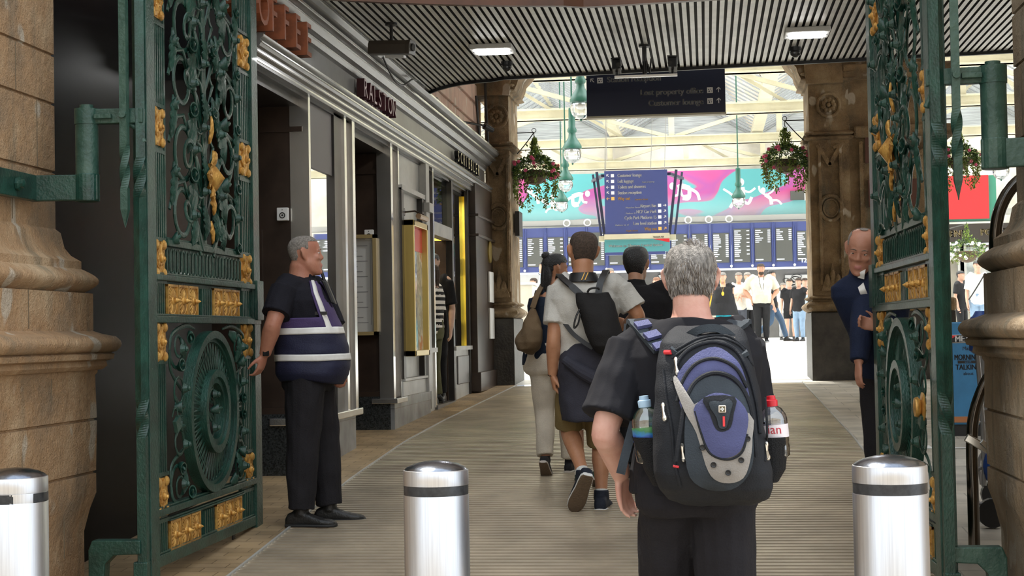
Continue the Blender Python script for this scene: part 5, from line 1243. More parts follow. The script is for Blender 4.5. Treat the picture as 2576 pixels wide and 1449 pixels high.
def add_shoe(mb, ank, d, up, k, e=0., sole=False, heelz=None):
    d = Vector(d).normalized(); up = Vector(up); up = (up-d*up.dot(d)).normalized(); s = d.cross(up); o = Vector(ank)-up*.085*k
    st = [(-.085, .022, .05), (-.07, .033, .075), (-.03, .036, .092), (.02, .037, .088), (.07, .043, .066), (.12, .047, .050), (.165, .042, .042), (.19, .028, .034), (.20, .010, .024)]
    R = []
    for t, hw, h in st:
        h0, h1 = (0, .022) if sole else (.004, h)
        c = o+d*t*k+up*((h0+h1)/2)*k; R.append([c+(s*(hw+(.004 if sole else 0)+e)*math.copysign(abs(math.cos(a))**.7, math.cos(a))+up*((h1-h0)/2+e)*math.copysign(abs(math.sin(a))**.7, math.sin(a)))*k for a in [i*PI/8 for i in range(16)]])
    mb.rings(R)
def limb(mb, P, rad, n=14, flat=1.): mb.tube(spline(P, 5), rad, n, flat=flat)
DEF = dict(sh=(.105, 0, .815), el=(.130, -.012, .635), wr=(.138, .035, .490), hd=(0, .25, -1), hip=(.052, 0, .52), kn=(.054, .012, .285), an=(.052, -.012, .050), toe=(0.08, 1, 0))
def figure(nm, label, loc, rz, H, spec, root=None):
    """spec keys: skin, top, bottom, shoes, hair ... ; pose: dict 'L'/'R' of joint overrides in fractions of H, or world points under 'wL'/'wR'"""
    g = spec.get; t = root or thing(nm, label, 'person', loc, rz, g('group')); Minv = (Matrix.Translation(Vector(loc)) @ Matrix.Rotation(rz, 4, 'Z')).inverted(); Mi3 = Minv.to_3x3()
    vx = g('voxel', .009); W = g('w', 1.0); D = g('d', 1.0); ARM = g('arm', 1.0); LEG = g('leg', 1.0); lean = Vector(g('lean', (0, 0)) + (0,)) ; belly = g('belly', 0)
    J = {}
    for S_, sx in (('L', -1), ('R', 1)):
        q = {k: Vector((v[0]*sx*(W if k == 'sh' else 1), v[1], v[2])) for k, v in DEF.items()}
        for k, v in (g(S_) or {}).items(): q[k] = Vector((v[0]*sx, v[1], v[2]))
        for k in q:
            if k not in ('hd', 'toe'): q[k] = q[k]*H
        if 'sh' not in (g(S_) or {}): q['sh'] += lean*H*1.0
        for k, v in (g('w'+S_) or {}).items(): q[k] = Mi3 @ Vector(v) if k in ('hd', 'toe', 'pn') else Minv @ Vector(v)
        if 'el' not in (g(S_) or {}) and 'el' not in (g('w'+S_) or {}): q['el'] += lean*H*.8; q['wr'] += lean*H*.8
        J[S_] = q
    neck = Vector((0, -.012*H, .845*H))+lean*H
    if g('wneck'): neck = Minv @ Vector(g('wneck'))
    pel = Vector((0, 0, .50*H))
    def spine(f): return pel.lerp(neck, f)
    def torso(mb, e=0, lo=0., hi=1., ew=1.):
        R = []
        T_ = [(-.10, .080, .062, 0), (0, .098, .070, 0), (.12, .097, .070, .3), (.30, .088, .064, 1), (.45, .092, .066, .9), (.62, .104, .072, .5), (.78, .112, .070, .15), (.88, .104, .058, 0), (.95, .072, .044, 0), (1.0, .040, .036, 0)]
        for f, a, b_, bl in T_:
            if f < lo or f > hi: continue
            a, b_ = a*H*W*g('sw', 1.0 if f > .5 else g('hipw', 1.0))+e*ew, b_*H*D+e; c = spine(f)+Vector((0, belly*bl*H*.5, 0)); b2 = b_+belly*bl*H*.5
            R.append([c+Vector((a*math.copysign(abs(math.cos(u))**.85, math.cos(u)), b2*math.copysign(abs(math.sin(u))**.9, math.sin(u)), 0)) for u in [i*2*PI/28 for i in range(28)]])
        mb.rings(R)
    hs = g('head', .134)*H/.235; Th = Matrix.Translation(neck+Vector(g('hoff', (0, .012, .038)))*H) @ Matrix.Rotation(g('hyaw', 0), 4, 'Z') @ Matrix.Rotation(g('hpitch', 0), 4, 'X') @ Matrix.Rotation(g('hroll', 0), 4, 'Y') @ Matrix.Scale(hs, 4) @ Matrix.Translation((0, 0.01, -.03))
    # ---- body
    mb = MB(); torso(mb, -.008)
    add_head(mb, Th, g('face', True), g('jowl', 1.0))
    hb = Th @ Vector((0, -.028, .055)); nr = g('neckr', .034)*H; mb.tube([neck-Vector((0, 0, .04*H)), neck+Vector((0, 0, .005*H)), hb.lerp(neck, .4), hb, Th @ Vector((0, -.02, .10))], [nr*1.35, nr*1.08, nr, nr, nr*.8], 16)
    for S_, sx in (('L', -1), ('R', 1)):
        q = J[S_]; sh, el, wr = q['sh'], q['el'], q['wr']; a = H*ARM
        limb(mb, [sh+Vector((-sx*.03*H, 0, .0)), sh, sh.lerp(el, .4), el, el.lerp(wr, .3), el.lerp(wr, .75), wr], [.030*a, .0285*a, .0265*a, .0222*a, .0245*a, .0185*a, .0155*a])
        hd = q['hd']; pn = q.get('pn', Vector((-sx, 0, 0)))
        add_hand(mb, wr, hd, pn, -sx if not g('flip'+S_) else sx, H*g('handk', 1.0), q.get('curl', Vector((0, 0, 0))).x or g('curl'+S_, .35))
        hip, kn, an = q['hip'], q['kn'], q['an']; l = H*LEG
        limb(mb, [hip, hip.lerp(kn, .5), kn, kn.lerp(an, .28)+Vector((0, -.006*H, 0)), kn.lerp(an, .7), an], [.050*l, .044*l, .0315*l, .0325*l, .0225*l, .0195*l])
        if g('sandal'): add_shoe(mb, an, q['toe'], g('up'+S_, (0, 0, 1)), H/1.78, -.006)
    me = remesh(mb, vx, 3, [skin(*spec['skin']), M_lip], 'body')
    co = co_of(me)
    if g('face', True) and vx < .012:
        Ti = np.array(Th.inverted()); l = np.c_[co, np.ones(len(co))] @ Ti.T
        pm_ = np.array([p.center[:] for p in me.polygons]) if len(me.polygons) < 200000 else None
        pl_ = np.c_[pm_, np.ones(len(pm_))] @ Ti.T
        mi = ((np.abs(pl_[:, 0]) < .022) & (pl_[:, 1] > .088) & (np.abs(pl_[:, 2]-.0535) < .011)).astype(int); me.polygons.foreach_set('material_index', mi.tolist())
    body = obj('body', me, t)
    if g('face', True):
        for s in (-1, 1):
            b = MB(); b.ell(Th @ Vector((s*.031, .0765, .128)), (.0098*hs,)*3, 10, 8); e = b.build('eye', M_eyew, t, smooth=1)
            b = MB(); b.ell(Th @ Vector((s*.031+g('gaze', 0)*.004, .0845, .127)), (.0048*hs, .0026*hs, .0045*hs), 8, 6, Th.to_3x3().normalized()); b.build('iris', M_iris, e)
            b = MB(); b.tube([Th @ Vector(p) for p in ((s*.014, .0895, .148), (s*.03, .0915, .153), (s*.047, .082, .148))], [.002*hs, .0035*hs, .0015*hs], 6); b.build('eyebrow', g('browmat', mat('brow', (.12, .09, .07), .8)), t)
    # ---- hair
    hm = g('hair')
    if hm:
        hmat, style = hm; b = MB(); th = g('hairt', .007)
        R = []; n = 36
        rows = [(z, hw, yf, yb) for z, hw, yf, yb in HEADR if z >= (.03 if g('nape', .055) > .01 else .015)]
        for (z, hw, yf, yb) in rows:
            rr = head_ring(z, hw, yf, yb, th, n)
            if z > .2: rr = [p+Vector((0, 0, th*.9)) for p in rr]
            R.append([p for p in rr])
        ids = [[b.av(Th @ p) for p in r] for r in R]
        ids2 = [[b.av(Th @ (p*.93+Vector((0, -.0007, .012)))) for p in r] for r in R]
        hl = g('hairline', .165)
        def keep(p):
            x, y, z = p
            fr = .03+.02*g('recede', 0)
            if style == 'bald': return y < .0 and .045 < z < .15 and abs(x) > .0
            if y > fr: return z > hl+.012*g('recede', 0)
            if y > -.030: return z > (.150 if abs(x) > .05 else hl)
            if style in ('long',): return True
            nape = g('nape', .055)
            return z > nape+ (.02 if y > -.03 else 0)
        K = len(R); cells = [[all(keep(R[i+a][(j+c) % n]) for a in (0, 1) for c in (0, 1)) for j in range(n)] for i in range(K-1)]
        for i in range(K-1):
            for j in range(n):
                if not cells[i][j]: continue
                k = (j+1) % n; A = (ids[i][j], ids[i][k], ids[i+1][k], ids[i+1][j]); B = (ids2[i][j], ids2[i][k], ids2[i+1][k], ids2[i+1][j]); b.af(A); b.af(B[::-1])
                if i == 0 or not cells[i-1][j]: b.af((A[0], B[0], B[1], A[1]))
                if i == K-2 or not cells[i+1][j] if i < K-2 else False: b.af((A[3], A[2], B[2], B[3]))
                if not cells[i][j-1]: b.af((A[0], A[3], B[3], B[0]))
                if not cells[i][k]: b.af((A[1], B[1], B[2], A[2]))
        b.af(ids[-1])
        if style == 'long':
            for q in range(9):
                a = -PI*(.02+.96*q/8); x0, y0 = .078*math.cos(a), -.012+.09*math.sin(a)
                b.tube(spline([Th @ Vector(p) for p in ((x0*.8, y0*.8, .19), (x0*1.02, y0*1.02, .12), (x0*1.03, y0*1.02, .05), (x0*.95, y0*.95, g('hairend', -.05)))], 4), [.018*hs, .022*hs, .02*hs, .008*hs], 8)
        h = b.build('hair', hmat, t, smooth=1); h.modifiers.new('s', 'SUBSURF').levels = 1
        if g('strands'):
            random.seed(4); sb = MB(); cols = g('strands'); N = g('nstr', 5000)
            cen = Vector((.012, -.045, .205))   # crown whorl
            for i in range(N):
                a = random.random()*2*PI; z = .05+.19*random.random()**.8
                k = 0
                while k < len(HEADR)-2 and HEADR[k+1][0] < z: k += 1
                z0, z1 = HEADR[k][0], HEADR[k+1][0]; f = (z-z0)/(z1-z0); f = min(max(f, 0), 1); hw, yf, yb = [HEADR[k][m]*(1-f)+HEADR[k+1][m]*f for m in (1, 2, 3)]
                zz = min(z, .2335); c = (yf+yb)/2; d = (yf-yb)/2; p = Vector(((hw+th*.6)*math.cos(a), c+(d+th*.6)*math.sin(a), zz))
                if not keep((p.x, p.y, p.z+.004)): continue
                nrm = Vector((p.x/(hw+.01)**2, (p.y-c)/(d+.01)**2, (zz-.12)*40 if zz > .16 else (zz-.16)*15)); nrm.normalize()
                away = p-cen; away = away-nrm*away.dot(nrm); away.normalize(); sw = nrm.cross(away); clump = noise.noise(p*38)*.9
                dr = (away*.95+sw*(.35+clump)+Vector((0, 0, -.25))).normalized(); L = (.016+.014*random.random())*(1 if z > .09 else .6)
                P = [p-nrm*.002, p+nrm*.0035+dr*L*.45, p+nrm*.0025+dr*L]; sb.mi = min(int(random.random()*len(cols)+clump*.9) % len(cols), len(cols)-1); sb.tube([Th @ q for q in P], [.0009*hs, .0011*hs, .0003*hs], 3, cap=False)
            o = sb.build('hair_strands', cols, h, smooth=1); o['kind'] = 'stuff'
    # ---- clothes
    def fold(me, amp, seed=0, sc=9, zst=.35, mask=None):
        c = co_of(me); nn = no_of(me); o = np.empty(len(c)); 
        for i, p in enumerate(c): o[i] = noise.noise(Vector((p[0]*sc+seed, p[1]*sc, p[2]*sc*zst+.6*p[0]*sc)))*1.0+.5*noise.noise(Vector((p[0]*sc*2.2+seed, p[1]*sc*2.2, p[2]*sc*1.4)))
        set_co(me, c+nn*(o*amp)[:, None]); return me
    tp = g('top')
    if tp:
        m, sl = tp[0], tp[1]; e = g('tope', .012); b = MB()
        torso(b, e, g('hem', -.1), {0: .9, 3: 1.0, 2: 1.0}.get(g('collar', 1), .96))
        for S_, sx in (('L', -1), ('R', 1)):
            q = J[S_]; sh, el, wr = q['sh'], q['el'], q['wr']; k = H*min(ARM, 1.1)
            b.tube([spine(.82)+Vector((sx*.03*H, 0, 0)), sh-Vector((sx*.012*H, 0, -.006*H)), sh.lerp(el, .12)], [.050*k+e*.5, .042*k+e*.6, .0345*k+e*.8], 14)
            k = H*ARM
            if sl <= 1: P = [sh, sh.lerp(el, .35), sh.lerp(el, .7), sh.lerp(el, sl)]; rr = [.036*k+e*.6, .034*k+e, .033*k+e*1.2, .0325*k+e*1.5]; P = P if sl > .7 else [sh, sh.lerp(el, sl*.5), sh.lerp(el, sl)]; rr = rr if sl > .7 else [.036*k+e*.6, .034*k+e, .033*k+e]
            else: P = [sh, sh.lerp(el, .5), el, el.lerp(wr, .5), el.lerp(wr, .97)]; rr = [.036*k+e*.6, .033*k+e, .029*k+e, .026*k+e, .021*k+e*.9]
            if sl > 0: limb(b, P, rr)
        if g('collar', 1) == 2: b.tube([neck+Vector((0, 0, -.02*H)), neck+Vector((0, .004*H, .028*H))], [.05*H, .040*H], 18)
        me = remesh(b, vx, 2, [m] if not isinstance(m, list) else m, 'top'); fold(me, g('fold', .007), 3); ob = obj(g('topname', 'shirt'), me, t)
        if g('stripes'):
            cc = np.array([p.center.z for p in me.polygons]); me.polygons.foreach_set('material_index', ((cc/g('stripes')).astype(int) % 2).tolist())
    bt = g('bottom')
    if bt:
        m, ln = bt; e = g('bote', .012); b = MB(); a, d_ = .092*H*W*g('hipw', 1)+e, .066*H*D+e
        R = []
        for z, k1, k2, yo in ((.60, .92, .98, belly*.35), (.56, 1, 1.02, belly*.25), (.51, 1.06, 1.05, 0), (.475, 1.02, 1.0, 0), (.455, .9, .85, 0)):
            c = Vector((0, -.004*H+yo*H*.5, z*H)); R.append([c+Vector((a*k1*math.cos(u), (d_*k2+yo*H*.4)*math.sin(u), 0)) for u in [i*2*PI/24 for i in range(24)]])
        b.rings(R)
        for S_, sx in (('L', -1), ('R', 1)):
            q = J[S_]; hip, kn, an = q['hip'], q['kn'], q['an']; l = H*LEG; wd = g('flare', 1.0)
            if ln <= 1: P = [hip, hip.lerp(kn, .5), hip.lerp(kn, ln)]; rr = [.050*l+e, .046*l+e*1.3, (.038*l+e*1.8)*wd]
            else: P = [hip, hip.lerp(kn, .5), kn, kn.lerp(an, .5), kn.lerp(an, ln-1)]; rr = [.050*l+e, .045*l+e, (.035*l+e)*wd, (.032*l+e)*wd, (.027*l+e)*wd]
            limb(b, P, rr)
        me = remesh(b, vx, 2, [m] if not isinstance(m, list) else m, 'bottom'); fold(me, g('bfold', .008), 8, 8, .5); ob = obj(g('botname', 'trousers'), me, t)
        if isinstance(m, list):
            cc = np.array([p.center.x for p in me.polygons]); me.polygons.foreach_set('material_index', (np.floor(cc/.035).astype(int) % 2).tolist())
    if g('shoes'):
        sm, so_ = g('shoes')
        for S_, sx in (('L', -1), ('R', 1)):
            q = J[S_]; up = g('up'+S_, (0, 0, 1)); k = H/1.78*g('shoek', 1)
            b = MB(); add_shoe(b, q['an'], q['toe'], up, k)
            b.tube([q['an']+Vector((0, 0, .03*k)), q['an']-Vector((0, 0, .02*k))], [.040*k, .044*k], 14); sh_ = obj('shoe', remesh(b, max(vx*.8, .006), 3, [sm], 'shoe'), t)
            b = MB(); add_shoe(b, q['an'], q['toe'], up, k, 0, True); b.build('sole', so_, sh_, smooth=40); b = MB(); dd_ = Vector(q['toe']).normalized(); uu_ = Vector(up); uu_ = (uu_-dd_*uu_.dot(dd_)).normalized(); add_shoe(b, q['an']-uu_*.008*k, q['toe'], up, k*.985, -.003, True); b.build('tread', M_tread, sh_, smooth=40)
            if g('socks'): b = MB(); b.tube([q['an'].lerp(q['kn'], -.02), q['an'].lerp(q['kn'], g('sockl', .12))], [.0235*H, .0235*H], 14); b.build('sock', g('socks'), t, smooth=1)
    return t, J, Th, Minv
RAD = math.radians
hair_grey = mat('hair_grey', (.20, .185, .17), .6, var=.5, vscale=80, bump=.6, bscale=220, stretch=(1, 1, .3)); hair_black = mat('hair_black', (.012, .011, .011), .4, bump=.5, bscale=150); hair_brown = mat('hair_brown', (.055, .034, .022), .7, var=.4, vscale=60, bump=.5, bscale=200)
hair_crop = mat('hair_crop', (.30, .27, .24), .8, var=.35, vscale=90, bump=.7, bscale=260); hair_dkcrop = mat('hair_dkcrop', (.085, .058, .042), .8, var=.4, vscale=80, bump=.7, bscale=260)
c_navy = cloth('navy', (.012, .014, .028)); c_black = cloth('black', (.011, .011, .013)); c_trous = cloth('dark_trousers', (.016, .015, .018)); c_shoe = mat('black_leather', (.012, .012, .012), .45, bump=.2, bscale=80); c_sole = mat('black_rubber', (.02, .02, .02), .7); c_wsole = mat('white_sole', (.72, .72, .70), .5)
c_refl = mat('reflective_tape', (.80, .80, .78), .35, var=.1, vscale=8)
def strap(name, P, wd, th, m, par, up=None, n=8):
    """flat strap following points"""
    Q = spline(P, n); R = []; px = None
    for i, p in enumerate(Q):
        d = (Q[min(i+1, len(Q)-1)]-Q[max(i-1, 0)]).normalized(); u = Vector(up[min(int(i/len(Q)*len(up)), len(up)-1)] if isinstance(up, list) else up); s = d.cross(u).normalized(); nn = s.cross(d).normalized()
        R.append([p-s*wd/2-nn*th/2, p+s*wd/2-nn*th/2, p+s*wd/2+nn*th/2, p-s*wd/2+nn*th/2])
    b = MB(); b.rings(R); return b.build(name, m, par, smooth=30)

# ------------------------------------------------------------ steward by the left gate (faces right)
G0 = Vector((-2.50, 9.84, gz(9.84)))
w = lambda px, py, Y: at_y(px, py, Y)
st, J, Th, Mi = figure('person', 'steward in a navy and purple reflective vest standing by the left gate', G0, RAD(-88), 1.83, dict(
    skin=('ruddy', (.50, .235, .155), (.42, .17, .11)), w=1.12, d=1.12, belly=.022, voxel=.0075, arm=1.25, head=.136, jowl=1.16, neckr=.042, hyaw=RAD(6), hpitch=RAD(2), lean=(0, -.012), hoff=(0, .014, .030),
    wR=dict(sh=w(716, 728, 9.64), el=w(688, 812, 9.52), wr=w(666, 893, 9.58), hd=(-.35, .05, -1), pn=(-1, .3, .2)), wL=dict(sh=w(800, 735, 10.02), el=w(846, 850, 9.98), wr=w(854, 918, 9.86), hd=(.15, -.05, -1), pn=(-.8, .6, 0)),
    L=dict(an=(.07, .05, .05), kn=(.07, .03, .285)), R=dict(an=(.07, -.02, .05), kn=(.065, -.01, .285)),
    hair=(hair_crop, 'short'), hairt=.0035, hairline=.178, nape=.07, browmat=mat('grey_brow', (.3, .25, .2), .8),
    top=(cloth('steward_polo', (.010, .010, .016)), .78), topname='polo_shirt', tope=.014, collar=2, hem=-.05,
    bottom=(c_trous, 1.97), bote=.022, flare=1.02, bfold=.012, shoes=(c_shoe, c_sole), curlL=.6, curlR=.45, leg=1.22, shoek=1.12))
# vest: over-garment
def vest():
    BEL = .022; H, W, D = 1.83, 1.12, 1.12; Mw = Matrix.Translation(G0) @ Matrix.Rotation(RAD(-88), 4, 'Z')
    b = MB(); R = []; neck = Vector((0, -.012*H-.012*H, .845*H)); pel = Vector((0, 0, .50*H)); N = 64
    T_ = [(-.06, .100, .074, .1), (.0, .104, .080, .9), (.12, .106, .082, 1.6), (.30, .10, .078, 1.8), (.45, .101, .076, 1.3), (.62, .106, .072, .6), (.74, .106, .066, .2), (.84, .102, .058, 0), (.92, .082, .050, 0), (.965, .058, .042, 0)]
    prof = []
    for i in range(60):
        f = .0+.965*i/59; k = 0
        while k < len(T_)-2 and T_[k+1][0] < f: k += 1
        q = (f-T_[k][0])/(T_[k+1][0]-T_[k][0]); q = min(max(q, 0), 1); a, b_, bl = [T_[k][m]*(1-q)+T_[k+1][m]*q for m in (1, 2, 3)]; prof.append((f, a*H*W+.026, b_*H*D+.026, bl))
    ids = []
    for f, a, b2, bl in prof:
        c = pel.lerp(neck, f)+Vector((0, BEL*bl*H*.5, 0)); bb = b2+BEL*bl*H*.5; r = []
        for i in range(N):
            u = 2*PI*i/N; x, y = a*math.copysign(abs(math.cos(u))**.85, math.cos(u)), bb*math.copysign(abs(math.sin(u))**.9, math.sin(u)); wr_ = .006*noise.noise(Vector((x*9, y*9, f*9)))
            hk = 1-.10*max(0, .06-f)/.06; r.append(c+Vector((x, y, 0))*(1+wr_*7)*hk+Vector((0, 0, -.035*max(0, 1-f/.12)*(.3+.7*(y > 0))*abs(math.sin(u)))))
        ids.append(r)
    def cell(i, j):
        f = prof[i][0]; u = 2*PI*(j+.5)/N; side = abs(math.cos(u)); fr = math.sin(u)
        if f > .60 and side > .80-.2*(f-.6)/.3 and abs(fr) < .62+.0*(f-.6): return None      # arm holes
        if f > .70 and fr > .3 and abs(math.cos(u)) < .12+.55*(f-.70): return None       # front V neck
        z = f
        if .43 < z < .495 or .165 < z < .235: return 2
        if z > .5 and .50 < side*.9 < .62 and fr > 0: return 2
        if z > .80 and fr < .2 and .3 < side < .62: return 2
        if z > .50: return 1
        return 0
    for mi_, nm, m in ((0, 'vest_body', cloth('vest_navy', (.020, .022, .050), .6)), (1, 'vest_yoke', cloth('vest_purple', (.075, .050, .145), .7)), (2, 'vest_stripe', c_refl)):
        b = MB()
        for i in range(len(prof)-1):
            for j in range(N):
                if cell(i, j) != mi_: continue
                k = (j+1) % N; q = [ids[i][j], ids[i][k], ids[i+1][k], ids[i+1][j]]; ii = [b.av(p) for p in q]; b.af(ii)
        o = b.build(nm, m, st, smooth=1)
        wd = o.modifiers.new('w', 'WELD'); wd.merge_threshold = .0005; sd = o.modifiers.new('s', 'SOLIDIFY'); sd.thickness = .008 if mi_ < 2 else .013; sd.offset = 1
    b = MB(); b.tube([Vector((-.012, BEL*H*.5*bl+b2+BEL*bl*H*.5-.004, 0))+pel.lerp(neck, f) for f, a, b2, bl in prof[:46]], .004, 6); b.build('vest_zip', M_black, st)
vest()
# watch, radio
wv_ = J['R']['wr']; dv = (J['R']['wr']-J['R']['el']).normalized()
b = MB(); b.tube([wv_-dv*.028, wv_-dv*.004], [.0345, .0325], 18); b.build('watch_strap', mat('brown_strap', (.16, .08, .045), .5), st, smooth=40)
b = MB(); cW = wv_-dv*.016+Vector((.034, .012, 0)); b.obox(cW, (.008, 0, 0), (0, .02, 0), (0, 0, .021)); b.build('watch_face', mat('watch_glass', (.01, .01, .012), .1), st, bevel=.005)
rp = Mi @ w(828, 735, 9.86)
b = MB(); b.obox(rp, (.028, 0, 0), (0, .017, -.004), (0, -.03, .075)); b.build('radio_body', M_black, st, bevel=.008)
b = MB(); b.tube([rp+Vector((.0, -.03, .07)), rp+Vector((.0, -.045, .13)), rp+Vector((0, -.075, .19))], [.012, .009, .006], 10); b.build('radio_aerial', M_black, st, smooth=1)
b = MB(); q = Mi @ w(805, 788, 9.66); b.obox(q, (.006, 0, 0), (0, .045, 0), (0, 0, .010)); b.build('name_badge', M_black, st)

# ------------------------------------------------------------ man with large backpack, nearest
F0 = Vector((at_y(1742, 900, 5.5).x, 5.5, gz(5.5)))
fm, J, Th, Mi = figure('person', 'grey haired man in black clothes walking away with the blue backpack', F0, RAD(1), 1.72, dict(
    skin=('pale', (.70, .42, .34), (.62, .32, .25)), voxel=.006, w=1.20, d=1.12, arm=1.22, head=.142, collar=3, face=False, hyaw=RAD(-4), neckr=.037, lean=(0, .01), hoff=(0, .012, .022),
    wL=dict(sh=w(1592, 874, 5.5), el=w(1523, 1080, 5.40), wr=w(1563, 1196, 5.56), hd=(.10, .30, -1), pn=(.8, -.6, 0)), wR=dict(sh=w(1866, 868, 5.52), el=w(1886, 1060, 5.62), wr=w(1850, 1150, 5.8), hd=(-.2, .6, -.6)),
    L=dict(an=(.06, .13, .06), kn=(.055, .08, .29)), R=dict(an=(.06, -.18, .10), kn=(.055, -.01, .28), toe=(0, 1, -.5)), upR=(0, .5, 1),
    hair=(hair_grey, 'short'), hairt=.009, nape=.002, strands=[mat('hair_w', (.46, .44, .42), .5), mat('hair_m', (.24, .22, .21), .5), mat('hair_d', (.11, .09, .08), .5), mat('hair_b', (.22, .18, .14), .5)], nstr=11000,
    top=(cloth('fore_black', (.014, .014, .018), .9, bump=.08, bs=300), .86), tope=.018, fold=.014, hem=-.06, bottom=(cloth('fore_trousers', (.018, .017, .021), .85), 1.95), bote=.020, bfold=.014, flare=1.15, leg=1.12, curlL=.45, shoes=(c_shoe, c_sole)))

# backpack (its own thing): built in the man's frame, origin at his feet
bp = thing('backpack', 'large black and blue backpack worn by the grey haired man', 'backpack', F0, RAD(1))
bp_mi = Mi
c_bk = cloth('pack_black', (.018, .020, .025), .7, bs=200); c_bk2 = cloth('pack_slate', (.040, .050, .062), .7, bs=200); c_blue = cloth('pack_blue', (.078, .085, .195), .6, bs=200); c_silv = cloth('pack_grey', (.33, .31, .29), .6, bs=200)
def L_(px, py, Y): return Mi @ at_y(px, py, Y)
YB = 5.5-.14   # back plane of the man
def outline_body():
    # body of the pack as vertical stack of rounded sections: (py, px_left, px_right, depth_out)
    rows = [(818, 1700, 1850, .04), (832, 1680, 1868, .09), (860, 1662, 1880, .15), (910, 1652, 1893, .19), (980, 1645, 1906, .215), (1050, 1642, 1918, .235), (1120, 1640, 1930, .245), (1180, 1642, 1940, .24), (1222, 1655, 1945, .215), (1250, 1680, 1935, .17), (1266, 1730, 1900, .11), (1270, 1770, 1870, .05)]
    b = MB(); R = []
    for py, x0, x1, dp in rows:
        pc = L_((x0+x1)/2, py, YB-.05); hw = (L_(x1, py, YB-dp*.5)-L_(x0, py, YB-dp*.5)).length/2; yb, yo = .02, dp; c = pc.copy(); c.y = -.14+yb-(yo+yb)/2; d = (yo+yb)/2
        R.append([Vector((c.x+hw*math.copysign(abs(math.cos(u))**.55, math.cos(u)), c.y+d*math.copysign(abs(math.sin(u))**.62, math.sin(u)), c.z)) for u in [i*2*PI/40 for i in range(40)]])
    b.rings(R); me = remesh(b, .007, 2, [c_bk], 'pack'); c = co_of(me); nn = no_of(me)
    o = np.array([noise.noise(Vector((p[0]*7, p[1]*7, p[2]*14)))*.008+noise.noise(Vector((p[0]*25, p[1]*25, p[2]*9)))*.003 for p in c]); set_co(me, c+nn*o[:, None]); return obj('main_body', me, bp), me
pk, pkme = outline_body()
from mathutils.bvhtree import BVHTree
bv = BVHTree.FromPolygons([v.co[:] for v in pkme.vertices], [tuple(p.vertices) for p in pkme.polygons])
def surf(px, py, lift=0.):
    """point on the outer face of the pack seen at that place (along the line from the back)"""
    q = L_(px, py, YB-.22); o = Mi @ CAM; d = (q-o).normalized(); h = bv.ray_cast(o, d)
    p = h[0] if h[0] else q
    return p-d*lift
def panel(name, poly, m, lift, th=.012, puff=.0, sub=3):
    """cushioned panel whose outline follows the pack's surface"""
    P = spline([(p[0], p[1], 0) for p in poly], sub, closed=True); cx, cy = sum(p.x for p in P)/len(P), sum(p.y for p in P)/len(P); K = 7; b = MB(); rings_ = []
    for k in range(K+1):
        f = 1-k/K
        rings_.append([b.av(surf(cx+(p.x-cx)*f, cy+(p.y-cy)*f, lift+puff*math.sin((1-f)*PI/2)*1.0) if k < K else surf(cx, cy, lift+puff)) for p in P])
    base = [b.av(surf(p.x, p.y, -.004)) for p in P]; n = len(P)
    for j in range(n): q = (j+1) % n; b.af((base[j], base[q], rings_[0][q], rings_[0][j]))
    for A, B in zip(rings_, rings_[1:]):
        for j in range(n): q = (j+1) % n; b.af((A[j], A[q], B[q], B[j]))
    return b.build(name, m, bp, smooth=50)
def piping(name, pts, r, m, lift, n=6, par=None):
    b = MB(); P = spline([(p[0], p[1], 0) for p in pts], n); b.tube([surf(p.x, p.y, lift) for p in P], r, 7); return b.build(name, m, par or bp, smooth=1)
panel('upper_pocket', [(1708, 935), (1750, 890), (1800, 872), (1842, 895), (1868, 930), (1886, 1000), (1892, 1080), (1850, 1010), (1800, 985), (1750, 1000), (1722, 1040), (1702, 985)], c_blue, .022, puff=.0)
panel('lower_pocket', [(1726, 1030), (1742, 975), (1790, 945), (1840, 958), (1876, 1000), (1894, 1080), (1896, 1150), (1880, 1200), (1840, 1232), (1780, 1232), (1735, 1200), (1722, 1120)], c_bk2, .030, puff=.015)
panel('grey_panel', [(1694, 960), (1704, 950), (1730, 1035), (1760, 1010), (1885, 1040), (1893, 1100), (1887, 1160), (1870, 1203), (1834, 1216), (1797, 1206), (1775, 1170), (1752, 1090), (1722, 1035)], c_silv, .040, puff=.012)
panel('blue_panel', [(1745, 1030), (1765, 1005), (1800, 988), (1850, 1000), (1881, 1040), (1878, 1090), (1862, 1135), (1830, 1152), (1795, 1145), (1775, 1115), (1757, 1070)], c_blue, .052, puff=.014)
panel('logo_patch', [(1770, 1000), (1848, 998), (1846, 1040), (1838, 1075), (1818, 1086), (1800, 1078), (1785, 1040)], c_bk, .066, puff=.002)
panel('logo_plate', [(1784, 1012), (1797, 1008), (1815, 1010), (1832, 1003), (1843, 1014), (1838, 1035), (1832, 1060), (1826, 1077), (1810, 1076), (1802, 1050), (1788, 1028)], c_bk2, .072, puff=.004)
def badge():
    c = surf(1817, 1029, .083); b = MB(); b.obox(c, (.012, 0, 0), (0, .003, 0), (0, 0, .012)); k = b.build('emblem', mat('emblem_silver', (.75, .68, .6), .3, .6), bp, bevel=.004)
    b = MB(); b.obox(c-Vector((0, .0035, 0)), (.0085, 0, 0), (0, .001, 0), (0, 0, .0085)); b.build('emblem_ground', mat('emblem_dark', (.12, .10, .05), .4), bp)
    b = MB(); b.obox(c-Vector((0, .005, 0)), (.006, 0, 0), (0, .001, 0), (0, 0, .0022)); b.obox(c-Vector((0, .005, 0)), (.0022, 0, 0), (0, .001, 0), (0, 0, .006)); b.build('emblem_cross', M_white, bp)
    b = MB(); c2 = surf(1821, 1060, .080); b.obox(c2, (.0035, 0, 0), (0, .002, 0), (0, 0, .016)); b.build('red_tab', MATS['red_card'], bp)
badge()
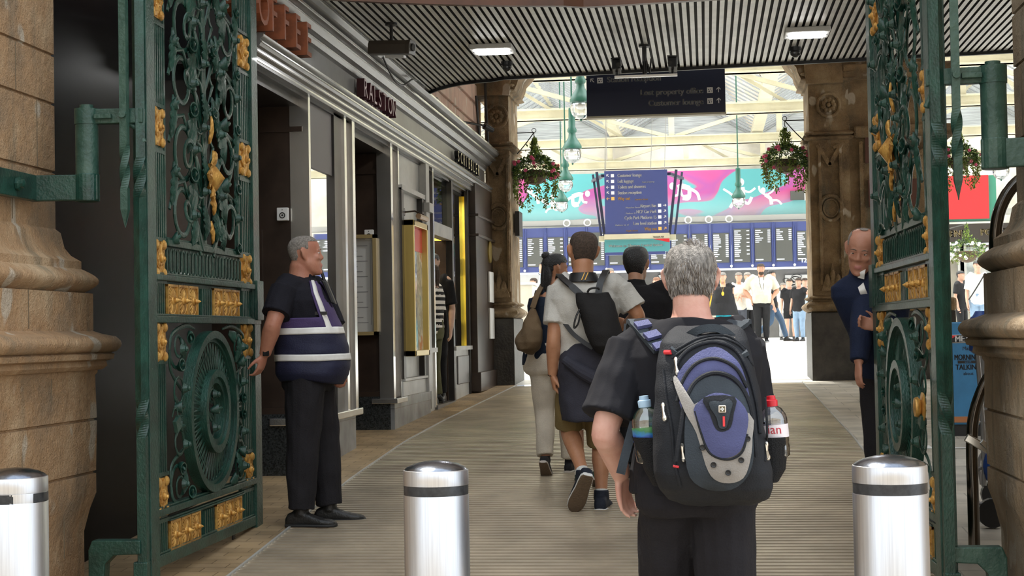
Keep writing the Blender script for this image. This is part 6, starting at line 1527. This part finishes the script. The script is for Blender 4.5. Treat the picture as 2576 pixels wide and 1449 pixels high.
for px, py in ((1767, 1126), (1795, 1170), (1832, 1190), (1865, 1158), (1881, 1104)):
    p = surf(px, py, .052); b = MB(); b.lathe([(.004, 0), (.0075, .002), (.009, .0), (.0095, -.003)], 14, p, (0, -1, 0)); b.build('eyelet', M_black, bp)
for pts, r, l in (([(1700, 1160), (1712, 1080), (1724, 1010), (1750, 960), (1795, 938), (1845, 952), (1880, 1000), (1897, 1070), (1904, 1150)], .0075, .030), ([(1703, 1010), (1716, 960), (1750, 915), (1800, 902), (1850, 925), (1880, 975)], .006, .026), ([(1692, 960), (1708, 905), (1745, 872), (1800, 860), (1850, 880), (1880, 930), (1902, 1010), (1912, 1090)], .006, .006),
                  ([(1668, 930), (1676, 1000), (1690, 1080), (1697, 1160), (1712, 1225)], .005, .002), ([(1925, 1000), (1930, 1080), (1925, 1160)], .004, .002), ([(1690, 900), (1740, 868), (1800, 850), (1860, 868), (1895, 920)], .004, .003), ([(1700, 880), (1760, 850), (1830, 845), (1880, 880)], .004, .003),
                  ([(1748, 1034), (1766, 1095), (1786, 1140), (1830, 1156), (1866, 1138), (1880, 1092)], .004, .050)):
    piping('piping', pts, r, c_bk, l)
for k, (px, py) in enumerate(((1716, 1122), (1928, 1118), (1668, 1020), (1700, 905))):
    b = MB(); P = [surf(px, py, .012), surf(px+1, py+15, .016), surf(px+4, py+32, .012)]; b.tube(P, [.006, .004, .007], 6); b.ell(P[0], (.007, .006, .010), 8, 6); b.ell(P[2], (.008, .006, .011), 8, 6); b.build('zip_puller', M_chrome, bp, smooth=1)
b = MB(); P = [surf(1694, 1172, .004), surf(1708, 1175, .004)]; b.tube(P, .0045, 6); b.build('red_tag', MATS['red_card'], bp); b = MB(); P = [surf(1672, 886, .010), surf(1688, 886, .012)]; b.tube(P, .008, 6); b.build('red_tag', MATS['red_card'], bp)
# carry handle
P = [surf(1692, 885, .01), L_(1712, 862, 5.28), L_(1755, 832, 5.25), L_(1802, 826, 5.25), L_(1838, 845, 5.25), L_(1860, 875, 5.26), surf(1875, 893, .01)]
strap('carry_handle', P, .026, .014, c_bk2, bp, (0, -1, 0.1)); b = MB(); b.tube([L_(1845, 850, 5.235), L_(1860, 872, 5.245)], .006, 6); b.tube([L_(1692, 884, 5.22), L_(1704, 868, 5.22)], .007, 6); b.build('handle_fitting', M_chrome, bp, smooth=1)
# shoulder straps over the shoulders and dangling strap end
strap('shoulder_strap', [L_(1668, 880, 5.33), L_(1640, 848, 5.40), L_(1610, 815, 5.47), L_(1600, 812, 5.56), L_(1600, 870, 5.66), L_(1615, 1000, 5.68), L_(1650, 1120, 5.6)], .068, .016, c_bk2, bp, [(0, -.5, 1), (0, -.5, 1), (0, 0, 1), (0, .8, .6), (0, 1, 0), (0, 1, 0)])
for pa in ([L_(1668, 876, 5.315), L_(1657, 862, 5.335)], [L_(1648, 850, 5.36), L_(1634, 836, 5.385)], [L_(1622, 822, 5.42), L_(1612, 810, 5.45)]): strap('strap_patch', pa, .052, .012, c_blue, bp, (0, -.5, 1))
strap('shoulder_strap', [L_(1800, 860, 5.33), L_(1830, 832, 5.40), L_(1858, 812, 5.47), L_(1866, 815, 5.56), L_(1862, 870, 5.66), L_(1855, 1000, 5.68), L_(1850, 1120, 5.6)], .068, .016, c_bk2, bp, [(0, -.5, 1), (0, -.5, 1), (0, 0, 1), (0, .8, .6), (0, 1, 0), (0, 1, 0)])
b = MB(); P = [L_(1812, 828, 5.36), L_(1824, 832, 5.36)]; b.tube(P, .007, 6); b.build('red_tag', MATS['red_card'], bp)
strap('loose_strap', [L_(1612, 985, 5.50), L_(1598, 1050, 5.38), L_(1582, 1110, 5.34), L_(1566, 1172, 5.32), L_(1561, 1192, 5.32)], .030, .004, c_bk2, bp, (0, -1, 0))
# mesh side pockets holding the bottles
def mesh_mat():
    m = cloth('pack_mesh', (.018, .018, .02), .7, bump=.9, bs=260); return m
for nm, rows in (('side_pocket', [(1098, 1598, 1668), (1140, 1612, 1668), (1180, 1628, 1670), (1220, 1650, 1680)]), ('side_pocket', [(1098, 1905, 1972), (1140, 1908, 1972), (1180, 1915, 1968), (1210, 1925, 1950)])):
    b = MB(); R = []
    for py, x0, x1 in rows:
        c = L_((x0+x1)/2, py, 5.31); hw = (L_(x1, py, 5.31)-L_(x0, py, 5.31)).length/2; R.append([c+Vector(((hw+.011)*math.cos(u), .064*math.sin(u), 0)) for u in [i*PI/12 for i in range(24)]])
    b.rings(R, cap=False); b.af(range(len(b.v)-24, len(b.v))); b.build(nm, mesh_mat(), bp, smooth=1)
def bottle(px, py0, py1, label, capm, labm, tint, word=None, tilt=0):
    top, bot = at_y(px, py0, 5.31), at_y(px+tilt, py1, 5.31); Hh = (top-bot).length*1.25; t = thing('water_bottle', label, 'bottle', top-(top-bot).normalized()*Hh); ax = (top-bot).normalized(); k = Hh/.22
    b = MB(); prof = [(.001, 0), (.026, 0), (.032, .008), (.033, .04), (.031, .05), (.033, .06), (.033, .135), (.031, .15), (.022, .172), (.013, .182), (.0125, .195)]
    b.lathe([(r*k*1.5, h*k) for r, h in prof], 28, (0, 0, 0), ax); b.build('body', glass_mat('bottle_'+capm.name, tint, .16, .04), t, smooth=50)
    b = MB(); b.lathe([(.040*k, .004*k), (.0425*k, .13*k)], 20, (0, 0, 0), ax); wm = glass_mat('water_'+capm.name, tuple(c*.93 for c in tint), .05, .05); b.build('water', wm, t, smooth=50)
    b = MB(); b.lathe([(.0338*k*1.5, .072*k), (.0338*k*1.5, .118*k)], 28, (0, 0, 0), ax); R_ = b.build('label', labm, t, smooth=50)
    b = MB(); b.lathe([(.021*k, .182*k), (.022*k, .20*k), (.021*k, .204*k), (.016*k, .206*k), (.015*k, .219*k), (.001, .22*k)], 18, (0, 0, 0), ax); b.build('cap', capm, t, smooth=40)
    if word:
        b = MB()
        for tx, sz, hh, m_ in word:
            vs, fs = text_geo(tx, sz, .0003, 'CENTER'); rad = .0345*k*1.5; b.add([Vector((rad*math.sin(v[0]/rad), -rad*math.cos(v[0]/rad), 0))+ax*(hh*k+v[1]) for v in vs], fs)
        b.build('label_print', word[0][3], t)
    return t
def label_mat():
    m = bpy.data.materials.new('landscape_label'); m.use_nodes = True; N = m.node_tree.nodes; L = m.node_tree.links; bs = N['Principled BSDF']; bs.inputs['Roughness'].default_value = .35
    tc = N.new('ShaderNodeTexCoord'); sp = N.new('ShaderNodeSeparateXYZ'); L.new(tc.outputs['Object'], sp.inputs[0]); n = N.new('ShaderNodeTexNoise'); n.inputs['Scale'].default_value = 40; L.new(tc.outputs['Object'], n.inputs[0])
    ma = N.new('ShaderNodeMath'); ma.operation = 'MULTIPLY_ADD'; ma.inputs[1].default_value = .03; L.new(n.outputs[0], ma.inputs[0]); L.new(sp.outputs['Z'], ma.inputs[2])
    mr = N.new('ShaderNodeMapRange'); mr.inputs[1].default_value = .09; mr.inputs[2].default_value = .16; L.new(ma.outputs[0], mr.inputs[0]); cr = N.new('ShaderNodeValToRGB'); E = cr.color_ramp.elements; E[0].color = (.02, .05, .30, 1); E[0].position = .15; E[1].color = (.55, .62, .55, 1)
    for p_, c in ((.3, (.03, .2, .5)), (.45, (.05, .22, .08)), (.65, (.12, .30, .12)), (.8, (.35, .42, .4))): e = E.new(p_); e.color = (*c, 1)
    L.new(mr.outputs[0], cr.inputs[0]); L.new(cr.outputs[0], bs.inputs['Base Color']); return m
bottle(1619, 995, 1130, 'blue capped water bottle in the left side pocket of the backpack', mat('cap_blue', (.42, .60, .78), .35), label_mat(), (.80, .89, .95), tilt=16)
bottle(1939, 995, 1120, 'red capped water bottle in the right side pocket of the backpack', mat('cap_red', (.62, .015, .03), .35), mat('label_pale', (.80, .74, .78), .4), (.84, .86, .9), word=[('ian', .042, .088, mat('label_pink', (.75, .08, .12), .5))], tilt=12)

# ------------------------------------------------------------ man in grey polo with small black backpack
PX = 1478; Pm = Vector((at_y(PX, 900, 10.3).x, 10.3, gz(10.3)))
pm_, J, Th, Mi = figure('person', 'man in grey polo shirt and tied jacket walking away with black backpack', Pm, RAD(3), 1.78, dict(
    skin=('tan', (.50, .25, .14), (.42, .19, .10)), voxel=.008, w=1.14, d=1.1, arm=1.14, face=False, hyaw=RAD(14), hroll=RAD(4), neckr=.038, head=.150, lean=(-.012, .01),
    wL=dict(sh=w(1408, 722, 10.3), el=w(1393, 850, 10.22), wr=w(1390, 945, 10.28), hd=(.12, .1, -1), pn=(1, 0.2, 0), an=w(1468, 1196, 10.15), kn=w(1432, 1078, 10.42), hip=w(1440, 950, 10.3), toe=(-.45, .8, -1)), upL=(0, 1, .8),
    wR=dict(sh=w(1560, 724, 10.3), el=w(1606, 795, 10.3), wr=w(1576, 815, 10.55), hd=(-.6, .8, .1), an=w(1513, 1246, 10.38), kn=w(1512, 1120, 10.45), hip=w(1502, 950, 10.3), toe=(.05, 1, 0)),
    hair=(hair_dkcrop, 'short'), hairt=.004, nape=.045, top=(cloth('polo_grey', (.52, .50, .46), .9), .74), tope=.014, fold=.008, hem=-.02, topname='polo_shirt', bottom=(cloth('khaki', (.20, .145, .06), .9), .98), bote=.012, hipw=.92, botname='shorts', flare=1.0, leg=1.08, shoek=1.2,
    shoes=(cloth('trainer_navy', (.016, .020, .032), .7), c_wsole), socks=cloth('sock_white', (.7, .7, .68)), curlL=.8))
def wrap_ring(rows, m, name, par, Mi_, vox=.009, fold_=.01, seed=0):
    b = MB(); R = []
    for py, x0, x1, Y, dp in rows:
        a, c_ = Mi_ @ at_y(x0, py, Y), Mi_ @ at_y(x1, py, Y); c = (a+c_)/2; hw = (c_-a).length/2; R.append([c+Vector((hw*math.copysign(abs(math.cos(u))**.8, math.cos(u)), dp*math.copysign(abs(math.sin(u))**.85, math.sin(u)), 0)) for u in [i*2*PI/32 for i in range(32)]])
    b.rings(R); me = remesh(b, vox, 2, [m], name); c = co_of(me); nn = no_of(me)
    o = np.array([noise.noise(Vector((p[0]*8+seed, p[1]*8, p[2]*5+p[0]*7)))+.4*noise.noise(Vector((p[0]*22, p[1]*22, p[2]*16))) for p in c])*fold_; set_co(me, c+nn*o[:, None]); return obj(name, me, par)
c_char = cloth('charcoal', (.040, .040, .055), .85)
wrap_ring([(862, 1416, 1562, 10.3, .15), (900, 1405, 1570, 10.3, .185), (940, 1402, 1570, 10.3, .20), (975, 1406, 1565, 10.3, .20), (1040, 1411, 1560, 10.3, .20), (1056, 1413, 1540, 10.3, .19)], c_char, 'tied_jacket', pm_, Mi)
b = MB(); b.tube(spline([Mi @ w(1420, 905, 10.12), Mi @ w(1465, 935, 10.08), Mi @ w(1512, 958, 10.07), Mi @ w(1523, 950, 10.08)], 5), [.03, .045, .05, .04], 12); b.build('jacket_sleeve', c_char, pm_, smooth=1)
b = MB(); wr, el = J['L']['wr'], J['L']['el']; dv = (wr-el).normalized(); b.tube([wr-dv*.03, wr-dv*.002], [.0325, .031], 16); b.build('wrist_band', M_black, pm_, smooth=40)
# tie-like striped collar band
b = MB(); nk = Mi @ w(1467, 692, 10.28); b.tube([nk+Vector((0, 0, -.045)), nk+Vector((0, 0, .015))], [.112, .082], 22); k = b.build('collar', M_black, pm_, smooth=40)
b = MB()
for dx in (-.008, .014): b.bar(nk+Vector((dx, -.112, -.036)), nk+Vector((dx+.02, -.084, .012)), .006, .004)
b.build('collar_stripes', M_signor, k)
bk = thing('backpack', 'small plain black drawstring backpack worn by the man in grey polo', 'backpack', Pm, RAD(3))
wrap_ring([(736, 1448, 1530, 10.12, .05), (765, 1452, 1545, 10.10, .08), (800, 1462, 1556, 10.08, .10), (840, 1472, 1568, 10.06, .11), (870, 1485, 1572, 10.05, .105), (885, 1496, 1562, 10.06, .08), (893, 1508, 1548, 10.07, .05)], cloth('pack2', (.014, .013, .013), .8), 'main_body', bk, Mi, .008, .012, 5)
q = lambda px, py, Y: Mi @ w(px, py, Y)
strap('shoulder_strap', [q(1465, 745, 10.1), q(1440, 722, 10.12), q(1415, 700, 10.2), q(1406, 693, 10.3), q(1404, 740, 10.42), q(1420, 810, 10.45)], .042, .012, M_black, bk, [(0, -1, .3), (0, -.6, 1), (0, 0, 1), (0, 1, 0), (0, 1, 0)])
strap('shoulder_strap', [q(1505, 740, 10.1), q(1510, 712, 10.13), q(1520, 690, 10.2), q(1526, 684, 10.3), q(1530, 740, 10.45), q(1540, 810, 10.45)], .042, .012, M_black, bk, [(0, -1, .3), (0, -.6, 1), (0, 0, 1), (0, 1, 0), (0, 1, 0)])
strap('lower_strap', [q(1416, 806, 10.2), q(1440, 838, 10.12), q(1470, 862, 10.08), q(1492, 876, 10.05)], .028, .006, M_black, bk, (0, -1, .2)); strap('lower_strap', [q(1576, 815, 10.12), q(1572, 845, 10.08), q(1562, 875, 10.03)], .03, .006, M_black, bk, (0, -1, .2))
b = MB(); b.tube(spline([q(1478, 735, 10.06), q(1484, 727, 10.05), q(1500, 724, 10.05), q(1508, 728, 10.06)], 5), .007, 6); b.tube(spline([q(1458, 778, 10.02), q(1448, 800, 10.0), q(1444, 825, 10.0), q(1454, 815, 10.0), q(1460, 790, 10.02)], 5), .006, 6); b.build('cord', M_black, bk)

# ------------------------------------------------------------ woman with brown shoulder bag
Wm = Vector((at_y(1392, 900, 11.9).x, 11.9, gz(11.9)))
wo, J, Th, Mi = figure('person', 'dark haired woman in navy top and cream trousers left of the polo man', Wm, RAD(-4), 1.655, dict(
    skin=('bronze', (.42, .20, .11), (.36, .16, .085)), voxel=.009, w=1.02, d=1.0, hipw=1.36, arm=.92, hyaw=RAD(-62), hroll=RAD(5), lean=(.008, 0), neckr=.030, hpitch=RAD(-4),
    wL=dict(el=w(1350, 815, 12.0), wr=w(1356, 870, 12.12), sh=w(1366, 735, 11.9)), L=dict(an=(.035, -.06, .075), kn=(.05, .02, .285), toe=(0, .8, -.6)), upL=(0, .6, .8), R=dict(an=(.05, .10, .05), kn=(.05, .09, .29)),
    hair=(hair_black, 'short'), hairt=.011, nape=.04, hairline=.16, top=(cloth('top_navy', (.012, .018, .032), .9), .55), collar=0, hem=-.02, bottom=(cloth('cream', (.60, .53, .43), .9, bump=.3), 1.93), bote=.016, leg=1.08, bfold=.009, shoes=(cloth('trainer_black', (.015, .014, .015), .7), mat('sole_pale', (.5, .45, .4), .6)), sandal=0))
b = MB()
for k in range(10):
    p = Th @ Vector((-.045+.008*k, -.10+.004*abs(k-5), .16)); b.tube(spline([p, p+Vector((-.012+.004*k, -.03, -.10)), p+Vector((-.03+.003*k, -.015, -.22-.01*(k % 3)))], 4), [.02, .018, .006], 8)
b.ell(Th @ Vector((0, -.09, .22)), (.035, .035, .03), 10, 8); b.build('ponytail', hair_black, wo, smooth=1)
b = MB(); b.tube([Th @ (Vector((-.085, .0, .082))+Vector((0, .012*math.cos(a), .014*math.sin(a)))) for a in [i*PI/6 for i in range(12)]], .0018, 5, loop=True); b.build('earring', M_gold, wo)
bg_ = thing('shoulder_bag', 'brown gathered canvas bag slung on the back of the dark haired woman', 'bag', Wm, RAD(-4))
wrap_ring([(768, 1336, 1345, 11.72, .02), (800, 1324, 1358, 11.7, .05), (830, 1306, 1367, 11.68, .09), (860, 1297, 1362, 11.66, .11), (880, 1302, 1350, 11.66, .10), (892, 1322, 1340, 11.67, .06)], cloth('bag_brown', (.13, .085, .045), .8), 'bag_body', bg_, Mi, .009, .022, 11)
strap('bag_strap', [Mi @ w(1340, 775, 11.7), Mi @ w(1350, 745, 11.75), Mi @ w(1362, 722, 11.85), Mi @ w(1366, 722, 12.0), Mi @ w(1355, 800, 12.1)], .04, .01, MATS['cloth_bag_brown'], bg_, [(0, -1, .3), (0, -.5, 1), (0, .2, 1), (0, 1, 0)])
# ------------------------------------------------------------ man in black jacket
Bm = Vector((at_y(1605, 900, 11.75).x, 11.75, gz(11.75)))
figure('person', 'black haired man in a black jacket walking between the two men with backpacks', Bm, RAD(-8), 1.665, dict(skin=('tan2', (.45, .24, .15)), voxel=.010, w=1.26, d=1.15, head=.15, face=False, hair=(hair_black, 'short'), hairt=.013, nape=.03, hyaw=RAD(-6),
    top=(cloth('black_jacket', (.010, .009, .010), .95), 1.5), topname='jacket', tope=.022, collar=2, hem=-.1, bottom=(c_black, 1.95), shoes=(c_shoe, c_sole)))
# ------------------------------------------------------------ child with striped shorts
Cm = Vector((at_y(1477, 1000, 11.35).x, 11.35, gz(11.35)))
figure('person', 'child in navy and white striped shorts seen between the polo man\'s legs', Cm, RAD(0), 1.35, dict(skin=('fair', (.62, .38, .28)), voxel=.009, w=.9, face=False, hair=(hair_brown, 'short'), top=(cloth('child_top', (.5, .5, .5)), .6), bottom=([cloth('stripe_navy', (.03, .045, .09)), cloth('stripe_white', (.7, .68, .62))], .93), botname='shorts', bote=.02, flare=1.2,
    L=dict(an=(.055, .05, .055)), R=dict(an=(.05, -.10, .07), kn=(.055, .02, .285), toe=(0, .9, -.4)), upR=(0, .4, .9), shoes=(cloth('child_shoe', (.03, .06, .045), .7), mat('sole_red', (.40, .30, .25), .6)), socks=cloth('sock_cream', (.7, .66, .58)), sockl=.22))
# ------------------------------------------------------------ man peering round the right gate
Rm = Vector((at_y(2240, 900, 10.0).x, 10.05, gz(10.0)))
rm, J, Th, Mi = figure('person', 'balding man in navy uniform peering round the edge of right gate', Rm, RAD(168), 1.76, dict(skin=('ruddy2', (.52, .26, .18), (.44, .20, .13)), voxel=.008, w=1.05, d=1.1, hyaw=RAD(-6), hpitch=RAD(-20), hroll=RAD(-10), hairline=.26, recede=1,
    wneck=w(2168, 692, 9.95), hoff=(.0, .016, .032), arm=1.1, head=.152,
    wR=dict(sh=w(2186, 722, 9.95), el=w(2168, 815, 9.8), wr=w(2160, 912, 9.7), hd=(-.05, -.05, -1), pn=(.9, .4, 0)), wL=dict(sh=w(2262, 720, 10.0), el=w(2250, 830, 9.9), wr=w(2208, 822, 9.62), hd=(-.8, -.1, .25), pn=(.2, -1, 0)),
    hair=(hair_crop, 'short'), hairt=.004, nape=.06, browmat=MATS['brow'], top=(cloth('uniform_navy', (.010, .017, .045), .8), 1.6), topname='jacket', tope=.016, collar=2, bottom=(c_trous, 1.95), shoes=(c_shoe, c_sole), curlR=.35, curlL=.7, curl=.3))
for k, (a, c) in enumerate((((2172, 668), (2166, 700)), ((2164, 712), (2176, 745)))):
    strap('vest_stripe', [Mi @ w(a[0], a[1], 9.86), Mi @ w((a[0]+c[0])/2-1, (a[1]+c[1])/2, 9.82), Mi @ w(c[0], c[1], 9.84)], .04, .006, c_refl, rm, Mi.to_3x3() @ Vector((-.3, -1, .1)))
# ------------------------------------------------------------ shoppers in the doorway
figure('person', 'woman in a black and white striped top in the card shop doorway', Vector((-3.16, 18.22, .82)), RAD(75), 1.62, dict(skin=('fair2', (.6, .38, .28)), voxel=.013, w=1.0, hair=(hair_brown, 'long'), hairend=-.06, top=([cloth('st_black', (.02, .02, .02)), cloth('st_white', (.75, .72, .68))], .9), stripes=.035, bottom=(cloth('olive', (.10, .10, .05)), 1.95), shoes=(c_shoe, c_sole), fold=.003))
figure('person', 'dark haired man half hidden in the card shop doorway', Vector((-3.22, 18.66, .82)), RAD(170), 1.76, dict(skin=('fair3', (.55, .35, .26)), voxel=.014, hair=(hair_black, 'short'), top=(c_black, .9), bottom=(c_black, 1.95), shoes=(c_shoe, c_sole)))
# ------------------------------------------------------------ crowd in the concourse
def crowd(px, pyf, pyt, label, rz, top, bottom, hair=hair_brown, hs='short', sk='crowd', skc=(.62, .36, .26), Y=None, **k):
    """pyf foot row, pyt head row in the photograph"""
    p = at_g(px, pyf) if Y is None else Vector((at_y(px, pyf, Y).x, Y, gz(Y))); H = (at_y(px, pyt, p.y).z-p.z); H = min(max(H, 1.5), 1.92)
    sp = dict(skin=(sk, skc), voxel=.016, hair=(hair, hs), top=top, bottom=bottom, shoes=(c_shoe, c_sole), hairt=.012, fold=.008); sp.update(k)
    return figure('person', label, p, RAD(rz), H, sp)
cw = cloth('crowd_white', (.78, .77, .72)); cbg = cloth('crowd_beige', (.66, .62, .50)); cbk = cloth('crowd_black', (.02, .02, .022)); cjn = cloth('crowd_denim', (.06, .10, .16)); clj = cloth('crowd_light_denim', (.25, .36, .50)); ctq = cloth('crowd_turquoise', (.03, .38, .48)); cyl_ = cloth('crowd_mustard', (.75, .45, .06)); cgr = cloth('crowd_grey', (.35, .36, .38)); clb = cloth('crowd_pale_blue', (.50, .60, .68))
t, J, Th, Mi = crowd(1918, 862, 664, 'bearded man in beige shirt with lanyard standing hands on hips in the concourse', 183, (cbg, .85), (cbk, 1.95), skc=(.58, .30, .20), sk='bearded', w=1.24, d=1.3, belly=.06, arm=1.2, leg=1.15, voxel=.013, tope=.018,
      L=dict(el=(.205, -.03, .66), wr=(.13, .04, .56)), R=dict(el=(.205, -.03, .66), wr=(.13, .04, .56)), hem=-.02, shoes=(cbk, c_wsole))
b = MB(); b.ell(Th @ Vector((0, .06, .028)), (.062, .045, .045), 12, 8); b.build('beard', hair_brown, t, smooth=1)
b = MB(); b.tube(spline([Vector((-.06, .08, 1.50)), Vector((-.04, .20, 1.3)), Vector((0, .25, 1.16)), Vector((.04, .20, 1.3)), Vector((.06, .08, 1.50))], 5), .007, 6); b.build('lanyard', M_black, t)
b = MB(); b.box((-.035, .25, 1.07), (.035, .257, 1.16)); b.build('pass_card', M_white, t)
t, J, Th, Mi = crowd(1822, 875, 686, 'woman in black vest top and turquoise trousers with yellow pendant', 178, (cbk, .1), (ctq, 1.95), hair=hair_grey, w=1.12, d=1.2, hipw=1.25, arm=1.05, belly=.04, tope=.02, hem=-.1, Y=34.5, collar=0, flare=1.4)
wr_ = MB(); R = [[Vector((a*math.cos(u)*(1+.06*math.sin(5*u)), d*math.sin(u), z)) for u in [i*PI/12 for i in range(24)]] for z, a, d in ((1.12, .22, .16), (.95, .25, .19), (.80, .29, .22), (.66, .32, .24))]; wr_.rings(R); wr_.build('top_skirt', cbk, t, smooth=1)
b = MB(); b.ell((.0, .23, 1.12), (.03, .01, .045), 10, 8); b.tube([(-.05, .1, 1.42), (0, .2, 1.16), (.05, .1, 1.42)], .004, 5); b.build('pendant', cyl_, t)
crowd(1862, 868, 686, 'older man in white shirt with folded arms behind the turquoise trousers woman', 182, (cw, .8), (cloth('crowd_slate', (.10, .11, .14)), 1.95), hair=hair_crop, Y=36.5, L=dict(el=(.13, .03, .655), wr=(-.02, .13, .67)), R=dict(el=(.13, .03, .655), wr=(-.02, .14, .65)))
crowd(1884, 865, 686, 'man in white shirt half hidden behind the bearded man\'s shoulder', 200, (cw, .8), (cbk, 1.95), hair=hair_crop, Y=37)
crowd(1944, 852, 680, 'striding man in dark cap and jeans behind the bearded man', 265, (cbk, .8), (cjn, 1.95), hair=hair_black, Y=37.5, L=dict(kn=(.05, .12, .29), an=(.05, .19, .06)), R=dict(kn=(.05, -.03, .28), an=(.05, -.22, .10)))
crowd(1989, 846, 702, 'person in black t-shirt and shorts facing the camera near the right pier', 180, (cbk, .7), (cbk, .7), hair=hair_brown, Y=42, botname='shorts')
crowd(1973, 838, 712, 'person in pale clothes walking behind the black shorts person', 200, (cw, .8), (cgr, 1.95), hair=hair_crop, Y=44)
crowd(2012, 850, 700, 'person in black with lifted arm beside the right pier', 150, (cbk, .7), (clj, 1.95), Y=39, L=dict(el=(.19, .05, .75), wr=(.22, .12, .80)))
crowd(2028, 850, 700, 'person in pale blue beside the right pier edge', 190, (clb, .8), (cgr, 1.95), Y=40)
crowd(1372, 850, 656, 'man in pale blue shirt and cap at the far left of the concourse', 90, (clb, .9), (cgr, 1.95), hair=hair_black, Y=35, w=1.15)
crowd(1345, 850, 700, 'person photographing with a phone near the left pier', 120, (cw, .8), (cbg, 1.95), Y=36, skc=(.66, .4, .3), sk='pinkish', L=dict(el=(.16, .12, .70), wr=(.08, .20, .78)), R=dict(el=(.16, .12, .70), wr=(.08, .20, .78)))
crowd(1538, 850, 675, 'grey haired person seen between the polo man and the black jacket', 180, (cgr, .9), (cbk, 1.95), hair=hair_crop, Y=38)
crowd(1655, 860, 705, 'long haired woman just left of the grey haired man\'s head', 180, (cw, .8), (clj, 1.95), hair=mat('hair_auburn', (.22, .10, .05), .6), hs='long', Y=33, hairend=-.04)
crowd(1792, 880, 692, 'person in mustard top behind the grey haired man\'s ear', 185, (cyl_, .9), (cbg, 1.95), Y=35.5)
crowd(1700, 860, 690, 'person in a blue top hidden behind the grey haired man', 185, (clb, .9), (cbk, 1.95), Y=40) if False else None
t, *_ = crowd(2463, 830, 656, 'young man in white t-shirt and jeans with crossbody strap beyond right gate', 178, (cw, .9), (clj, 1.95), hair=hair_black, Y=34, voxel=.013)
b = MB(); b.tube(spline([(-.14, .10, 1.44), (-.02, .17, 1.25), (.14, .17, 1.0), (.20, .08, .9)], 5), .014, 6); b.build('crossbody_strap', M_black, t)
crowd(2420, 830, 690, 'person in black leaning forward beyond the right gate post', 230, (cbk, .75), (cbk, 1.95), hair=hair_black, Y=34.5)
crowd(1385, 850, 700, 'person in white hidden behind woman with the bag', 180, (cw, .8), (cgr, 1.95), Y=41) if False else None
